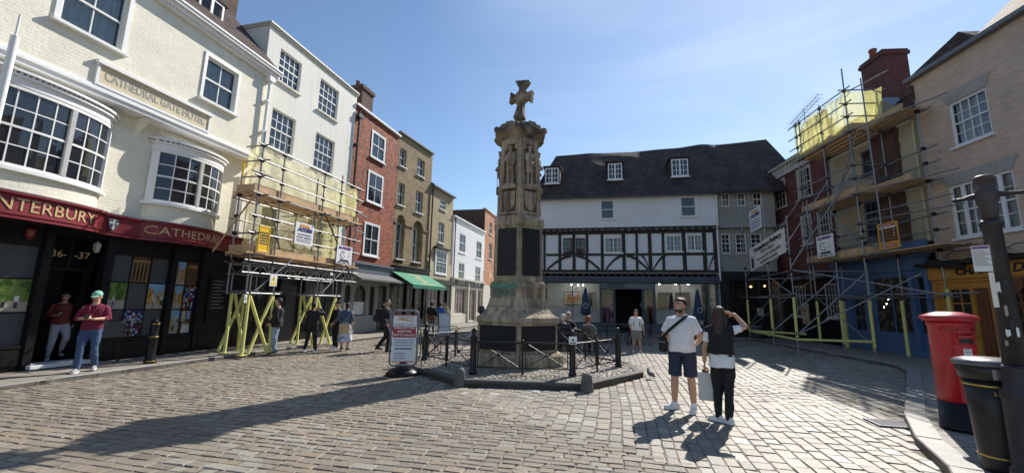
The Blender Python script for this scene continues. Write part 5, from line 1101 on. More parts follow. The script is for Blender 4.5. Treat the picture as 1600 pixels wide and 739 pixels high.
# ================================================================== HUMAN FIGURE BUILDER (skinned through a voxel union)
def solidify(mb, name, mat, parent, voxel=.010, smooth=4, fold=0.0, fs=9.0, seed=0, fac=.5):
    me = bpy.data.meshes.new('tmp'); me.from_pydata(mb.v, [], mb.f); o = bpy.data.objects.new('tmp', me); S.collection.objects.link(o)
    r = o.modifiers.new('r', 'REMESH'); r.mode = 'VOXEL'; r.voxel_size = voxel
    if smooth: s = o.modifiers.new('s', 'SMOOTH'); s.factor = fac; s.iterations = smooth
    dg = bpy.context.evaluated_depsgraph_get(); dg.update(); m2 = bpy.data.meshes.new_from_object(o.evaluated_get(dg)); bpy.data.objects.remove(o); bpy.data.meshes.remove(me)
    if fold:
        ns = [v.normal.copy() for v in m2.vertices]
        for v, n_ in zip(m2.vertices, ns):
            q = Vector((v.co.x*fs, v.co.y*fs, v.co.z*fs*.55+seed*7)); v.co += n_*fold*(noise.noise(q)+.5*noise.noise(q*2.3))
    m2.polygons.foreach_set('use_smooth', [True]*len(m2.polygons)); m2.name = name; m2.materials.clear(); m2.materials.append(M[mat])
    ob = bpy.data.objects.new(name, m2); S.collection.objects.link(ob); ob.parent = parent; return ob
def limb(mb, pts, rs, n=12):
    for (p, r), (q, r2) in zip(zip(pts, rs), zip(pts[1:], rs[1:])): mb.tube(p, q, r, n, r2); 
    for p, r in zip(pts, rs): mb.ball(p, r*1.0, nu=n, nv=8)
def rings(mb, rg, n=20, yaw=0.0):
    vs = []; ca, sa = math.cos(yaw), math.sin(yaw)
    for c, rx, ry in rg:
        for i in range(n):
            a = 2*math.pi*i/n; x, y = rx*math.cos(a), ry*math.sin(a); vs.append((c[0]+x*ca-y*sa, c[1]+x*sa+y*ca, c[2]))
    fs = [(k*n+i, k*n+(i+1) % n, (k+1)*n+(i+1) % n, (k+1)*n+i) for k in range(len(rg)-1) for i in range(n)]
    fs += [tuple(range(n))[::-1], tuple(range((len(rg)-1)*n, len(rg)*n))]; mb.add(vs, fs)
TORSO = [(-.22, .11, .09), (-.10, .158, .115), (.0, .168, .122), (.14, .158, .115), (.30, .142, .108), (.48, .152, .115), (.66, .168, .122), (.80, .170, .108), (.88, .140, .090), (.94, .100, .074), (1.0, .068, .064), (1.06, .058, .058)]
def hand(mb, w, d, pn, curl=.5, thumb=1):
    """palm, four unequal bent fingers and a thumb from the side of the palm. d: along the hand, pn: palm normal"""
    d = Vector(d).normalized(); pn = Vector(pn); pn = (pn-d*pn.dot(d)).normalized(); s = d.cross(pn)*thumb
    w = Vector(w)
    for t in (0.0, .03, .06, .082):
        for k in (-.026, -.009, .009, .026): mb.ball(w+d*t+s*k*(.65+t*4.5), .0145, nu=8, nv=6)
    for k, (off, L_) in enumerate(((.031, .068), (.0105, .078), (-.0105, .073), (-.031, .058))):
        p = w+d*.086+s*off*1.02; ang = curl*(.9+.12*k); dd = d; pts = [p]
        for seg, f in enumerate((.42, .32, .26)):
            ang_ = ang*(.55, 1.3, 1.8)[seg]; dd = (d*math.cos(ang_)+pn*math.sin(ang_)); p = p+dd*L_*f; pts.append(p)
        limb(mb, pts, [.0098, .0092, .0085, .0072], 8)
    p = w+d*.022+s*.03; q = p+(d*.55+s*.75+pn*.25).normalized()*.036; r = q+(d*.85+s*.2+pn*.45).normalized()*.032
    limb(mb, [p, q, r], [.0135, .011, .009], 8)
def person(label, x, y, z, rz, h=1.75, J=None, top='cloth_black', sleeve=.35, bottom='cloth_black', leg=1.0, shoes='shoe_white', skin='skin', hair='hair_dark', style='short', fat=1.0, look=0.0, nod=0.0, hands=(.4, .4), hdir=None, group=None, topfat=0.0, skirt=None, coat=0.0, near=False, name='person', parent_mat=None, hemz=None, belly=0.0, stone=None):
    s = h/1.78
    P = dict(head=(0, -.015, 1.655), neck=(0, .01, 1.50), pel=(0, .01, .97), sa=(-.172, .01, 1.405), sb=(.172, .01, 1.405), ea=(-.235, .04, 1.15), eb=(.235, .04, 1.15), wa=(-.245, -.03, .90), wb=(.245, -.03, .90), ha=(-.09, .0, .92), hb=(.09, .0, .92), ka=(-.105, -.03, .50), kb=(.105, -.03, .50), aa=(-.115, .02, .085), ab=(.115, .02, .085), ta=-.12, tb=.12)
    P.update(J or {}); K = {k: (Vector(v)*s if not isinstance(v, (int, float)) else v) for k, v in P.items()}
    root = empty(name, (x, y, z), rz, label, 'person', group); root.empty_display_size = .3
    pel, neck = K['pel'], K['neck']; ax = neck-pel
    sd = (K['sb']-K['sa']); yaw = math.atan2(sd.y, sd.x)
    def torso(mb, infl=0.0, a=-.3, b=1.1, f=fat, bel=belly):
        rg = []
        for t, rx, ry in TORSO:
            if a <= t <= b:
                c = pel+ax*t; e = bel*math.exp(-((t-.25)/.28)**2)
                c = c+Vector((math.sin(yaw)*e*.5, -math.cos(yaw)*e*.5, 0))
                g = 1+(f-1)*(1 if t < .9 else .3); rg.append((c, (rx*g)*s+infl, (ry*g)*s+infl+e*.6))
        rings(mb, rg, 20, yaw)
    lf = 1+(fat-1)*.8; vx = .0065 if near else .010
    body = MB(); torso(body)
    for k, u in (('a', -1), ('b', 1)):
        limb(body, [K['s'+k], K['e'+k], K['w'+k]], [.056*s*lf, .043*s*lf, .030*s])
        f = (K['e'+k]+K['w'+k])/2; body.tube(K['e'+k], K['e'+k].lerp(K['w'+k], .4), .041*s*lf, 12, .040*s*lf)
        limb(body, [K['h'+k], K['h'+k].lerp(K['k'+k], .45), K['k'+k], K['k'+k].lerp(K['a'+k], .35), K['a'+k]], [.088*s*lf, .083*s*lf, .057*s*lf, .058*s*lf, .040*s])
        fa = (K['t'+k]); fd = Vector((math.sin(fa), -math.cos(fa), 0)); limb(body, [K['a'+k]+Vector((0, 0, -.03)), K['a'+k]+fd*.13+Vector((0, 0, -.05))], [.036*s, .028*s], 8)
        d = (K['w'+k]-K['e'+k]).normalized(); pn = Vector((-u, 0, 0)); 
        if hdir and hdir.get(k): pn = Vector(hdir[k][1]); d = Vector(hdir[k][0]) if hdir[k][0] else d
        hand(body, K['w'+k]+d*.01, d, pn, hands[0 if k == 'a' else 1], u)
    for k in ('a', 'b'): limb(body, [neck+Vector((0, 0, -.03*s)), K['s'+k]+Vector((0, 0, .004))], [.052*s, .052*s*lf])
    s0 = s; s = s*1.07; hd = K['head']; RH = Matrix.Rotation(look, 3, 'Z') @ Matrix.Rotation(nod, 3, 'X')
    sH_ = s; H_ = lambda v: hd+RH @ (Vector(v)*sH_)
    limb(body, [neck+Vector((0, 0, -.05)), neck+Vector((0, 0, .02)), H_((0, .02, -.07))], [.062*s, .057*s, .055*s])
    body.ball(H_((0, .012, .012)), .077*s, .095*s, .108*s, 20, 14, RH); limb(body, [H_((0, -.03, -.055)), H_((0, -.052, -.088))], [.058*s, .034*s]); body.ball(H_((0, -.045, -.035)), .056*s, .045*s, .06*s, 14, 10, RH)
    limb(body, [H_((0, -.083, .022)), H_((0, -.104, -.018))], [.008*s, .0135*s], 8)
    for u in (-1, 1): body.ball(H_((u*.078, .012, -.012)), .012*s, .022*s, .032*s, 10, 8, RH); limb(body, [H_((u*.045, -.072, .028)), H_((u*.015, -.082, .03))], [.012*s, .012*s], 8)
    limb(body, [H_((-.022, -.086, -.052)), H_((0, -.092, -.050)), H_((.022, -.086, -.052))], [.006*s, .009*s, .006*s], 8)
    sH = s; s = s0
    if stone: return body, root, K, s, torso
    bo = solidify(body, 'body', skin, root, vx, 3)
    # clothes
    if bottom:
        m_ = MB(); torso(m_, .016, -.25, .22)
        for k in ('a', 'b'):
            hp, kn, an = K['h'+k], K['k'+k], K['a'+k]
            if leg >= 1: limb(m_, [hp, hp.lerp(kn, .45), kn, kn.lerp(an, .5), an+Vector((0, 0, .0))], [v*s for v in (.103*lf, .098*lf, .074*lf, .066, .058)])
            elif leg > .5:
                e = kn.lerp(an, (leg-.5)*2); limb(m_, [hp, hp.lerp(kn, .45), kn, e], [v*s for v in (.103*lf, .102*lf, .088*lf, .085*lf)])
            else:
                e = hp.lerp(kn, leg*2); m_.tube(hp, e, .103*lf*s, 14, .098*lf*s); m_.ball(hp, .103*lf*s)
        solidify(m_, 'trousers' if leg >= 1 else 'shorts', bottom, root, vx*1.2, 3, .015, 10, len(label))
    if skirt:
        m_ = MB(); rg = []
        z0, z1 = pel.z+.1*s, skirt[1]*s
        for i in range(9): t = i/8; rg.append((Vector((pel.x, pel.y, z1+(z0-z1)*t)), (.27-.11*t)*s*fat, (.22-.09*t)*s*fat))
        rings(m_, rg, 28); solidify(m_, 'skirt', skirt[0], root, vx*1.4, 2, .03, 8, 3)
    if top:
        m_ = MB(); lo_ = -.16 if not coat else -.25
        torso(m_, .017+topfat, lo_, .97)
        for k in ('a', 'b'): limb(m_, [neck+(K['s'+k]-neck)*.28+Vector((0, 0, -.018*s)), K['s'+k]+Vector((0, 0, -.004))], [.058*s, .062*s*lf+topfat*.5])
        if coat: rings(m_, [(pel+Vector((0, 0, -coat)), .18*s*fat+topfat, .14*s*fat+topfat), (pel+Vector((0, 0, .02)), .182*s*fat+topfat, .14*s*fat+topfat)], 20, yaw)
        for k in ('a', 'b'):
            sh_, el, wr = K['s'+k], K['e'+k], K['w'+k]; r0 = .063*lf*s+topfat*.45
            if sleeve > .55: limb(m_, [sh_, el, el.lerp(wr, (sleeve-.5)*2)], [r0, .058*lf*s+topfat*.6, .045*s+topfat*.5])
            elif sleeve > 0: m_.ball(sh_, r0); m_.tube(sh_, sh_.lerp(el, sleeve*2), r0, 14, r0*1.02)
            else: m_.ball(sh_, r0*.82)
        solidify(m_, 'shirt' if not coat else 'jacket', top, root, vx*1.2, 3, .017, 8, len(label)+2)
    for k in ('a', 'b'):
        if not shoes: break
        fa = K['t'+k]; an = K['a'+k]; RZ = Matrix.Rotation(fa, 3, 'Z'); low = an.z-.085*s
        m_ = MB(); base = Vector((an.x, an.y, low)); prof = [(.075, .018, .05), (.068, .032, .075), (.035, .039, .10), (.0, .040, .105), (-.035, .041, .088), (-.075, .045, .064), (-.115, .046, .05), (-.15, .038, .043), (-.172, .022, .034), (-.18, .008, .022)]
        n_q = 14; vs = []
        for (yy, ww, hh) in prof:
            for q in range(n_q):
                t = math.pi*q/(n_q-1); vs.append(base+RZ @ (Vector((ww*math.cos(t)*1.05, yy, .018+max(0, math.sin(t))**.7*hh))*s))
        m_.add(vs, [(j*n_q+i, j*n_q+i+1, (j+1)*n_q+i+1, (j+1)*n_q+i) for j in range(len(prof)-1) for i in range(n_q-1)], True); m_.add(vs, [tuple(range(n_q)), tuple(range((len(prof)-1)*n_q, len(prof)*n_q))[::-1]])
        sh_o = m_.build('shoe', shoes, root)
        m_ = MB(); out = [(ww*1.12, yy*1.02) for yy, ww, hh in prof]; P_ = [base+RZ @ (Vector((x_, y_, 0))*s) for x_, y_ in out]+[base+RZ @ (Vector((-x_, y_, 0))*s) for x_, y_ in out[::-1]]
        m_.prism([(q.x, q.y) for q in P_], low+.002, low+.024*s, axis='z'); m_.build('sole', 'cloth_white' if 'dark' not in shoes else 'cloth_black', sh_o)
    # hair
    s = sH
    if hair:
        m_ = MB()
        if style in ('short', 'bun', 'long', 'tail'):
            m_.ball(H_((0, .036, .036)), .084*s, .090*s, .096*s, 18, 12, RH); m_.ball(H_((0, -.008, .086)), .064*s, .066*s, .038*s, 14, 10, RH); m_.ball(H_((0, .055, -.03)), .066*s, .05*s, .07*s, 14, 10, RH)
        if style == 'bun': m_.ball(H_((0, .05, .14)), .04*s)
        if style == 'long':
            limb(m_, [H_((0, .055, .0)), H_((0, .085, -.12)), H_((0, .10, -.26)), H_((0, .10, -.38))], [.076*s, .078*s, .074*s, .04*s])
            for u in (-1, 1): limb(m_, [H_((u*.062, .02, .02)), H_((u*.075, .04, -.12)), H_((u*.06, .07, -.27))], [.035*s, .04*s, .03*s])
        if style == 'tail': limb(m_, [H_((0, .09, .03)), H_((0, .12, -.06)), H_((0, .11, -.2))], [.035*s, .035*s, .02*s])
        if style == 'hood': m_.ball(H_((0, .03, .03)), .10*s, .11*s, .115*s, 18, 12, RH); limb(m_, [H_((0, .06, -.08)), neck+Vector((0, .04, -.02))], [.09*s, .11*s])
        if style == 'bald': m_.ball(H_((0, .04, .02)), .082*s, .085*s, .085*s, 18, 12, RH)
        if style == 'cap':
            m_.ball(H_((0, .02, .05)), .088*s, .10*s, .078*s, 18, 12, RH); m_.ball(H_((0, -.11, .045)), .062*s, .06*s, .008*s, 16, 6, RH)
        solidify(m_, 'hair' if style not in ('cap', 'hood') else style, hair, root, .008, 2, .007 if style != 'cap' else 0, 34, 1)
    # face
    for u in (-1, 1):
        o = MB(); o.ball(H_((u*.030, -.0815, .018)), .0125*s, .009*s, .008*s, 10, 8, RH); e_ = o.build('eye', 'eye_white', root); o = MB(); o.ball(H_((u*.030, -.0895, .018)), .006*s, .003*s, .0065*s, 8, 6, RH); o.build('iris', 'sign_black', e_)
    if near or style == 'short':
        o = MB()
        for u in (-1, 1): limb(o, [H_((u*.046, -.083, .038)), H_((u*.018, -.092, .042))], [.0045*s, .0055*s], 6)
        o.build('eyebrow', hair if hair and style != 'cap' else 'hair_dark', root)
        o = MB(); limb(o, [H_((-.022, -.0935, -.053)), H_((0, -.099, -.0525)), H_((.022, -.0935, -.053))], [.003*s, .0052*s, .003*s], 6); o.build('mouth', 'lips', root)
    return root, K, s0, H_, RH
mk('skin', (.52, .30, .20), .5, .08, 9); mk('skin_tan', (.40, .22, .14), .5, .08, 9); mk('skin_pale', (.60, .38, .29), .5, .08, 9); mk('lips', (.33, .12, .10), .5, .1); mk('eye_white', (.7, .7, .68), .3, .05)
mk('hair_dark', (.018, .012, .010), .6, .4, 30, .4, 90); mk('hair_brown', (.045, .022, .013), .55, .4, 30, .4, 90); mk('hair_white', (.62, .60, .57), .7, .2, 30, .4, 90); mk('hair_red', (.22, .065, .02), .6, .4, 30, .4, 90)
for n_, c_ in (('cloth_black', (.012, .012, .014)), ('cloth_white', (.78, .78, .80)), ('cloth_navy', (.018, .024, .055)), ('cloth_shorts', (.025, .035, .065)), ('denim_light', (.26, .33, .44)), ('denim_blue', (.045, .085, .17)), ('jeans_grey', (.38, .40, .45)), ('cloth_rust', (.17, .03, .022)), ('cloth_maroon', (.15, .008, .035)), ('cloth_grey', (.13, .13, .14)), ('cloth_blue', (.03, .12, .38)), ('cloth_beige', (.42, .36, .22)), ('cloth_greygreen', (.22, .23, .19)), ('cap_green', (.24, .50, .38)), ('shoe_white', (.74, .74, .73)), ('shoe_dark', (.02, .02, .02)), ('cloth_sage', (.12, .13, .11)), ('tote', (.50, .36, .22)), ('brown_leather', (.16, .06, .025)), ('shoe_grey', (.3, .3, .3))):
    mk(n_, c_, .85 if 'shoe' not in n_ else .5, .15, 5, .15, 60)
picture('print_skirt', [(.3, (.6, .62, .68)), (.5, (.55, .58, .66)), (.56, (.12, .15, .3)), (.64, (.62, .64, .7))], 7, 2, .85)

# ================================================================== WAR MEMORIAL
MC = Vector((.17, 10.95)); MR = R_(31.5); AP = math.cos(math.pi/6)
mo = empty('war_memorial', (MC.x, MC.y, .12), 0, 'tall hexagonal stone war memorial with a cross on top inside the black railings', 'memorial')
zz = lambda z: z-.12
def hexp(name, prof, mat='memorial_stone', n=6):
    o = MB(); o.lathe([(r, zz(z)) for r, z in prof], (0, 0, 0), n, rot=MR, smooth=False); return o.build(name, mat, mo)
hexp('plinth', [(1.30, .10), (1.30, .36), (1.24, .42)])
hexp('base', [(1.14, .42), (1.14, 1.13), (1.19, 1.16), (1.19, 1.26), (1.16, 1.29)])
hexp('flared_base', [(1.13, 1.29), (1.02, 1.36), (.92, 1.48), (.85, 1.64), (.83, 1.74)])
hexp('frieze', [(.80, 1.742), (.80, 2.12), (.77, 2.16)])
hexp('die', [(.725, 2.16), (.705, 3.60)])
hexp('band', [(.735, 3.60), (.75, 3.64), (.75, 3.76), (.71, 3.84), (.68, 3.88)])
hexp('shaft', [(.54, 3.88), (.45, 6.0)])
def hface(i):      # frame of face i (0 = left front, 1 = right front ...)
    a = MR+R_(180+60*i)+R_(30); n_ = Vector((math.cos(a), math.sin(a), 0)); return n_, Vector((-n_.y, n_.x, 0))
def hquadbox(mb, i, x0, x1, z0, z1, r0, r1, th, r0t=None):
    """slab on face i; r0/r1 = hexagon radius at bottom/top, th thickness proud"""
    n_, t_ = hface(i); v = []
    for (d) in (-.02, th):
        for (x, z, r) in ((x0, z0, r0), (x1, z0, r0), (x1, z1, r1), (x0, z1, r1)): p = n_*(r*AP+d)+t_*x; v.append((p.x, p.y, zz(z)))
    mb.add(v, [(0, 3, 2, 1), (4, 5, 6, 7), (0, 1, 5, 4), (1, 2, 6, 5), (2, 3, 7, 6), (3, 0, 4, 7)])
def rad(z, a, b): return a[1]+(b[1]-a[1])*(z-a[0])/(b[0]-a[0])
for i in range(6):
    o = MB(); hquadbox(o, i, -.50, .50, .50, 1.08, 1.14, 1.14, .012); o.build('name_plaque', 'bronze_plaque', mo)
    o = MB(); hquadbox(o, i, -.27, .27, 2.30, 3.52, .7235, .7065, .014); o.build('name_plaque', 'bronze_plaque', mo)
    o = MB(); hquadbox(o, i, -.365, .365, 1.98, 2.1, .80, .80, .03); o.build('bronze_rail' if i == 0 else 'string_course', 'verdigris' if i == 0 else 'memorial_stone', mo)
    # carved frieze scrolls
    o = MB(); n_, t_ = hface(i)
    for cx in (-.22, 0, .22):
        for rr in (.085, .045):
            for k in range(12):
                a, b = 2*math.pi*k/12, 2*math.pi*(k+1)/12; c = n_*(.80*AP+.008); p = c+t_*(cx+rr*math.cos(a))+Vector((0, 0, zz(1.87)+rr*math.sin(a))); q = c+t_*(cx+rr*math.cos(b))+Vector((0, 0, zz(1.87)+rr*math.sin(b))); o.tube(p, q, .012, 5)
    o.build('carved_frieze', 'verdigris' if i < 1 else 'memorial_stone', mo)
    # corner piers with carving, between the niches
    a = MR+R_(180+60*i); d = Vector((math.cos(a), math.sin(a), 0)); tt = Vector((-d.y, d.x, 0)); o = MB()
    R0, R1 = .67, .56
    n1, t1 = hface(i); n0, t0 = hface(i-1)
    def pier(r, w, dep):      # pentagonal footprint hugging the vertex
        v = d*r; return [v, v+t1*w*1.0, v+t1*w-n1*dep, d*(r-dep*1.2), v-t0*w-n0*dep, v-t0*w]
    A_, B_ = pier(R0, .12, .09), pier(R1, .105, .09); vs = [(p.x, p.y, zz(3.88)) for p in A_]+[(p.x, p.y, zz(5.98)) for p in B_]
    o.add(vs, [tuple(range(6))[::-1], tuple(range(6, 12))]+[(k, (k+1) % 6, 6+(k+1) % 6, 6+k) for k in range(6)])
    rnd = random.Random(i)
    for (nn, t_, sgn) in ((n1, t1, 1), (n0, t0, -1)):      # running leaf scroll up each face of the pier
        prev = None
        for k in range(44):
            z = 3.95+k*.045; r = rad(z, (3.88, R0), (5.98, R1)); p = d*r+t_*sgn*(.055+.028*math.sin(k*.9+i)); p.z = zz(z)
            if prev is not None: o.tube(prev, p, .008, 5)
            prev = p
            if k % 2: q = p+t_*rnd.choice((-1, 1))*.022+Vector((0, 0, .01)); o.ball(q, .017, .017, .012+rnd.random()*.01, 6, 5)
    o.build('corner_pier', 'memorial_stone', mo)
    # niche head, corbel, shield and name scroll
    n_, t_ = n1, t1
    o = MB(); hquadbox(o, i, -.22, .22, 5.84, 6.0, .52, .52, .06); 
    for sgn in (-1, 1): hquadbox(o, i, sgn*.17-.06, sgn*.17+.06, 5.70, 5.84, .52, .52, .05)
    o.build('niche_head', 'memorial_stone', mo)
    P = [(-.17, 4.52), (.17, 4.52), (.18, 4.3), (.14, 4.12), (0, 3.99), (-.14, 4.12), (-.18, 4.3)]; o = MB(); v = []
    for dd in (-.02, .09):
        for x, z in P: p = n_*(.555*AP+dd)+t_*x; v.append((p.x, p.y, zz(z)))
    o.add(v, [tuple(range(7))[::-1], tuple(range(7, 14))]+[(k, (k+1) % 7, 7+(k+1) % 7, 7+k) for k in range(7)])
    hquadbox(o, i, -.02, .02, 4.05, 4.5, .555, .555, .105); hquadbox(o, i, -.15, .15, 4.3, 4.34, .555, .555, .105); o.build('shield', 'memorial_stone', mo)
    o = MB(); hquadbox(o, i, -.27, .27, 3.9, 3.96, .64, .64, .04); hquadbox(o, i, -.2, .2, 4.58, 4.68, .52, .52, .18); o.build('corbel', 'memorial_stone', mo)
# statues of servicemen in the niches
poses = [dict(ea=(-.27, .0, 1.18), wa=(-.14, -.13, 1.08), eb=(.25, .03, 1.15), wb=(.2, -.08, .92)), dict(ea=(-.24, .02, 1.17), wa=(-.1, -.14, 1.0), eb=(.27, .0, 1.17), wb=(.10, -.14, 1.02))]
protos = []
for k in range(2):
    body, root, K, s_, torso = person('x', 0, 0, 0, 0, 1.0, poses[k], stone=True, fat=1.12)
    bpy.data.objects.remove(root)
    torso(body, .02, -.2, .95)
    rings(body, [(Vector((0, 0, .30)), .125, .10), (Vector((0, 0, .42)), .12, .09), (Vector((0, 0, .56)), .105, .08)]) if k else None
    body.ball((0, -.01, .985), .075, .08, .03); body.ball((0, -.01, .975), .05, .055, .05)
    for u in (-1, 1): body.tube((u*.06, .0, .25), (u*.065, .0, 0), .04, 10, .045)
    body.box(-.16, .16, -.1, .1, -.03, .02)
    if k: body.tube((.0, -.1, .02), (.0, -.1, .6), .014, 8)
    else: body.tube((.1, -.07, 0.02), (.09, -.06, .62), .015, 8)
    protos.append(body)
for i in range(6):
    n_, t_ = hface(i); o = solidify(protos[i % 2], 'statue', 'memorial_stone', mo, .012, 2, .004, 30)
    o.location = (n_.x*.525, n_.y*.525, zz(4.71)); o.rotation_euler = (0, 0, math.atan2(n_.y, n_.x)+math.pi/2); o.scale = (1.02, .85, 1.06)
# crenellated cap
CB = .26
o = MB(); o.lathe([(.53, zz(5.70)), (.55, zz(5.72+CB)), (.72, zz(5.84+CB)), (.79, zz(5.90+CB)), (.79, zz(6.02+CB)), (.74, zz(6.06+CB)), (.60, zz(6.14+CB)), (.36, zz(6.24+CB)), (.20, zz(6.34+CB)), (.13, zz(6.42+CB))], (0, 0, 0), 6, rot=MR, smooth=False)
for i in range(6):
    a = MR+R_(180+60*i); ca, sa = math.cos(a), math.sin(a); o.ball((.74*ca, .74*sa, zz(6.0+CB)), .09, .09, .10, 8, 6)
    n_, t_ = hface(i)
    for x0_, x1_, z1m in ((-.31, -.05, 6.15), (.05, .31, 6.15), (-.15, .15, 6.20)):
        v = []
        for d_ in (.44, .64):
            for x_, z_ in ((x0_, 5.95), (x1_, 5.95), (x1_-.05, z1m), (x0_+.05, z1m)): q_ = n_*d_+t_*x_; v.append((q_.x, q_.y, zz(z_+CB)))
        o.add(v, [(0, 3, 2, 1), (4, 5, 6, 7), (0, 1, 5, 4), (1, 2, 6, 5), (2, 3, 7, 6), (3, 0, 4, 7)])
solidify(o, 'cap', 'memorial_crust', mo, .012, 1, .012, 11, 4)
# cross with flared arms
def arm(a, L_, w0, w1): return [(-w0, .1), (-w0*.9, L_*.5), (-w1, L_), (w1, L_*.96), (w0*.9, L_*.5), (w0, .1)]
P = []
for a, L_, w0, w1 in ((0, .50, .085, .22), (-90, .34, .09, .17), (180, .66, .10, .17), (90, .34, .09, .17)):
    for x, r in arm(a, L_, w0, w1): ca, sa = math.cos(R_(a)), math.sin(R_(a)); P.append((x*ca-r*sa, x*sa+r*ca))
P = P[::-1]
o = MB(); o.prism(P, -.10, .10)
n = 20
for i in range(n):
    a, b = 2*math.pi*i/n, 2*math.pi*(i+1)/n; o.tube((.19*math.cos(a), 0, .19*math.sin(a)), (.19*math.cos(b), 0, .19*math.sin(b)), .05, 6)
o.ball((0, 0, -.62), .17, .13, .12, 10, 8)
cx_ = solidify(o, 'cross', 'memorial_crust', mo, .013, 1, .012, 12); cx_.location = (.03, 0, zz(7.42)); cx_.rotation_euler = (0, R_(5), R_(-24))

# ================================================================== RAILINGS ROUND THE MEMORIAL
RP = [(-.78, 9.05), (1.33, 8.98), (2.68, 10.45), (1.45, 12.75), (-.85, 12.75), (-2.2, 10.95)]
rl = empty('railing', (RP[0][0], RP[0][1], .12), 0, 'black iron railing with crossed bars around the stone memorial', 'railing')
def rel(p, z): return Vector((p[0]-RP[0][0], p[1]-RP[0][1], z))
for p in RP:
    o = MB(); c = rel(p, 0); o.lathe([(.085, 0), (.085, .06), (.068, .08), (.066, .70), (.075, .72), (.075, .76), (.05, .79), (.03, .82), (.05, .86), (.055, .89), (.04, .93), (0, .95)], c, 14); o.build('post', 'black_iron', rl)
for k in range(6):
    a, b = rel(RP[k], 0), rel(RP[(k+1) % 6], 0); d = (b-a).normalized(); a2, b2 = a+d*.07, b-d*.07
    for z in (.14, .66): o = MB(); o.tube(a2+Vector((0, 0, z)), b2+Vector((0, 0, z)), .014 if z < .5 else .019, 8); o.build('rail', 'black_iron', rl)
    mid = (a+b)/2; o = MB(); o.tube(mid, mid+Vector((0, 0, .68)), .024, 8); o.ball(mid+Vector((0, 0, .70)), .03); o.build('baluster', 'black_iron', rl)
    L_ = (b-a).length
    for j in (0, 1):
        p0 = a+(b-a)*(.10/L_+.5*j if j == 0 else .5+.05/L_*1.2); p1 = a+(b-a)*(.5-.06/L_ if j == 0 else 1-.10/L_)
        o = MB(); h0, h1 = Vector((0, 0, .14)), Vector((0, 0, .66))
        o.tube(p0+h0, p0+h1, .012, 6); o.tube(p1+h0, p1+h1, .012, 6); o.tube(p0+h0, p1+h1, .010, 6); o.tube(p0+h1, p1+h0, .010, 6); o.ball((p0+p1)/2+Vector((0, 0, .4)), .035, .035, .035, 10, 8); o.build('crossed_panel', 'black_iron', rl)
# little notice on the right front post
o = MB(); q = rel(RP[1], 0); o.bbox(q.x-.085, q.x+.085, q.y-.10, q.y-.088, .66, .82, .002); sg = o.build('notice', 'sign_white', rl); o = MB(); o.add([(q.x-.03, q.y-.102, .73), (q.x+.03, q.y-.102, .73), (q.x, q.y-.102, .79)], [(0, 1, 2)]); o.box(q.x-.06, q.x+.06, q.y-.102, q.y-.1005, .68, .70); o.build('printed_mark', 'sign_black', sg)
# granite stub stones at the island corners
for (px, py, lb) in ((718, 603, 'short granite stub bollard at the left front corner of the memorial island'), (917, 612, 'short granite stub bollard at the right front corner of the memorial island')):
    g_ = G(px, py); o = MB(); o.lathe([(.12, -.02), (.125, .05), (.11, .2), (.095, .3), (.06, .345), (.0, .35)], (0, 0, 0), 16); b_ = solidify(o, 'stub_bollard', 'stone_dark', None, .012, 2, .012, 14, px); b_.location = g_; tag(b_, lb, 'bollard', 'granite stub bollards')
# ================================================================== SCAFFOLDS
def clampbox(mb, p, s=.045): mb.box(p[0]-s, p[0]+s, p[1]-s, p[1]+s, p[2]-s*1.2, p[2]+s*1.2)
class Scaf:
    def __init__(s, F, label, u=0.0, off=0.0):
        s.F = F; s.o = empty('scaffold', (F.A.x, F.A.y, 0), F.rz, label, 'scaffold')
    def t(s, name, a, b, r=.024, mat='steel_tube', clamps=()):
        """a, b given as (u, off, z) with off measured out from the wall"""
        A, B_ = Vector((a[0], -a[1], a[2])), Vector((b[0], -b[1], b[2])); o = MB(); o.tube(A, B_, r, 8); q = o.build(name, mat, s.o)
        if clamps:
            for z in clamps: c = MB(); k = (z-A.z)/(B_.z-A.z); clampbox(c, A.lerp(B_, k)); c.build('coupler', 'black_iron', q)
        return q
    def b(s, name, u0, u1, o0, o1, z0, z1, mat='scaff_board'): o = MB(); o.box(u0, u1, -o1, -o0, z0, z1); return o.build(name, mat, s.o)
ls = Scaf(FW, 'tube scaffold on yellow padded legs in front of the white rendered building')
OO, OI = 1.9, .85
su = [FW.hit(px, py, OO)[0] for px, py in ((372, 340), (402, 310), (437, 320), (505, 310), (530, 340), (556, 350))]
zD1, zD2, zT, zA, zB = 2.9, 4.66, 6.06, 2.32, 2.64
lz = [zB+.02, 3.45, 3.95, zD2-.06, 5.12, 5.6, zT]
for i, u in enumerate(su):
    ztop = (4.9, 6.5, 6.6, 6.7, 6.3, 6.4)[i]
    if i == 0: continue
    ls.t('standard', (u, OO, 1.72 if i in (1, 4) else zA), (u, OO, ztop), clamps=[z for z in lz if z < ztop and z > zA])
    if i in (1, 3, 5): oi_ = OI if i > 1 else 1.25; ls.t('standard', (u, oi_, 1.72 if i in (1,) else zA), (u, oi_, min(ztop, 5.2)), clamps=[z for z in lz if z < 5.1])
ls.t('standard', (su[3]-.18, OO-.12, 3.2), (su[3]-.2, OO-.12, 5.8)); 
uL, uR = su[1]-.22, su[-1]+.3
for z in lz: ls.t('ledger', (uL if z < 5 else su[1]-.2, OO+.05, z), (uR, OO+.05, z))
for z in (zB+.02, 3.95, zD2-.06): ls.t('ledger', (FW.hit(366, 305, OI)[0], OI-.05, z), (uR, OI-.05, z))
for z in (3.45, 5.12, 5.6, zT): ls.t('transom', (su[1], OO+.3, z), (su[1]+.0, 1.3, z)); 
for k_, u in enumerate(su[1:]):
    for z in (zD1-.08, zD2-.1): ls.t('transom', (u+.06, OO+.35, z), (u+.06, .15 if k_ > 1 else 1.0, z))
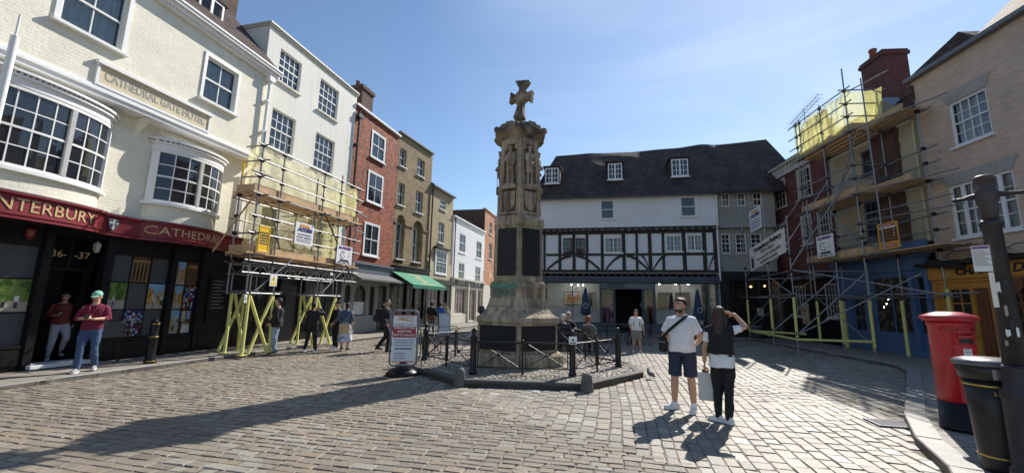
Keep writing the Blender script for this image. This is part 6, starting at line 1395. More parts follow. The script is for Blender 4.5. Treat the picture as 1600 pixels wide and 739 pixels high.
for j in range(5):
    o0 = OI-.3+j*.30; ub_ = max(uL, FW.hit(364, 303, o0)[0]); ls.b('deck_board', ub_, uR, o0, o0+.225, zD1-.04, zD1); ls.b('deck_board', ub_, uR-.05, o0, o0+.225, zD2-.04, zD2)
for a, b in ((su[1]-.1, 1.3), (1.35, uR-.1)):
    ls.b('toe_board', a, b, OO-.08, OO-.04, zD2+.0, zD2+.23); ls.b('toe_board', a, b, OO-.08, OO-.04, zD1, zD1+.2)
ls.b('toe_board', uL+.1, uL+.14, 1.25, OO, zD2, zD2+.2); ls.b('toe_board', uL+.1, uL+.14, 1.25, OO, zD1, zD1+.2)
# lattice beams
for of in (OO, OI):
    uq = uL if of == OO else FW.hit(356, 415, OI)[0]
    ls.t('beam_chord', (uq, of, zA), (uR, of, zA)); ls.t('beam_chord', (uq, of, zB-.04), (uR, of, zB-.04))
    o = MB(); n = 18; L_ = (uR-uq-.1)/n
    for i in range(n):
        a, b = uq+.05+L_*i, uq+.05+L_*(i+1); o.tube((a, -of, zA if i % 2 else zB-.04), (b, -of, zB-.04 if i % 2 else zA), .014, 6)
        if i % 3 == 0: o.tube((a, -of, zA), (a, -of, zB-.04), .014, 6)
    o.build('beam_lattice', 'steel_tube', ls.o)
for u0, u1 in ((FW.hit(384, 500, OO)[0], FW.hit(422, 500, OO)[0]), (FW.hit(491, 500, OO)[0], FW.hit(522, 490, OO)[0])):
    ls.t('ledger', (u0-.15, OO+.05, 1.75), (u1+.2, OO+.05, 1.75)); ls.t('ledger', (u0-.05, OI+.3, 1.75), (u1+.2, OI+.3, 1.75))
    for u in (u0, u1): ls.t('transom', (u, OI-.2, 1.80), (u, OO+.3, 1.80)); ls.t('standard', (u+.1, OI+.3, 1.7), (u+.1, OI+.3, zA)); ls.t('standard', (u, OO, 1.7), (u, OO, zA))
    ls.t('brace', (u0+.1, OO+.06, 1.8), (u0+1.4, OO+.06, zB+.2)); 
    for k, (ua, oa, ub, ob) in enumerate(((u0, OO, u0-.12, OO+.12), (u0, OO, u0+.70, OO+.15), (u1, OO, u1-.75, OO+.1), (u1, OO, u1+.02, OO+.08), (u0+.15, OI+.3, u0+.05, OI+.4), (u0+.25, OI+.3, u1-.1, OI+.3), (u1, OI, u0+.2, OI), (u1, OI, u1, OI))):
        ls.t('padded_leg', (ub, ob, .09), (ua, oa, 1.74), .045, 'pad_yellow')
    for (u, of) in ((u0-.12, OO+.12), (u0+.7, OO+.15), (u1+.02, OO+.08), (u0+.05, OI+.4), (u1, OI)):
        o = MB(); o.box(u-.1, u+.1, -of-.1, -of+.1, .078, .10); o.build('base_plate', 'pad_yellow', ls.o)
ls.t('brace', (uL+.05, OI-.1, zD1), (uL+.1, OO+.05, zD2-.1), mat='scaff_board'); ls.t('brace', (su[3]+.05, OO+.07, zD2), (su[5]-.25, OO+.07, zB), mat='black_iron'); ls.t('brace', (-.2, OO-.2, 3.0), (-.75, OO-.2, 4.4))
ls.t('tie_tube', (su[-1]-.1, OO, 4.4), (su[-1]+1.1, OO-.3, 4.4)); ls.t('tie_tube', (su[-1]-.1, OO, 5.1), (su[-1]+1.0, OO-.2, 5.1)); ls.t('tie_tube', (uL-.1, OO+.05, 5.2), (uL+.6, OO+.05, 5.2), mat='black_iron')
uy = FW.hit(380, 265, 1.2)[0]; ls.t('tie_tube', (uy, 1.2, 4.75), (uy, 1.2, 5.7), .03, 'barrier_yellow')
def sheet(F, pts_u, z0, z1, off, mat, label, cat, sag=.06, ribs=26, seed=1, name='debris_netting', ret=None):
    """hanging sheet following a list of (u, off) points"""
    rnd = random.Random(seed); o = MB(); N = ribs; nz_ = 14; P = []
    seg = [0]
    for a, b in zip(pts_u, pts_u[1:]): seg.append(seg[-1]+math.hypot(b[0]-a[0], b[1]-a[1]))
    def at(s):
        for k in range(len(seg)-1):
            if s <= seg[k+1]+1e-9: t = (s-seg[k])/(seg[k+1]-seg[k]); return pts_u[k][0]+(pts_u[k+1][0]-pts_u[k][0])*t, pts_u[k][1]+(pts_u[k+1][1]-pts_u[k][1])*t
    for j in range(nz_+1):
        for i in range(N*3+1):
            u, of = at(seg[-1]*i/(N*3)); v = j/nz_; w = math.sin(math.pi*v)*math.sin(math.pi*((i/6.0) % 1))
            d = sag*(w*.8+noise.noise(Vector((u*2.2, v*2.5, seed)))*1.0+.4*noise.noise(Vector((u*7, v*6, seed+4))))
            zz_ = z0+(z1-z0)*v+(.05*noise.noise(Vector((u*1.5, 3, seed))) if j == 0 else -.04*abs(math.sin(math.pi*((i/6.0) % 1))) if j == nz_ else 0)
            P.append((u, -(of+d), zz_))
    w = N*3+1; o.add(P, [(j*w+i, j*w+i+1, (j+1)*w+i+1, (j+1)*w+i) for j in range(nz_) for i in range(N*3)], True)
    q = o.build(name, mat, None); q.location = (F.A.x, F.A.y, 0); q.rotation_euler = (0, 0, F.rz); return tag(q, label, cat)
sheet(FW, [(FW.hit(386, 262, 1.15)[0], 1.15), (su[1]-.03, OO-.13), (uR-.15, OO-.13), (uR-.15, .3)], zD2+.02, zT, 0, 'netting', 'pale yellow debris sheeting round the upper lift of the left scaffold', 'sheeting', seed=2)
sheet(FW, [(FW.hit(384, 350, .85)[0], .85), (FW.hit(390, 350, 1.05)[0]+.1, OI+.25), (uR-.2, OI+.25), (uR-.15, .3)], zD1+.05, zD2-.1, 0, 'netting', 'pale yellow debris sheeting round the lower lift of the left scaffold', 'sheeting', sag=.12, seed=5)
def signboard(F, px, off, name, label, mat='sign_white', cat='sign', z=None, thick=.012, tilt=0, skew=0):
    r = F.rect(*px, off); c = (r[0]+r[1])/2; q = empty(name, tuple(F.w(c, off, r[2])), F.rz, label, cat); hw, hh = (r[1]-r[0])/2, r[3]-r[2]
    if tilt: q.rotation_euler = (0, tilt, F.rz)
    o = MB(); o.box(-hw, hw, 0, thick, 0, hh); o.build('panel', mat, q); return q, hw, hh
def lines(q, rows, x0, x1, mat, y=-.004, seed=1):
    rnd = random.Random(seed)
    for (z, h) in rows:
        o = MB(); x = x0
        while x < x1-.02:
            w = min(rnd.uniform(.03, .09), x1-x); o.box(x, x+w, y, y+.003, z, z+h); x += w+.018
        o.build('small_print', mat, q)
def access_sign(F, px, off, label, skew=0):
    q, w, h = signboard(F, px, off, 'banner_sign', label)
    text('LOCAL', h*.15, 'sign_orange', q, 0, -.004, h*.86, width=w*1.1, bold=.012); text('ACCESS', h*.2, 'sign_navy', q, 0, -.004, h*.68, width=w*1.65, bold=.014, shear=.2)
    text('SCAFFOLDING', h*.08, 'sign_navy', q, 0, -.004, h*.46, width=w*1.4); text('01227 655512', h*.1, 'sign_navy', q, 0, -.004, h*.33, width=w*1.6); lines(q, [(h*.2, h*.03), (h*.12, h*.03)], -w*.8, w*.8, 'sign_navy'); return q
def alarm_sign(F, px, off, label):
    q, w, h = signboard(F, px, off, 'alarm_sign', label)
    text('ALARMED', h*.17, 'sign_purple', q, 0, -.004, h*.87, width=w*1.7, bold=.01); text('PANTHER', h*.10, 'sign_black', q, 0, -.004, h*.2, width=w*1.2, bold=.01); text('0800 088 7224', h*.1, 'sign_navy', q, 0, -.004, h*.08, width=w*1.7)
    o = MB()      # bold ring-like device and small marks
    n = 14; cx, cz, rr = -w*.25, h*.5, min(w*.5, h*.18)
    for i in range(n-2): a, b = .6+2*math.pi*i/n, .6+2*math.pi*(i+1)/n; o.tube((cx+rr*math.cos(a), -.002, cz+rr*math.sin(a)), (cx+rr*math.cos(b), -.002, cz+rr*math.sin(b)), .012, 5)
    for dx, dz in ((.5, .62), (.62, .5), (.45, .42), (-.2, .52)): o.box(w*dx-.02, w*dx+.03, -.004, -.001, h*dz-.015, h*dz+.02)
    o.build('printed_mark', 'sign_black', q); return q
access_sign(FW, (461, 490, 349, 383), OO+.09, 'white LOCAL ACCESS sign tied to the rails of the left scaffold')
alarm_sign(FW, (526, 550, 384, 413), OO+.12, 'white ALARMED sign at the lower right corner of the left scaffold')
def barrier(F, px, off, label, mat, marks):
    r = F.rect(*px, off); c = (r[0]+r[1])/2; q = empty('ladder_gate', tuple(F.w(c, off, r[2])), F.rz, label, 'safety gate'); w, h = (r[1]-r[0])/2, r[3]-r[2]
    o = MB(); o.path([(-w, 0, 0), (w, 0, 0), (w, 0, h), (-w, 0, h), (-w, 0, 0)], .022, 8); o.build('frame', mat, q)
    o = MB(); o.box(-w+.02, w-.02, -.008, .008, h*.02, h*.27); o.box(-w+.02, w-.02, -.008, .008, h*.78, h*.98); 
    for i in range(4): z = h*(.36+.11*i); o.tube((-w, 0, z), (w, 0, z), .010, 6)
    o.build('panel', mat, q)
    if marks:
        for z in (h*.06, h*.86): o = MB(); o.box(-w*.75, w*.75, -.013, -.0085, z, z+h*.09); pn = o.build('warning_strip', 'sign_red', q); text('WARNING', h*.06, 'sign_white', pn, 0, -.0145, z+h*.045, width=w*1.2)
        o = MB(); o.box(-w*.8, w*.8, -.012, -.009, h*.80, h*.855); o.build('label_strip', 'sign_white', q)
    return q
barrier(FW, (404, 420, 354, 393), OO+.1, 'yellow plastic ladder gate lashed to the left scaffold', 'barrier_yellow', False)
def warn_sign(F, px, off, label):
    q, w, h = signboard(F, px, off, 'warning_sign', label)
    o = MB(); o.add([(-w*.6, -.003, h*.45), (w*.6, -.003, h*.45), (0, -.003, h*.85)], [(0, 1, 2)]); o.box(-w*.7, w*.7, -.004, -.001, h*.12, h*.32); o.build('yellow_mark', 'sign_yellow', q)
    o = MB(); o.box(-w*.05, w*.05, -.007, -.004, h*.56, h*.72); o.box(-w*.05, w*.05, -.007, -.004, h*.49, h*.53); o.build('exclamation_mark', 'sign_black', q); return q
warn_sign(FW, (422, 433, 428, 447), OO+.15, 'small white sign with a yellow warning triangle under the left scaffold')
q = signboard(FW, (382, 386, 460, 473), OO+.2, 'leg_notice', 'tiny white notice fixed to a yellow padded leg of the left scaffold')[0]
text('!', .12, 'sign_navy', q, 0, -.003, .1)

# ---------------------------------------------------------------- right scaffold
rs = Scaf(FX, 'tall tube scaffold with three board lifts in front of the blue shop and pub')
NO, NI = 1.49, .40
uN = 1.33; uI = 3.0
z3 = FX.hit(1322, 205, NO)[1]; z2 = FX.hit(1352, 295, NO)[1]; z1_ = FX.hit(1354, 395, NO)[1]; zt_ = FX.hit(1322, 140, NO)[1]
uM = [FX.hit(1294, 300, NO)[0], FX.hit(1262, 330, NO)[0]]
uF = FX.hit(1250, 270, NO)[0]
lv = [2.05, z1_-.1, z1_+.55, z1_+1.05, z2-.1, z2+.5, z2+1.0, z3-.1, z3+.5, z3+1.0, zt_]
lv = [z for z in lv if z <= zt_+.01]
for k, u in enumerate([uN, uM[0], uM[1], uF]):
    zt2 = zt_+(.9 if k == 0 else .15); zb_ = .12 if k < 3 else 2.0
    rs.t('standard', (u, NO, zb_), (u, NO, zt2), clamps=[z for z in lv if z < zt2]); rs.t('standard', (u, NI, .12), (u, NI, zt_), clamps=lv[:8])
    if k < 3: rs.t('padded_leg', (u, NO, .35), (u, NO, 1.95), .05, 'pad_yellow'); rs.t('padded_leg', (u+.18, NI+.2, .12), (u+.18, NI+.2, 1.95), .045, 'pad_yellow')
rs.t('standard', (uI, NI+.05, .12), (uI-.1, NI+.05, zt_-1.2), clamps=lv[:8]); rs.t('standard', (uN+.8, NO-.1, z1_), (uN+.7, NO-.1, zt_+.1)); rs.t('padded_leg', (uI, NI+.05, 1.2), (uI, NI+.05, 2.3), .05, 'pad_yellow')
for z in lv:
    rs.t('ledger', (uF-.5, NO+.05, z), (uN+.35, NO+.05, z)); 
    if z < z3: rs.t('ledger', (uF-.2, NI-.04, z), (uI+.3, NI-.04, z))
    rs.t('transom', (uN+.05, NO+.25, z), (uN+.05, .06, z))
for z in (z1_-.06, z1_+1.1, z2-.06, z3-.06, 2.1): rs.t('tie_tube', (uN-.1, NO-.1, z+.05), (uI+1.0, NI+.1, z+.05), mat='steel_tube')
rs.t('tie_tube', (uN, NO, z1_+1.35), (uI+.95, NI+.35, z1_+1.45)); rs.t('tie_tube', (uN-.3, NO-.2, zt_+.05), (uI-.4, .9, zt_+.05))
for zd in (z1_, z2, z3):
    for j in range(5):
        o0 = NI-.28+j*.27; rs.b('deck_board', uF-.2, uN+.1, o0, o0+.225, zd-.04, zd)
    rs.b('toe_board', uF-.2, uN+.08, NO-.08, NO-.04, zd+.001, zd+.23); rs.b('toe_board', uN+.04, uN+.08, NI, NO-.081, zd+.001, zd+.23)
    if zd != z1_:
        for j in range(3): rs.b('deck_board', uN+.12, uI, NI-.28+j*.27, NI-.055+j*.27, zd-.04, zd)
        rs.b('toe_board', uN+.12, uI-.05, NI+.5, NI+.54, zd+.001, zd+.2)
    else:
        for j in range(4): rs.b('deck_board', uN+.12, uI+.9, NI-.28+j*.27, NI-.055+j*.27, zd-.04, zd)
# raking braces in the face of the scaffold
def P3(px, py, off): u, z = FX.hit(px, py, off); return (u, off, z)
for a, b in (((1340, 205), (1300, 330)), ((1330, 255), (1295, 330)), ((1297, 330), (1345, 385)), ((1290, 316), (1262, 360))):
    rs.t('brace', P3(a[0], a[1], NO+.07), P3(b[0], b[1], NO+.07))
# outer gantry of poles standing in the road
gA, gB, gC = (-4.15, 3.0), (-1.2, 3.45), (1.04, 3.8)
for (u, of), zt2 in ((gA, 6.9), (gB, 6.3), (gC, 5.0)):
    rs.t('standard', (u, of, 0), (u, of, zt2), clamps=(.75, 2.1, 2.95, 3.5)); rs.t('padded_leg', (u, of, .62), (u, of, 2.0), .05, 'pad_yellow')
for z, m_, r in ((2.1, 'steel_tube', .024), (2.95, 'steel_tube', .024), (.55, 'pad_yellow', .045)):
    for a, b in ((gA, gB), (gB, gC), (gC, (uN, NO)), (gA, (uF-.6, NO))): rs.t('ledger' if r < .03 else 'padded_rail', (a[0], a[1]+.03, z), (b[0], b[1]+.03, z), r, m_)
rs.t('ledger', (gC[0], gC[1], 3.0), (uI+1, NI+.8, 2.05)); rs.t('ledger', (gA[0]-.4, gA[1], 2.1), (gC[0]+.3, gC[1]+.1, 2.12))
for a, b in ((gA, (uM[1], NO)), (gB, (uM[0], NO)), (gC, (uN, NO))):
    rs.t('raking_tube', (a[0], a[1], 3.1), (b[0]+.0, b[1], z2+.8)); rs.t('brace', (a[0], a[1], .7), (b[0], b[1], 2.9))
rs.t('brace', (gA[0], gA[1], .8), (gC[0], gC[1], 2.9)); rs.t('brace', (gB[0], gB[1], 2.9), (gC[0], gC[1], 2.1)); rs.t('brace', (uN, NO, .4), (uM[1], NO, 2.1)); rs.t('brace', (gC[0], gC[1], .7), (uN+1.2, .7, 2.8))
rs.t('ledger', (gA[0]-.1, gA[1]+.05, 5.1), (gA[0]+.9, gA[1]+.3, 5.3))
sheet(FX, [(uF-.15, NO-.02), (uN+.02, NO-.02), (uN+.06, .5), (FX.hit(1380, 170, .45)[0], .45)], z3+.05, zt_-.02, 0, 'netting_bright', 'bright translucent yellow sheeting round the top lift of the right scaffold', 'sheeting', sag=.1, seed=9, ribs=30)
alarm_sign(FX, (1276, 1303, 367, 402), NO+.12, 'white ALARMED sign with small device on the right scaffold')
barrier(FX, (1373, 1404, 348, 388), NI+.75, 'orange framed ladder gate with red warning strips on the right scaffold', 'barrier_orange', True)
# cloth banner and access sign hang between the road-side poles
FBn = Face((0, 0), 0)
def plane_between(a, b):
    A, B_ = Vector(FX.pt(*a)), Vector(FX.pt(*b)); d = (B_-A); f = Face(A, math.degrees(math.atan2(d.x, d.y))); return f
FQ = plane_between(gA, gB)
r = FQ.rect(1171, 1228, 372, 410, .06)
bn = empty('cloth_banner', tuple(FQ.w((r[0]+r[1])/2, .06, r[2])), FQ.rz, 'cream Canterbury Pottery cloth banner tied across the right scaffold poles', 'banner'); w, h = (r[1]-r[0])/2, (r[3]-r[2])
tl = 0.10
o = MB(); n = 16
for i in range(n):
    a, b = -w+2*w*i/n, -w+2*w*(i+1)/n; ya, yb = [.02*math.sin(k*1.3) for k in (i, i+1)]
    o.quad((a, ya, a*tl), (b, yb, b*tl), (b, yb, h+b*tl*.7), (a, ya, h+a*tl*.7))
o.build('cloth', 'banner_cloth', bn)
text('Canterbury Pottery', h*.24, 'sign_black', bn, w*.1, -.03, h*.80, width=w*1.55, bold=.008, slope=tl*.8); text("We're open", h*.17, 'sign_black', bn, w*.1, -.03, h*.58, width=w*.7, slope=tl*.9)
text('for a nice bit of beautiful', h*.15, 'sign_black', bn, w*.15, -.03, h*.36, width=w*1.3, slope=tl); text('handmade pottery', h*.15, 'sign_black', bn, w*.15, -.03, h*.17, width=w*1.0, slope=tl)
o = MB(); c_ = -w*.82; sl_ = c_*tl
o.prism([(c_-.12, .1*h+sl_), (c_+.1, .12*h+sl_), (c_+.12, .45*h+sl_), (c_+.04, .6*h+sl_), (c_-.02, .52*h+sl_), (c_-.1, .62*h+sl_)], -.032, -.027); o.build('printed_figure', 'sign_black', bn)
access_sign(FQ, (1171, 1189, 325, 360), .08, 'white LOCAL ACCESS sign hung high on the outer poles of the right scaffold')
# ================================================================== STREET FURNITURE AND SMALL THINGS
def zat(px, py, x, y):
    d = ray(px, py); return CAMH+d.z*math.hypot(x, y)/math.hypot(d.x, d.y)
# --- red pillar box
pg = G(1508, 671, .1)*1.0; pb_ = empty('pillar_box', (pg.x, pg.y, .1), 0, 'red pillar box with black base beside the litter bin', 'post box')
hp = zat(1497, 487, pg.x, pg.y)-.1; rr = .235
fa = math.atan2(-pg.y, -pg.x)      # towards the camera
o = MB(); o.lathe([(rr, .0), (rr, .05), (rr-.012, .06), (rr-.012, hp*.235)], (0, 0, 0), 40); o.build('base', 'black_paint', pb_)
o = MB(); o.lathe([(rr-.014, hp*.235), (rr-.014, hp*.87), (rr+.0, hp*.885), (rr+.004, hp*.9), (rr-.01, hp*.91)], (0, 0, 0), 40); body_ = o.build('body', 'post_red', pb_)
o = MB(); o.lathe([(rr-.012, hp*.911), (rr+.02, hp*.915), (rr+.055, hp*.935), (rr+.06, hp*.95), (rr+.045, hp*.962), (rr-.05, hp*.985), (.12, hp*.998), (0, hp)], (0, 0, 0), 48); o.build('cap', 'post_red', pb_)
ap = fa+R_(38)        # aperture side, turned right
def onbox(a, r, z): return Vector((r*math.cos(a), r*math.sin(a), z))
def curved(mb, a0, a1, z0, z1, r, th, n=10):
    for i in range(n):
        p, q = a0+(a1-a0)*i/n, a0+(a1-a0)*(i+1)/n
        A = [onbox(p, r, z0), onbox(q, r, z0), onbox(q, r, z1), onbox(p, r, z1)]; B_ = [onbox(p, r+th, z0), onbox(q, r+th, z0), onbox(q, r+th, z1), onbox(p, r+th, z1)]
        mb.add(A+B_, [(0, 3, 2, 1), (4, 5, 6, 7), (0, 1, 5, 4), (3, 7, 6, 2), (0, 4, 7, 3), (1, 2, 6, 5)])
o = MB(); curved(o, ap-.42, ap+.42, hp*.775, hp*.80, rr-.014, .03); curved(o, ap-.46, ap+.46, hp*.825, hp*.84, rr-.014, .02); o.build('aperture_hood', 'post_red', pb_)
o = MB(); curved(o, ap-.36, ap+.36, hp*.735, hp*.772, rr-.016, .006); o.build('slot', 'sign_black', pb_)
o = MB(); curved(o, ap-.62, ap+.62, hp*.25, hp*.72, rr-.014, .006); o.build('door', 'post_red', pb_)
o = MB(); curved(o, ap-.25, ap+.12, hp*.58, hp*.69, rr-.008, .006); nt_ = o.build('collection_plate', 'sign_white', pb_)
for i in range(5): o = MB(); curved(o, ap-.2, ap+.02+.05*(i % 2), hp*.60+i*.03, hp*.60+i*.03+.008, rr-.002, .002, 4); o.build('printed_line', 'sign_black', nt_)
me = textmesh('POST OFFICE', .07, .003, bold=.003)
for v in me.vertices: a = ap-.25+v.co.x/rr*1.0; z = hp*.86+v.co.y-.02; r_q = rr-.012+v.co.z+.004; v.co = (r_q*math.cos(a), r_q*math.sin(a), z)
me.materials.clear(); me.materials.append(M['post_red']); o = bpy.data.objects.new('lettering', me); S.collection.objects.link(o); o.parent = pb_
# --- litter bin
bg_ = G(1572, 733, .1); bx, by = bg_.x*.985, bg_.y*.985; hb = zat(1560, 558, bx, by)-.1
bn_ = empty('litter_bin', (bx, by, .1), math.atan2(bg_.y, bg_.x)-math.pi/2, 'black litter bin with grey domed lid and gold bands beside the lamp post', 'litter bin')
def oct_(mb, prof, sx=1, sy=1): mb.lathe(prof, (0, 0, 0), 28, sx, sy)
o = MB(); oct_(o, [(.155, 0), (.165, .05), (.188, hb*.5), (.208, hb*.80)]); o.build('body', 'bin_black', bn_)
o = MB(); oct_(o, [(.228, hb*.80), (.245, hb*.92), (.235, hb*.925)]); 
o.v = [v for v in o.v]; o.build('hood', 'bin_black', bn_)
o = MB(); oct_(o, [(.262, hb*.925), (.268, hb*.945), (.24, hb*.972), (.17, hb*.99), (.0, hb)]); o.build('lid', 'bin_lid', bn_)
for z, r in ((hb*.74, .2045), (hb*.125, .169)):
    o = MB(); oct_(o, [(r+.001, z), (r+.006, z+.002), (r+.006, z+.016), (r+.001, z+.018)]); o.build('gold_band', 'brass', bn_)
o = MB(); a0 = -1.57+.5
for i in range(8):
    a, b = a0-.45+.9*i/8, a0-.45+.9*(i+1)/8; f = lambda t, z, r: Vector((r*math.cos(t), r*math.sin(t), z)); o.quad(f(a, hb*.815, .234), f(b, hb*.815, .234), f(b, hb*.905, .2465), f(a, hb*.905, .2465))
o.build('opening', 'steel_tube', bn_)
text('LITTER', .05, 'brass', bn_, .07, -.208, hb*.69, width=.13)
# --- cast iron lamp column with ladder arms
lx, ly = 4.66, 3.90
la = math.atan2(ly, lx)-math.pi/2
lp = empty('lamp_column', (lx, ly, .1), la, 'dark cast iron column with two ladder arms and torn stickers at the right edge', 'lamp post')
ht = zat(1541, 274, lx, ly)-.1
o = MB(); o.lathe([(.145, 0), (.145, .12), (.125, .14), (.125, .72), (.135, .74), (.135, .78), (.105, .83), (.095, .98), (.10, 1.0), (.085, 1.03)], (0, 0, 0), 24); o.build('base', 'lamp_iron', lp)
o = MB(); o.lathe([(.082, 1.03), (.066, ht-.52), (.085, ht-.50), (.085, ht-.47), (.066, ht-.45)], (0, 0, 0), 20); shf = o.build('shaft', 'lamp_iron', lp)
o = MB(); o.lathe([(.06, ht-.45), (.055, ht-.36), (.072, ht-.27), (.082, ht-.2), (.078, ht-.16), (.05, ht-.11), (.05, ht-.07), (.07, ht-.06), (.075, ht-.02), (.05, ht), (.0, ht)], (0, 0, 0), 20); o.build('finial', 'lamp_top', lp)
for sx in (-1, 1):
    o = MB(); e_ = .21 if sx < 0 else .40; o.path([(sx*.06, 0, ht-.20), (sx*e_*.5, 0, ht-.21), (sx*e_, 0, ht-.218)], .019, 8); o.ball((sx*e_, 0, ht-.218), .026, .021, .021); o.tube((sx*.06, 0, ht-.2), (sx*.14, 0, ht-.208), .034, 10, .022); o.build('ladder_arm', 'lamp_iron', lp)
o = MB(); zn = zat(1541, 425, lx, ly)-.1; zn2 = zat(1541, 385, lx, ly)-.1
o.box(-.155, -.035, -.10, -.094, zn, zn2); np_ = o.build('notice', 'paper', lp)
o = MB(); o.box(-.15, -.04, -.104, -.1005, zn2-.03, zn2-.008); o.build('heading', 'sign_purple', np_)
o = MB(); 
for i in range(9): o.box(-.145, -.145+.07+.02*(i % 3), -.104, -.1005, zn2-.055-i*.017, zn2-.049-i*.017)
o.build('printed_lines', 'sign_grey', np_)
o = MB(); o.box(-.07, -.035, -.092, -.086, zat(1541, 480, lx, ly)-.1, zn-.01); o.build('yellow_strip', 'banner_cloth', lp)
rnd = random.Random(8)
for i in range(9):
    z = 1.15+rnd.random()*.62; a = -1.57+rnd.uniform(-.7, .7); wd = rnd.uniform(.25, .5); hh_ = rnd.uniform(.03, .1); r_q = .082-(z-1.03)*.016/(ht-1.55)+.003; o = MB()
    for k in range(5):
        p, q = a-wd/2+wd*k/5, a-wd/2+wd*(k+1)/5; e0, e1 = rnd.uniform(-.01, .01), rnd.uniform(-.01, .01)
        o.quad((r_q*math.cos(p), r_q*math.sin(p), z+e0), (r_q*math.cos(q), r_q*math.sin(q), z+e1), (r_q*math.cos(q), r_q*math.sin(q), z+hh_-e1), (r_q*math.cos(p), r_q*math.sin(p), z+hh_+e0))
    o.build('sticker', ['paper', 'sign_grey', 'sign_black'][i % 3], shf)
# --- black bollard on the left pavement
g_ = G(233, 567, .08); o = MB(); bo_ = empty('bollard', tuple(g_), 0, 'black and gold bollard on the left pavement before the hotel shopfront', 'bollard')
o.lathe([(.115, 0), (.115, .06), (.095, .09), (.092, .56), (.10, .58), (.10, .62), (.088, .64), (.088, .86), (.095, .88), (.095, .91), (.08, .96), (.04, 1.0), (0, 1.01)], (0, 0, 0), 24); o.build('post', 'black_paint', bo_)
for z in (.60, .895, .05): o = MB(); r_q = {.60: .101, .895: .096, .05: .116}[z]; o.lathe([(r_q, z-.008), (r_q+.003, z-.006), (r_q+.003, z+.006), (r_q, z+.008)], (0, 0, 0), 24); o.build('gold_band', 'brass', bo_)
# --- rubber based pavement sign
g_ = G(628, 586); A_ = empty('pavement_sign', tuple(g_), R_(9), 'red and white guided tours sign in a grey frame on a black rubber base', 'sign')
zs0 = zat(628, 568, g_.x, g_.y); zs1 = zat(628, 485, g_.x, g_.y)
o = MB(); o.lathe([(.36, 0), (.355, .05), (.30, .10), (.18, .16), (.12, .19), (0, .19)], (0, 0, 0), 28, 1.0, .8); o.build('base', 'black_paint', A_)
w = .29
o = MB(); P = [(-w, .27), (-w, zs1-.06), (-w+.06, zs1), (w-.06, zs1), (w, zs1-.06), (w, .27), (w-.05, .21), (-w+.05, .21), (-w, .27)]; o.path([(a, 0, b) for a, b in P], .022, 8); o.build('frame', 'lead', A_)
o = MB(); o.box(-w+.035, w-.035, -.012, .012, .28, zs1-.10); pn_ = o.build('poster_panel', 'sign_white', A_)
H0, H1 = .28, zs1-.10; hh = H1-H0
def bar_(z0, z1, mat, x0=-w+.037, x1=w-.037, y=-.015): o = MB(); o.box(x0, x1, y, -.0125, z0, z1); return o.build('printed_band', mat, pn_)
bar_(H0, H0+.02, 'sign_red'); bar_(H1-.02, H1, 'sign_red'); bar_(H0+hh*.52, H0+hh*.76, 'sign_red')
o = MB(); o.prism([(-.2, H0+hh*.90), (.2, H0+hh*.86), (.2, H0+hh*.87), (-.05, H0+hh*.93)], -.016, -.0125); o.build('swoosh', 'sign_orange', pn_)
text('CANTERBURY', .05, 'sign_grey', pn_, .03, -.016, H0+hh*.94, width=.36); text('GUIDED TOURS', .055, 'sign_grey', pn_, 0, -.016, H0+hh*.80, width=.44)
for k, (tx, wd) in enumerate((('OFFICIAL CITY TOURS', .46), ('DEPART HERE', .3), ('DAILY AT 11am & 2pm', .46))): text(tx, .055, 'sign_white', pn_, 0, -.018, H0+hh*(.725-.075*k), width=wd, bold=.002)
for k, (tx, wd) in enumerate((('90 minute walking tours led by', .42), ('qualified Blue Badge Guides', .4), ('mystical and colourful stories', .42))): text(tx, .035, 'sign_navy', pn_, 0, -.016, H0+hh*(.47-.055*k), width=wd)
text('BUY YOUR TICKET', .05, 'sign_navy', pn_, 0, -.016, H0+hh*.28, width=.36, bold=.002)
for k in range(3): text(('canterburyguidedtours', 'or from your guide', 'or tourist centre')[k], .03, 'sign_navy', pn_, -.08, -.016, H0+hh*(.19-.05*k), width=.24)
# --- white sandwich board further back
g_ = G(693, 520); sbo = empty('sandwich_board', tuple(g_), R_(20), 'grey framed sandwich board among the people by the green awning', 'sign')
o = MB(); o.add([(-.3, -.25, 0), (.3, -.25, 0), (.3, 0, 1.0), (-.3, 0, 1.0), (-.3, -.22, 0), (.3, -.22, 0), (.3, .02, 1.0), (-.3, .02, 1.0)], [(0, 1, 2, 3), (7, 6, 5, 4), (0, 3, 7, 4), (1, 5, 6, 2), (3, 2, 6, 7)]); o.build('front_panel', 'sign_white', sbo)
o = MB(); o.add([(-.3, .25, 0), (.3, .25, 0), (.3, .03, 1.0), (-.3, .03, 1.0)], [(0, 1, 2, 3)]); o.path([(-.3, -.26, 0), (-.3, -.005, 1.02), (.3, -.005, 1.02), (.3, -.26, 0)], .02, 6); o.build('back_panel', 'lead', sbo)
# --- queue barrier behind the pavement sign
g_ = G(672, 548); hb_ = empty('hoop_barrier', tuple(g_), R_(15), 'low grey tubular barrier behind the guided tours sign', 'barrier')
for k, (x, h_) in enumerate(((-.5, .85), (.25, .8))): o = MB(); o.path([(x, 0, 0), (x, 0, h_-.06), (x+.06, 0, h_), (x+.6, 0, h_), (x+.66, 0, h_-.06), (x+.66, 0, 0)], .018, 8); o.tube((x, 0, h_*.5), (x+.66, 0, h_*.5), .012, 6); o.build('hoop', 'lead', hb_)
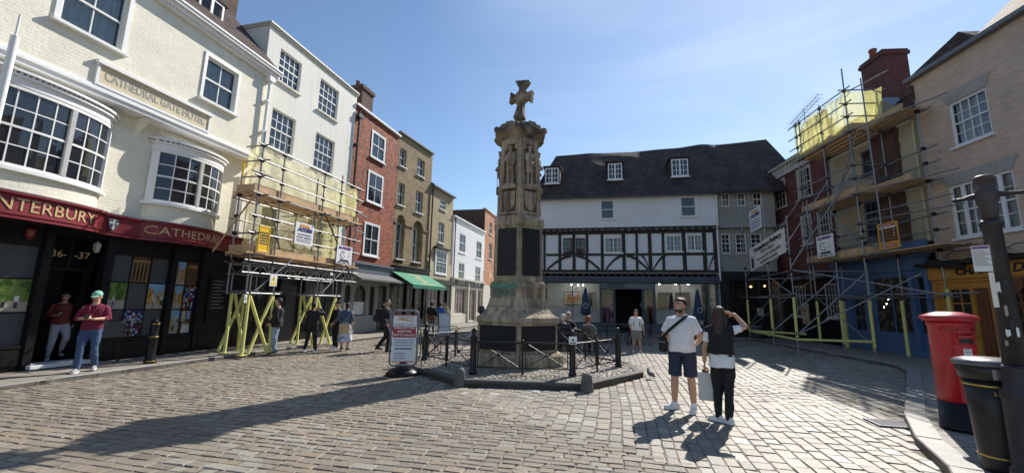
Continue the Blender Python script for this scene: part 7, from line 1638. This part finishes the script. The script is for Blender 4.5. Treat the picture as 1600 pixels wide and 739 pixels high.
# --- bicycle leaning by the railing
g_ = G(662, 568); bi = empty('bicycle', tuple(g_), R_(68), 'black bicycle leaning on the railing behind the guided tours sign', 'bicycle')
for x in (-.5, .5):
    o = MB(); n = 24
    for i in range(n): a, b = 2*math.pi*i/n, 2*math.pi*(i+1)/n; o.tube((x+.33*math.cos(a), 0, .34+.33*math.sin(a)), (x+.33*math.cos(b), 0, .34+.33*math.sin(b)), .014, 6, cap=False)
    for i in range(12): a = 2*math.pi*i/12; o.tube((x, 0, .34), (x+.32*math.cos(a), 0, .34+.32*math.sin(a)), .0025, 4)
    o.build('wheel', 'black_iron', bi)
o = MB(); B0, S0_, H0_ = (-.08, 0, .30), (-.2, 0, .80), (.36, 0, .80)
for a, b in ((B0, S0_), (S0_, H0_), (B0, (.38, 0, .72)), (B0, (-.5, 0, .34)), (S0_, (-.5, 0, .34)), (H0_, (.5, 0, .34)), (H0_, (.34, 0, .95)), (S0_, (-.22, 0, .9))): o.tube(a, b, .014, 6)
o.build('frame', 'black_iron', bi); o = MB(); o.tube((.34, -.25, .97), (.34, .25, .97), .012, 6); o.build('handlebar', 'steel_tube', bi); o = MB(); o.ball((-.24, 0, .92), .12, .06, .03); o.build('saddle', 'black_paint', bi)
# --- drain grating
g_ = G(1392, 663); dg_ = empty('drain_grate', (g_.x, g_.y, .006), R_(-14), 'iron drain grating in the setts by the right kerb', 'drain grate')
o = MB(); o.box(-.24, .24, -.2, -.17, 0, .02); o.box(-.24, .24, .17, .2, 0, .02); o.box(-.24, -.21, -.17, .17, 0, .02); o.box(.21, .24, -.17, .17, 0, .02)
for i in range(9): x = -.18+i*.045; o.box(x-.009, x+.009, -.17, .17, .0, .018)
o.build('grating', 'lead', dg_); o = MB(); o.box(-.21, .21, -.17, .17, -.01, .003); o.build('sump', 'sign_black', dg_)
# --- access cover in the pavement
g_ = G(1412, 700); 
# --- pigeon
g_ = G(1016, 592); pi_ = empty('pigeon', tuple(g_), R_(200), 'small dark pigeon standing on the setts right of the island', 'pigeon')
o = MB(); limb(o, [(0, .10, .10), (0, .03, .115), (0, -.04, .13), (0, -.065, .17), (0, -.07, .20)], [.018, .05, .045, .026, .022], 10); o.ball((0, -.075, .205), .022, .026, .022); limb(o, [(0, .1, .10), (0, .18, .075)], [.03, .012], 8); limb(o, [(0, -.095, .2), (0, -.115, .195)], [.007, .003], 6)
solidify(o, 'body', 'pigeon_grey', pi_, .006, 2); o = MB()
for u in (-1, 1): o.ball((u*.04, .03, .12), .014, .075, .035)
o.build('wing', 'cloth_grey', pi_)
for u in (-1, 1): o = MB(); o.tube((u*.02, .0, .08), (u*.02, -.005, .005), .004, 6); o.tube((u*.02, -.005, .005), (u*.02, -.035, .004), .004, 5); o.build('leg', 'lips', pi_)
# --- cafe furniture behind the memorial
def chair(loc, rz, label, mat='black_iron'):
    c = empty('cafe_chair', loc, rz, label, 'chair', 'black cafe chairs behind the memorial')
    o = MB(); o.bbox(-.21, .21, -.21, .21, .43, .455, .01); o.build('seat', mat, c)
    o = MB(); o.path([(-.2, .2, .45), (-.2, .25, .84), (.2, .25, .84), (.2, .2, .45)], .014, 8)
    for i in range(5): x = -.13+i*.065; o.tube((x, .2, .46), (x, .25, .83), .007, 5)
    o.build('backrest', mat, c)
    for sx in (-1, 1):
        for sy in (-1, 1): o = MB(); o.tube((sx*.19, sy*.19, .44), (sx*.21, sy*.22, 0), .012, 6); o.build('leg', mat, c)
    return c
def table(loc, label):
    c = empty('cafe_table', loc, 0, label, 'table', 'round black cafe tables behind the memorial'); o = MB(); o.lathe([(.35, .71), (.35, .735), (0, .735)], n=28); o.build('tabletop', 'black_iron', c); o = MB(); o.tube((0, 0, .02), (0, 0, .71), .03, 10); o.lathe([(.22, 0), (.2, .03), (.04, .05), (0, .05)], n=20); o.build('pedestal', 'black_iron', c); return c
def parasol(g, label, h=2.55, zb=1.2):
    c = empty('folded_parasol', g, 0, label, 'parasol', 'folded navy parasols outside the gallery'); o = MB(); o.tube((0, 0, 0), (0, 0, h), .02, 8); o.lathe([(.25, 0), (.25, .05), (.04, .09), (0, .09)], n=20); o.build('pole', 'black_iron', c)
    o = MB(); vs = []; n = 28; prof = [(.02, h+.02), (.06, h-.12), (.10, h-.4), (.15, h-.8), (.20, zb+.2), (.22, zb+.06), (.10, zb)]
    for r, z in prof:
        for i in range(n): a = 2*math.pi*i/n; k = r*(1+.22*math.cos(a*7)); vs.append((k*math.cos(a), k*math.sin(a), z+(.04*math.cos(a*7) if z < zb+.3 else 0)))
    o.add(vs, [(k*n+i, k*n+(i+1) % n, (k+1)*n+(i+1) % n, (k+1)*n+i) for k in range(len(prof)-1) for i in range(n)], True); cv = o.build('canopy', 'umbrella_navy', c)
    o = MB(); n = 16
    for i in range(n): a, b = 2*math.pi*i/n, 2*math.pi*(i+1)/n; f = lambda t: (-.04+.10*math.cos(t), -.245, zb+.45+.11*math.sin(t)); o.tube(f(a), f(b), .012, 4)
    o.build('ring_emblem', 'sign_white', cv); return c
def far_at(px, py_h, d):      # point on the ground seen in column px at forward distance d
    r_ = ray(px, 480); return Vector((r_.x/r_.y*d, d, 0))
q = far_at(915, 0, 20.0); parasol(tuple(q), 'folded navy parasol with a white ring in front of the left gallery window', zat(915, 449, q.x, q.y), zat(915, 492, q.x, q.y))
q = far_at(1091, 0, 19.2); parasol(tuple(q), 'folded navy parasol with a white ring in front of the right gallery window', zat(1091, 452, q.x, q.y), zat(1091, 500, q.x, q.y))
cz = 0.0
q = [far_at(948, 0, 18.4), far_at(985, 0, 18.0)]
chair(tuple(q[0]+Vector((-.55, .1, 0))), R_(100), 'black cafe chair at the left table before the gallery door'); chair(tuple(q[0]+Vector((.55, .2, 0))), R_(-80), 'black cafe chair between the two round cafe tables'); table(tuple(q[0]), 'round black cafe table left of the gallery door')
table(tuple(q[1]), 'round black cafe table behind the woman in a white shirt'); chair(tuple(q[1]+Vector((-.1, -.6, 0))), R_(170), 'black cafe chair with its back to the memorial, by the right table'); chair(tuple(q[1]+Vector((.62, .0, 0))), R_(-90), 'black cafe chair at the right side of the right cafe table')
# ================================================================== PEOPLE
def gp(px, py, z=0.0): v = G(px, py, z); return v.x, v.y, z
def fit(o, h): o.scale = (h/1.78,)*3
def facing(x, y, deg): return -math.atan2(x, y)+R_(deg)      # 0 = towards the camera, positive turns to their left (image right)
# man in white T-shirt
x, y, z = gp(1070, 641)
rt, K, s, H_, RH = person('man in white T-shirt and navy shorts with a black crossbody bag', x, y, z, facing(x, y, -12), 1.74,
    dict(ea=(-.29, .07, 1.15), wa=(-.17, .19, .98), eb=(.29, .07, 1.15), wb=(.13, .20, .98), ka=(-.125, -.03, .50), kb=(.125, -.02, .50), aa=(-.155, .02, .085), ab=(.15, -.03, .085), ta=-.9, tb=-.05, ha=(-.10, 0, .92), hb=(.10, 0, .92)),
    top='cloth_white', sleeve=.36, bottom='cloth_shorts', leg=.46, fat=1.08, belly=.045, look=R_(-22), near=True, topfat=.018, hands=(.7, .7), hdir=dict(a=(None, (0, .3, -1)), b=(None, (0, .3, -1))))
o = MB(); o.ball(H_((0, -.035, -.07)), .066*s, .062*s, .055*s, 16, 10, RH); o.ball(H_((0, .0, -.03)), .079*s, .06*s, .05*s, 16, 10, RH); solidify(o, 'beard', 'hair_brown', rt, .007, 2, .005, 40)
for k in 'ab':
    o = MB(); a_ = K['a'+k]; o.tube(a_+Vector((0, .0, -.03)), a_+Vector((0, 0, .06)), .043, 14, .047); o.build('sock', 'cloth_white', rt)
bg2 = empty('crossbody_bag', tuple(rt.location), rt.rotation_euler.z, 'small black crossbody bag on the hip of the man in white T-shirt', 'bag'); fit(bg2, 1.74)
o = MB(); o.bbox(-.335, -.20, -.17, -.06, .90, 1.14, .03); o.build('pouch', 'cloth_black', bg2); o = MB(); o.box(-.32, -.215, -.178, -.171, 1.06, 1.07); o.build('zip', 'steel_tube', bg2)
o = MB()
P = [(-.27, -.13, 1.13), (-.215, -.205, 1.18), (-.12, -.255, 1.27), (.0, -.22, 1.38), (.07, -.15, 1.445), (.10, -.06, 1.495), (.105, .02, 1.505), (.06, .12, 1.45), (-.1, .175, 1.3), (-.24, .13, 1.16), (-.30, -.02, 1.1)]
for a, b in zip(P, P[1:]):
    a, b = Vector(a), Vector(b); d = (b-a).normalized(); o.tube(a, b, .014, 6); 
    sdn = d.cross(Vector((0, 1, 0))).normalized()*.014
    o.tube(a+sdn, b+sdn, .010, 6); o.tube(a-sdn, b-sdn, .010, 6)
o.build('strap', 'cloth_black', bg2)
# woman seen from behind, hand raised
x, y, z = gp(1134, 660); fz = facing(x, y, 172)
rt, K, s, H_, RH = person('woman seen from behind in a black waistcoat and leggings, shading her eyes', x, y, z, fz, 1.61,
    dict(sa=(-.165, .01, 1.405), sb=(.165, .01, 1.395), ea=(-.35, -.10, 1.48), wa=(-.20, -.20, 1.66), eb=(.235, .03, 1.14), wb=(.265, -.05, .90), ka=(-.075, -.0, .50), kb=(.085, -.05, .50), aa=(-.06, .05, .085), ab=(.10, -.02, .085), ta=.9, tb=1.1),
    top='cloth_white', sleeve=.34, bottom='cloth_black', leg=1.0, fat=.98, near=True, hair='hair_brown', style='long', hands=(.25, .9), hdir=dict(a=((.75, -.1, .25), (.1, .6, -1))))
o = MB(); rg = []
for t, rx, ry in TORSO:
    if .10 <= t <= .95: c = K['pel']+(K['neck']-K['pel'])*t; g_q = .048 if t < .35 else .034; rg.append((c, rx*s*.98+g_q, ry*s*.98+g_q))
rings(o, rg, 22); 
for k in 'ab': limb(o, [K['neck']+(K['s'+k]-K['neck'])*.3+Vector((0, 0, -.01)), K['s'+k]], [.064, .070])
solidify(o, 'waistcoat', 'cloth_black', rt, .009, 3, .010, 8)
o = MB(); rg = [(K['pel']+Vector((0, 0, zq)), .188*s, .15*s) for zq in (-.12, -.02, .04)]; rings(o, rg, 24); solidify(o, 'shirt_hem', 'cloth_white', rt, .010, 3, .012, 9)
o = MB(); wv = K['wb']; o.tube(wv+Vector((0, 0, .03)), wv+Vector((0, 0, .05)), .036, 10); o.build('bracelet', 'brass', rt)
hb3 = rt.matrix_basis @ (K['wb']+Vector((.01, -.06, -.12)))
bgw = empty('paper_bag', (hb3.x, hb3.y, .25), fz, 'pale grey paper bag hanging from the hand of the woman seen from behind', 'bag')
o = MB(); o.bbox(-.10, .10, -.05, .05, 0, .40, .008); o.build('bag_body', 'parcel_kraft', bgw)
o = MB(); zt4 = hb3.z-.25+.03; o.path([(-.05, 0, .39), (-.02, 0, zt4), (.02, 0, zt4), (.05, 0, .39)], .004, 6); o.build('handle', 'parcel_kraft', bgw); o = MB(); o.bbox(-.05, .04, -.03, .03, .36, .44, .01); o.build('wrapped_item', 'brown_leather', bgw)
# man in rust sweater stepping out of the door
x, y, z = gp(84, 561, .172)
rt, K, s, H_, RH = person('bearded man in rust sweater and pale jeans looking at his phone in the doorway', x, y, z, facing(x, y, 8), 1.50,
    dict(ea=(-.27, .03, 1.17), wa=(-.17, -.20, 1.16), eb=(.26, .06, 1.16), wb=(.24, -.10, .98), ka=(-.11, -.05, .5), kb=(.12, -.20, .56), aa=(-.12, .03, .085), ab=(.12, .12, .17)),
    top='cloth_rust', sleeve=.92, bottom='jeans_grey', shoes='shoe_grey', fat=1.02, look=R_(-12), nod=R_(22), topfat=.012, hands=(1.0, .5), hdir=dict(a=((.5, -.5, .1), (.3, .2, 1))))
o = MB(); o.ball(H_((0, -.03, -.07)), .062*s, .06*s, .05*s, 14, 10, RH); solidify(o, 'beard', 'hair_dark', rt, .009, 1, .004, 40)
o = MB(); o.bbox(-.035, .035, -.006, .006, -.07, .07, .004); ph = o.build('phone', 'sign_black', None); tag(ph, 'black phone held by the bearded man in rust sweater', 'phone'); ph.location = rt.matrix_basis @ (K['wa']+Vector((.09, -.06, .05))); ph.rotation_euler = (R_(-50), 0, rt.rotation_euler.z)
# man in green cap
x, y, z = gp(131, 580, .08)
rt, K, s, H_, RH = person('man in pale green cap and maroon sweater with both hands on a phone', x, y, z, facing(x, y, -14), 1.61,
    dict(ea=(-.26, .0, 1.17), wa=(-.12, -.24, 1.17), eb=(.26, .0, 1.17), wb=(.08, -.25, 1.16), ka=(-.10, -.13, .52), kb=(.11, -.02, .5), aa=(-.09, -.16, .085), ab=(.12, .16, .11), ta=-.1, tb=.1),
    top='cloth_maroon', sleeve=.62, bottom='denim_blue', shoes='shoe_grey', fat=.98, look=R_(-8), nod=R_(20), hair='cap_green', style='cap', topfat=.010, hands=(.9, .9), hdir=dict(a=((.7, -.4, .1), (.2, .3, 1)), b=((-.7, -.4, .1), (-.2, .3, 1))))
o = MB(); o.ball(H_((0, .05, -.015)), .074*s, .05*s, .05*s); solidify(o, 'hair', 'hair_brown', rt, .009, 1)
o = MB(); limb(o, [H_((-.025, -.095, -.042)), H_((.025, -.095, -.042))], [.007, .007], 6); o.build('moustache', 'hair_brown', rt)
o = MB(); o.path([(a_*s, b_*s, c_*s) for a_, b_, c_ in ((-.07, -.03, 1.49), (-.06, -.135, 1.40), (0, -.165, 1.22), (.06, -.135, 1.40), (.07, -.03, 1.49))], .005, 5); o.build('lanyard', 'sign_red', rt)
o = MB(); o.bbox(-.035, .035, -.006, .006, -.07, .07, .004); ph = o.build('phone', 'sign_black', None); tag(ph, 'black phone held in both hands by the man in green cap', 'phone'); ph.location = rt.matrix_basis @ (Vector((-.02, -.34, 1.22))*1.61/1.78); ph.rotation_euler = (R_(-55), 0, rt.rotation_euler.z)
# folding menu easel behind them
q_ = FH.w(FH.hit(175, 520, .45)[0], .45, .08); es = empty('menu_easel', tuple(q_), FH.rz, 'black framed menu board on an easel behind the man in green cap', 'sign')
o = MB(); o.tube((-.2, 0, 0), (-.14, .05, 1.1), .014, 6); o.tube((.2, 0, 0), (.14, .05, 1.1), .014, 6); o.tube((0, .35, 0), (0, .07, 1.1), .014, 6); o.build('leg', 'black_iron', es); o = MB(); o.bbox(-.26, .26, -.03, .0, .55, .98, .008); bd = o.build('board', 'black_paint', es); o = MB(); o.quad((-.23, -.032, .58), (.23, -.032, .58), (.23, -.032, .95), (-.23, -.032, .95)); o.build('menu', 'frosted', bd)
# man standing by the scaffold
x, y, z = gp(427, 551, .03)
person('man in black jacket and light blue jeans standing beside the yellow scaffold legs', x, y, z, facing(x, y, -100), 1.60, dict(eb=(.22, .0, 1.16), wb=(.17, -.14, 1.0), ea=(-.22, .03, 1.15), wa=(-.18, -.12, .98)), top='cloth_black', sleeve=.98, bottom='denim_light', shoes='shoe_dark', fat=1.1, coat=.12, topfat=.03)
# person photographing, arms raised
x, y, z = gp(484, 549, .03)
rt, K, s, H_, RH = person('person all in black with white trainers, both hands raised to take a photo', x, y, z, facing(x, y, 150), 1.50, dict(ea=(-.30, -.12, 1.36), wa=(-.10, -.30, 1.50), eb=(.30, -.12, 1.36), wb=(.10, -.30, 1.50), ka=(-.14, -.02, .5), kb=(.14, -.02, .5), aa=(-.20, .02, .085), ab=(.20, .02, .085)), sleeve=.98, fat=1.08, coat=.08, topfat=.022, style='tail', hands=(.9, .9))
bk_ = empty('shoulder_bag', tuple(rt.location), rt.rotation_euler.z, 'black shoulder bag hanging at the side of the person taking a photo', 'bag'); fit(bk_, 1.5); o = MB(); o.bbox(.2, .34, -.12, .14, .70, 1.0, .03); o.build('pouch', 'cloth_black', bk_); o = MB(); o.path([(.27, 0, 1.0), (.2, .04, 1.42), (.0, .12, 1.36)], .012, 6); o.build('strap', 'cloth_black', bk_)
# pair on the right of the left scaffold
x, y, z = gp(523, 544, .03)
rt, K, s, H_, RH = person('person in black cap and body warmer beside the woman in a long skirt', x, y, z, facing(x, y, -70), 1.55, dict(eb=(.23, -.02, 1.15), wb=(.19, -.16, 1.0)), top='cloth_grey', sleeve=.98, bottom='cloth_black', fat=1.05, style='cap', hair='cloth_black', topfat=.01)
o = MB(); rg = [(K['pel']+(K['neck']-K['pel'])*t, rx*s+.045, ry*s+.045) for t, rx, ry in TORSO if -.1 <= t <= .93]; rings(o, rg, 20, math.atan2((K['sb']-K['sa']).y, (K['sb']-K['sa']).x)); solidify(o, 'body_warmer', 'cloth_black', rt, .012, 3, .01)
x, y, z = gp(538, 546, .03)
rt, K, s, H_, RH = person('woman in denim top and long printed skirt carrying a tan tote bag', x, y, z, facing(x, y, 160), 1.50, dict(ea=(-.22, .02, 1.14), wa=(-.2, -.12, 1.02), eb=(.24, .03, 1.15), wb=(.2, -.1, 1.0)), top='denim_blue', sleeve=.7, bottom=None, skirt=('print_skirt', .30), shoes='shoe_dark', style='tail', fat=1.02)
tb_ = empty('tote_bag', tuple(rt.location), rt.rotation_euler.z, 'tan canvas tote bag on the arm of the woman in a long skirt', 'bag'); fit(tb_, 1.5); o = MB(); o.bbox(-.20, .20, .15, .22, .62, .98, .02); solidify(o, 'pouch', 'tote', tb_, .012, 2, .01, 6); o = MB(); o.path([(-.1, .18, .97), (-.14, .1, 1.3), (-.14, .0, 1.44)], .01, 6); o.path([(.06, .18, .97), (-.1, .12, 1.3), (-.14, .02, 1.44)], .01, 6); o.build('strap', 'tote', tb_)
# walker with backpack
x, y, z = gp(600, 549)
rt, K, s, H_, RH = person('walker in black with a light hood trim and black backpack left of the tours sign', x, y, z, facing(x, y, 75), 1.68, dict(ka=(-.09, -.16, .52), aa=(-.09, -.12, .085), kb=(.09, -.0, .50), ab=(.09, .26, .14), ea=(-.22, .08, 1.16), wa=(-.22, -.06, .98), eb=(.22, .0, 1.15), wb=(.2, -.15, 1.0)), top='cloth_black', sleeve=.98, bottom='cloth_black', shoes='shoe_dark', coat=.1, topfat=.03, fat=1.06)
bp_ = empty('backpack', tuple(rt.location), rt.rotation_euler.z, 'black backpack on the walker left of the tours sign', 'backpack'); fit(bp_, 1.68); o = MB(); o.bbox(-.16, .16, .15, .36, .98, 1.44, .06); o.build('pack', 'cloth_black', bp_); o = MB(); o.bbox(-.12, .12, .362, .42, 1.02, 1.22, .02); o.build('pocket', 'cloth_navy', bp_)
o = MB(); limb(o, [(-.1, .02, 1.5), (0, .10, 1.5), (.1, .02, 1.5)], [.035, .045, .035]); o.build('collar', 'cloth_beige', rt)
# three people by the green awning
x, y, z = gp(673, 522)
rt, K, s, H_, RH = person('person in a black jacket with a brown shoulder bag under the green awning', x, y, z, facing(x, y, 170), 1.62, dict(ea=(-.24, -.04, 1.17), wa=(-.16, -.2, 1.05), eb=(.24, -.04, 1.17), wb=(.16, -.2, 1.05)), top='cloth_black', sleeve=.98, bottom='cloth_grey', coat=.12, topfat=.035, fat=1.12)
sb_ = empty('shoulder_bag', tuple(rt.location), rt.rotation_euler.z, 'brown leather bag low on the back of the person in a black jacket', 'bag'); fit(sb_, 1.62); o = MB(); o.bbox(-.2, .14, .19, .28, .82, 1.02, .02); o.build('pouch', 'brown_leather', sb_); o = MB(); o.path([(-.15, .2, 1.0), (.0, .2, 1.25), (.12, .1, 1.48)], .01, 6); o.build('strap', 'brown_leather', sb_)
x, y, z = gp(687, 516)
person('person in a bright blue jacket looking into the shop under the green awning', x, y, z, facing(x, y, 150), 1.58, dict(ea=(-.24, -.05, 1.17), wa=(-.14, -.22, 1.1)), top='cloth_blue', sleeve=.98, bottom='denim_blue', coat=.08, topfat=.03, hair='hair_brown')
x, y, z = gp(699, 512)
person('person in a beige jacket and dark trousers leaning forward right of the green awning', x, y, z, facing(x, y, -60), 1.66, dict(head=(0, -.33, 1.52), neck=(0, -.24, 1.42), sa=(-.18, -.2, 1.38), sb=(.18, -.2, 1.38), ea=(-.22, -.22, 1.1), wa=(-.2, -.34, .92), eb=(.22, -.22, 1.1), wb=(.2, -.34, .92)), top='cloth_beige', sleeve=.98, bottom='cloth_black', coat=.05, topfat=.03, nod=.3)
x, y, z = gp(744, 503)
person('distant person in dark coat and grey trousers left of the memorial', x, y, z, facing(x, y, 20), 1.6, None, top='cloth_black', sleeve=.98, bottom='cloth_grey', coat=.12, topfat=.03)
x, y, z = gp(752, 505)
person('distant person in navy padded jacket close to the memorial left side', x, y, z, facing(x, y, -40), 1.64, dict(ea=(-.25, -.08, 1.2), wa=(-.1, -.25, 1.2)), top='cloth_navy', sleeve=.98, bottom='cloth_black', coat=.12, topfat=.045)
# woman walking in white T-shirt and shorts
x, y, z = gp(995, 550)
person('woman in white T-shirt and grey green shorts walking right of the railing', x, y, z, facing(x, y, 12), 1.46, dict(ka=(-.12, -.05, .5), kb=(.13, -.03, .5), aa=(-.13, .06, .1), ab=(.15, -.06, .085), ea=(-.27, .0, 1.14), wa=(-.24, -.14, .96), eb=(.29, .04, 1.14), wb=(.32, -.02, .9)), top='cloth_white', sleeve=.4, bottom='cloth_greygreen', leg=.44, fat=1.28, topfat=.02, style='bun', look=R_(-30))
q_ = G(995, 550); cb_ = empty('small_backpack', (q_.x, q_.y, 0), facing(q_.x, q_.y, 12), 'small black rucksack with shoulder straps on the woman in grey green shorts', 'backpack'); fit(cb_, 1.46)
for u in (-1, 1): o = MB(); o.path([(u*.09, .10, 1.40), (u*.11, -.03, 1.415), (u*.115, -.16, 1.30), (u*.13, -.185, 1.1)], .016, 6); o.build('strap', 'cloth_black', cb_)
o = MB(); o.bbox(-.14, .14, .17, .28, 1.0, 1.36, .04); o.build('pack', 'cloth_black', cb_)
# seated group beyond the railing
SEAT = dict(head=(0, -.03, 1.20), neck=(0, .02, 1.03), pel=(0, .06, .50), sa=(-.172, .03, .945), sb=(.172, .03, .945), ea=(-.25, -.05, .72), eb=(.25, -.05, .72), wa=(-.15, -.27, .68), wb=(.15, -.27, .68), ha=(-.09, .03, .50), hb=(.09, .03, .50), ka=(-.11, -.40, .50), kb=(.11, -.40, .50), aa=(-.12, -.38, .085), ab=(.12, -.38, .085))
def seatpt(px, d): r_ = ray(px, 480); return r_.x/r_.y*d, d
x, y = seatpt(880, 14.4); chair((x, y, 0), facing(x, y, 175), 'black cafe chair carrying the white haired person in a purple navy top')
person('white haired seated person in a dark navy top with back to the camera', x, y, 0, facing(x, y, 175), 1.72, SEAT, top='cloth_navy', sleeve=.98, bottom='cloth_black', shoes='shoe_dark', hair='hair_white', fat=1.12, topfat=.03)
x, y = seatpt(888, 15.6); chair((x, y, 0), facing(x, y, 10), 'black cafe chair facing the camera behind the white haired pair')
rt, K, s, H_, RH = person('seated white haired man in sunglasses and black jacket facing the camera', x, y, 0, facing(x, y, 10), 1.80, {**SEAT}, top='cloth_black', sleeve=.98, bottom='cloth_navy', hair='hair_white', fat=1.1, topfat=.025, skin='skin_pale')
o = MB()
for u in (-1, 1): o.ball(H_((u*.03, -.10, .02)), .024*s, .008*s, .018*s, 12, 8, RH)
o.tube(H_((-.03, -.1, .026)), H_((.03, -.1, .026)), .004); o.build('sunglasses', 'sign_black', rt)
x, y = seatpt(919, 14.2); chair((x, y, 0), facing(x, y, 150), 'black cafe chair carrying the red haired person in grey')
person('red haired seated person in a grey green top with back to the camera', x, y, 0, facing(x, y, 160), 1.66, SEAT, top='cloth_sage', sleeve=.4, bottom='cloth_black', shoes='shoe_dark', hair='hair_red', fat=1.08, topfat=.02)
x, y = seatpt(903, 15.0); table((x, y, 0), 'round black cafe table between the seated group beyond the railing')
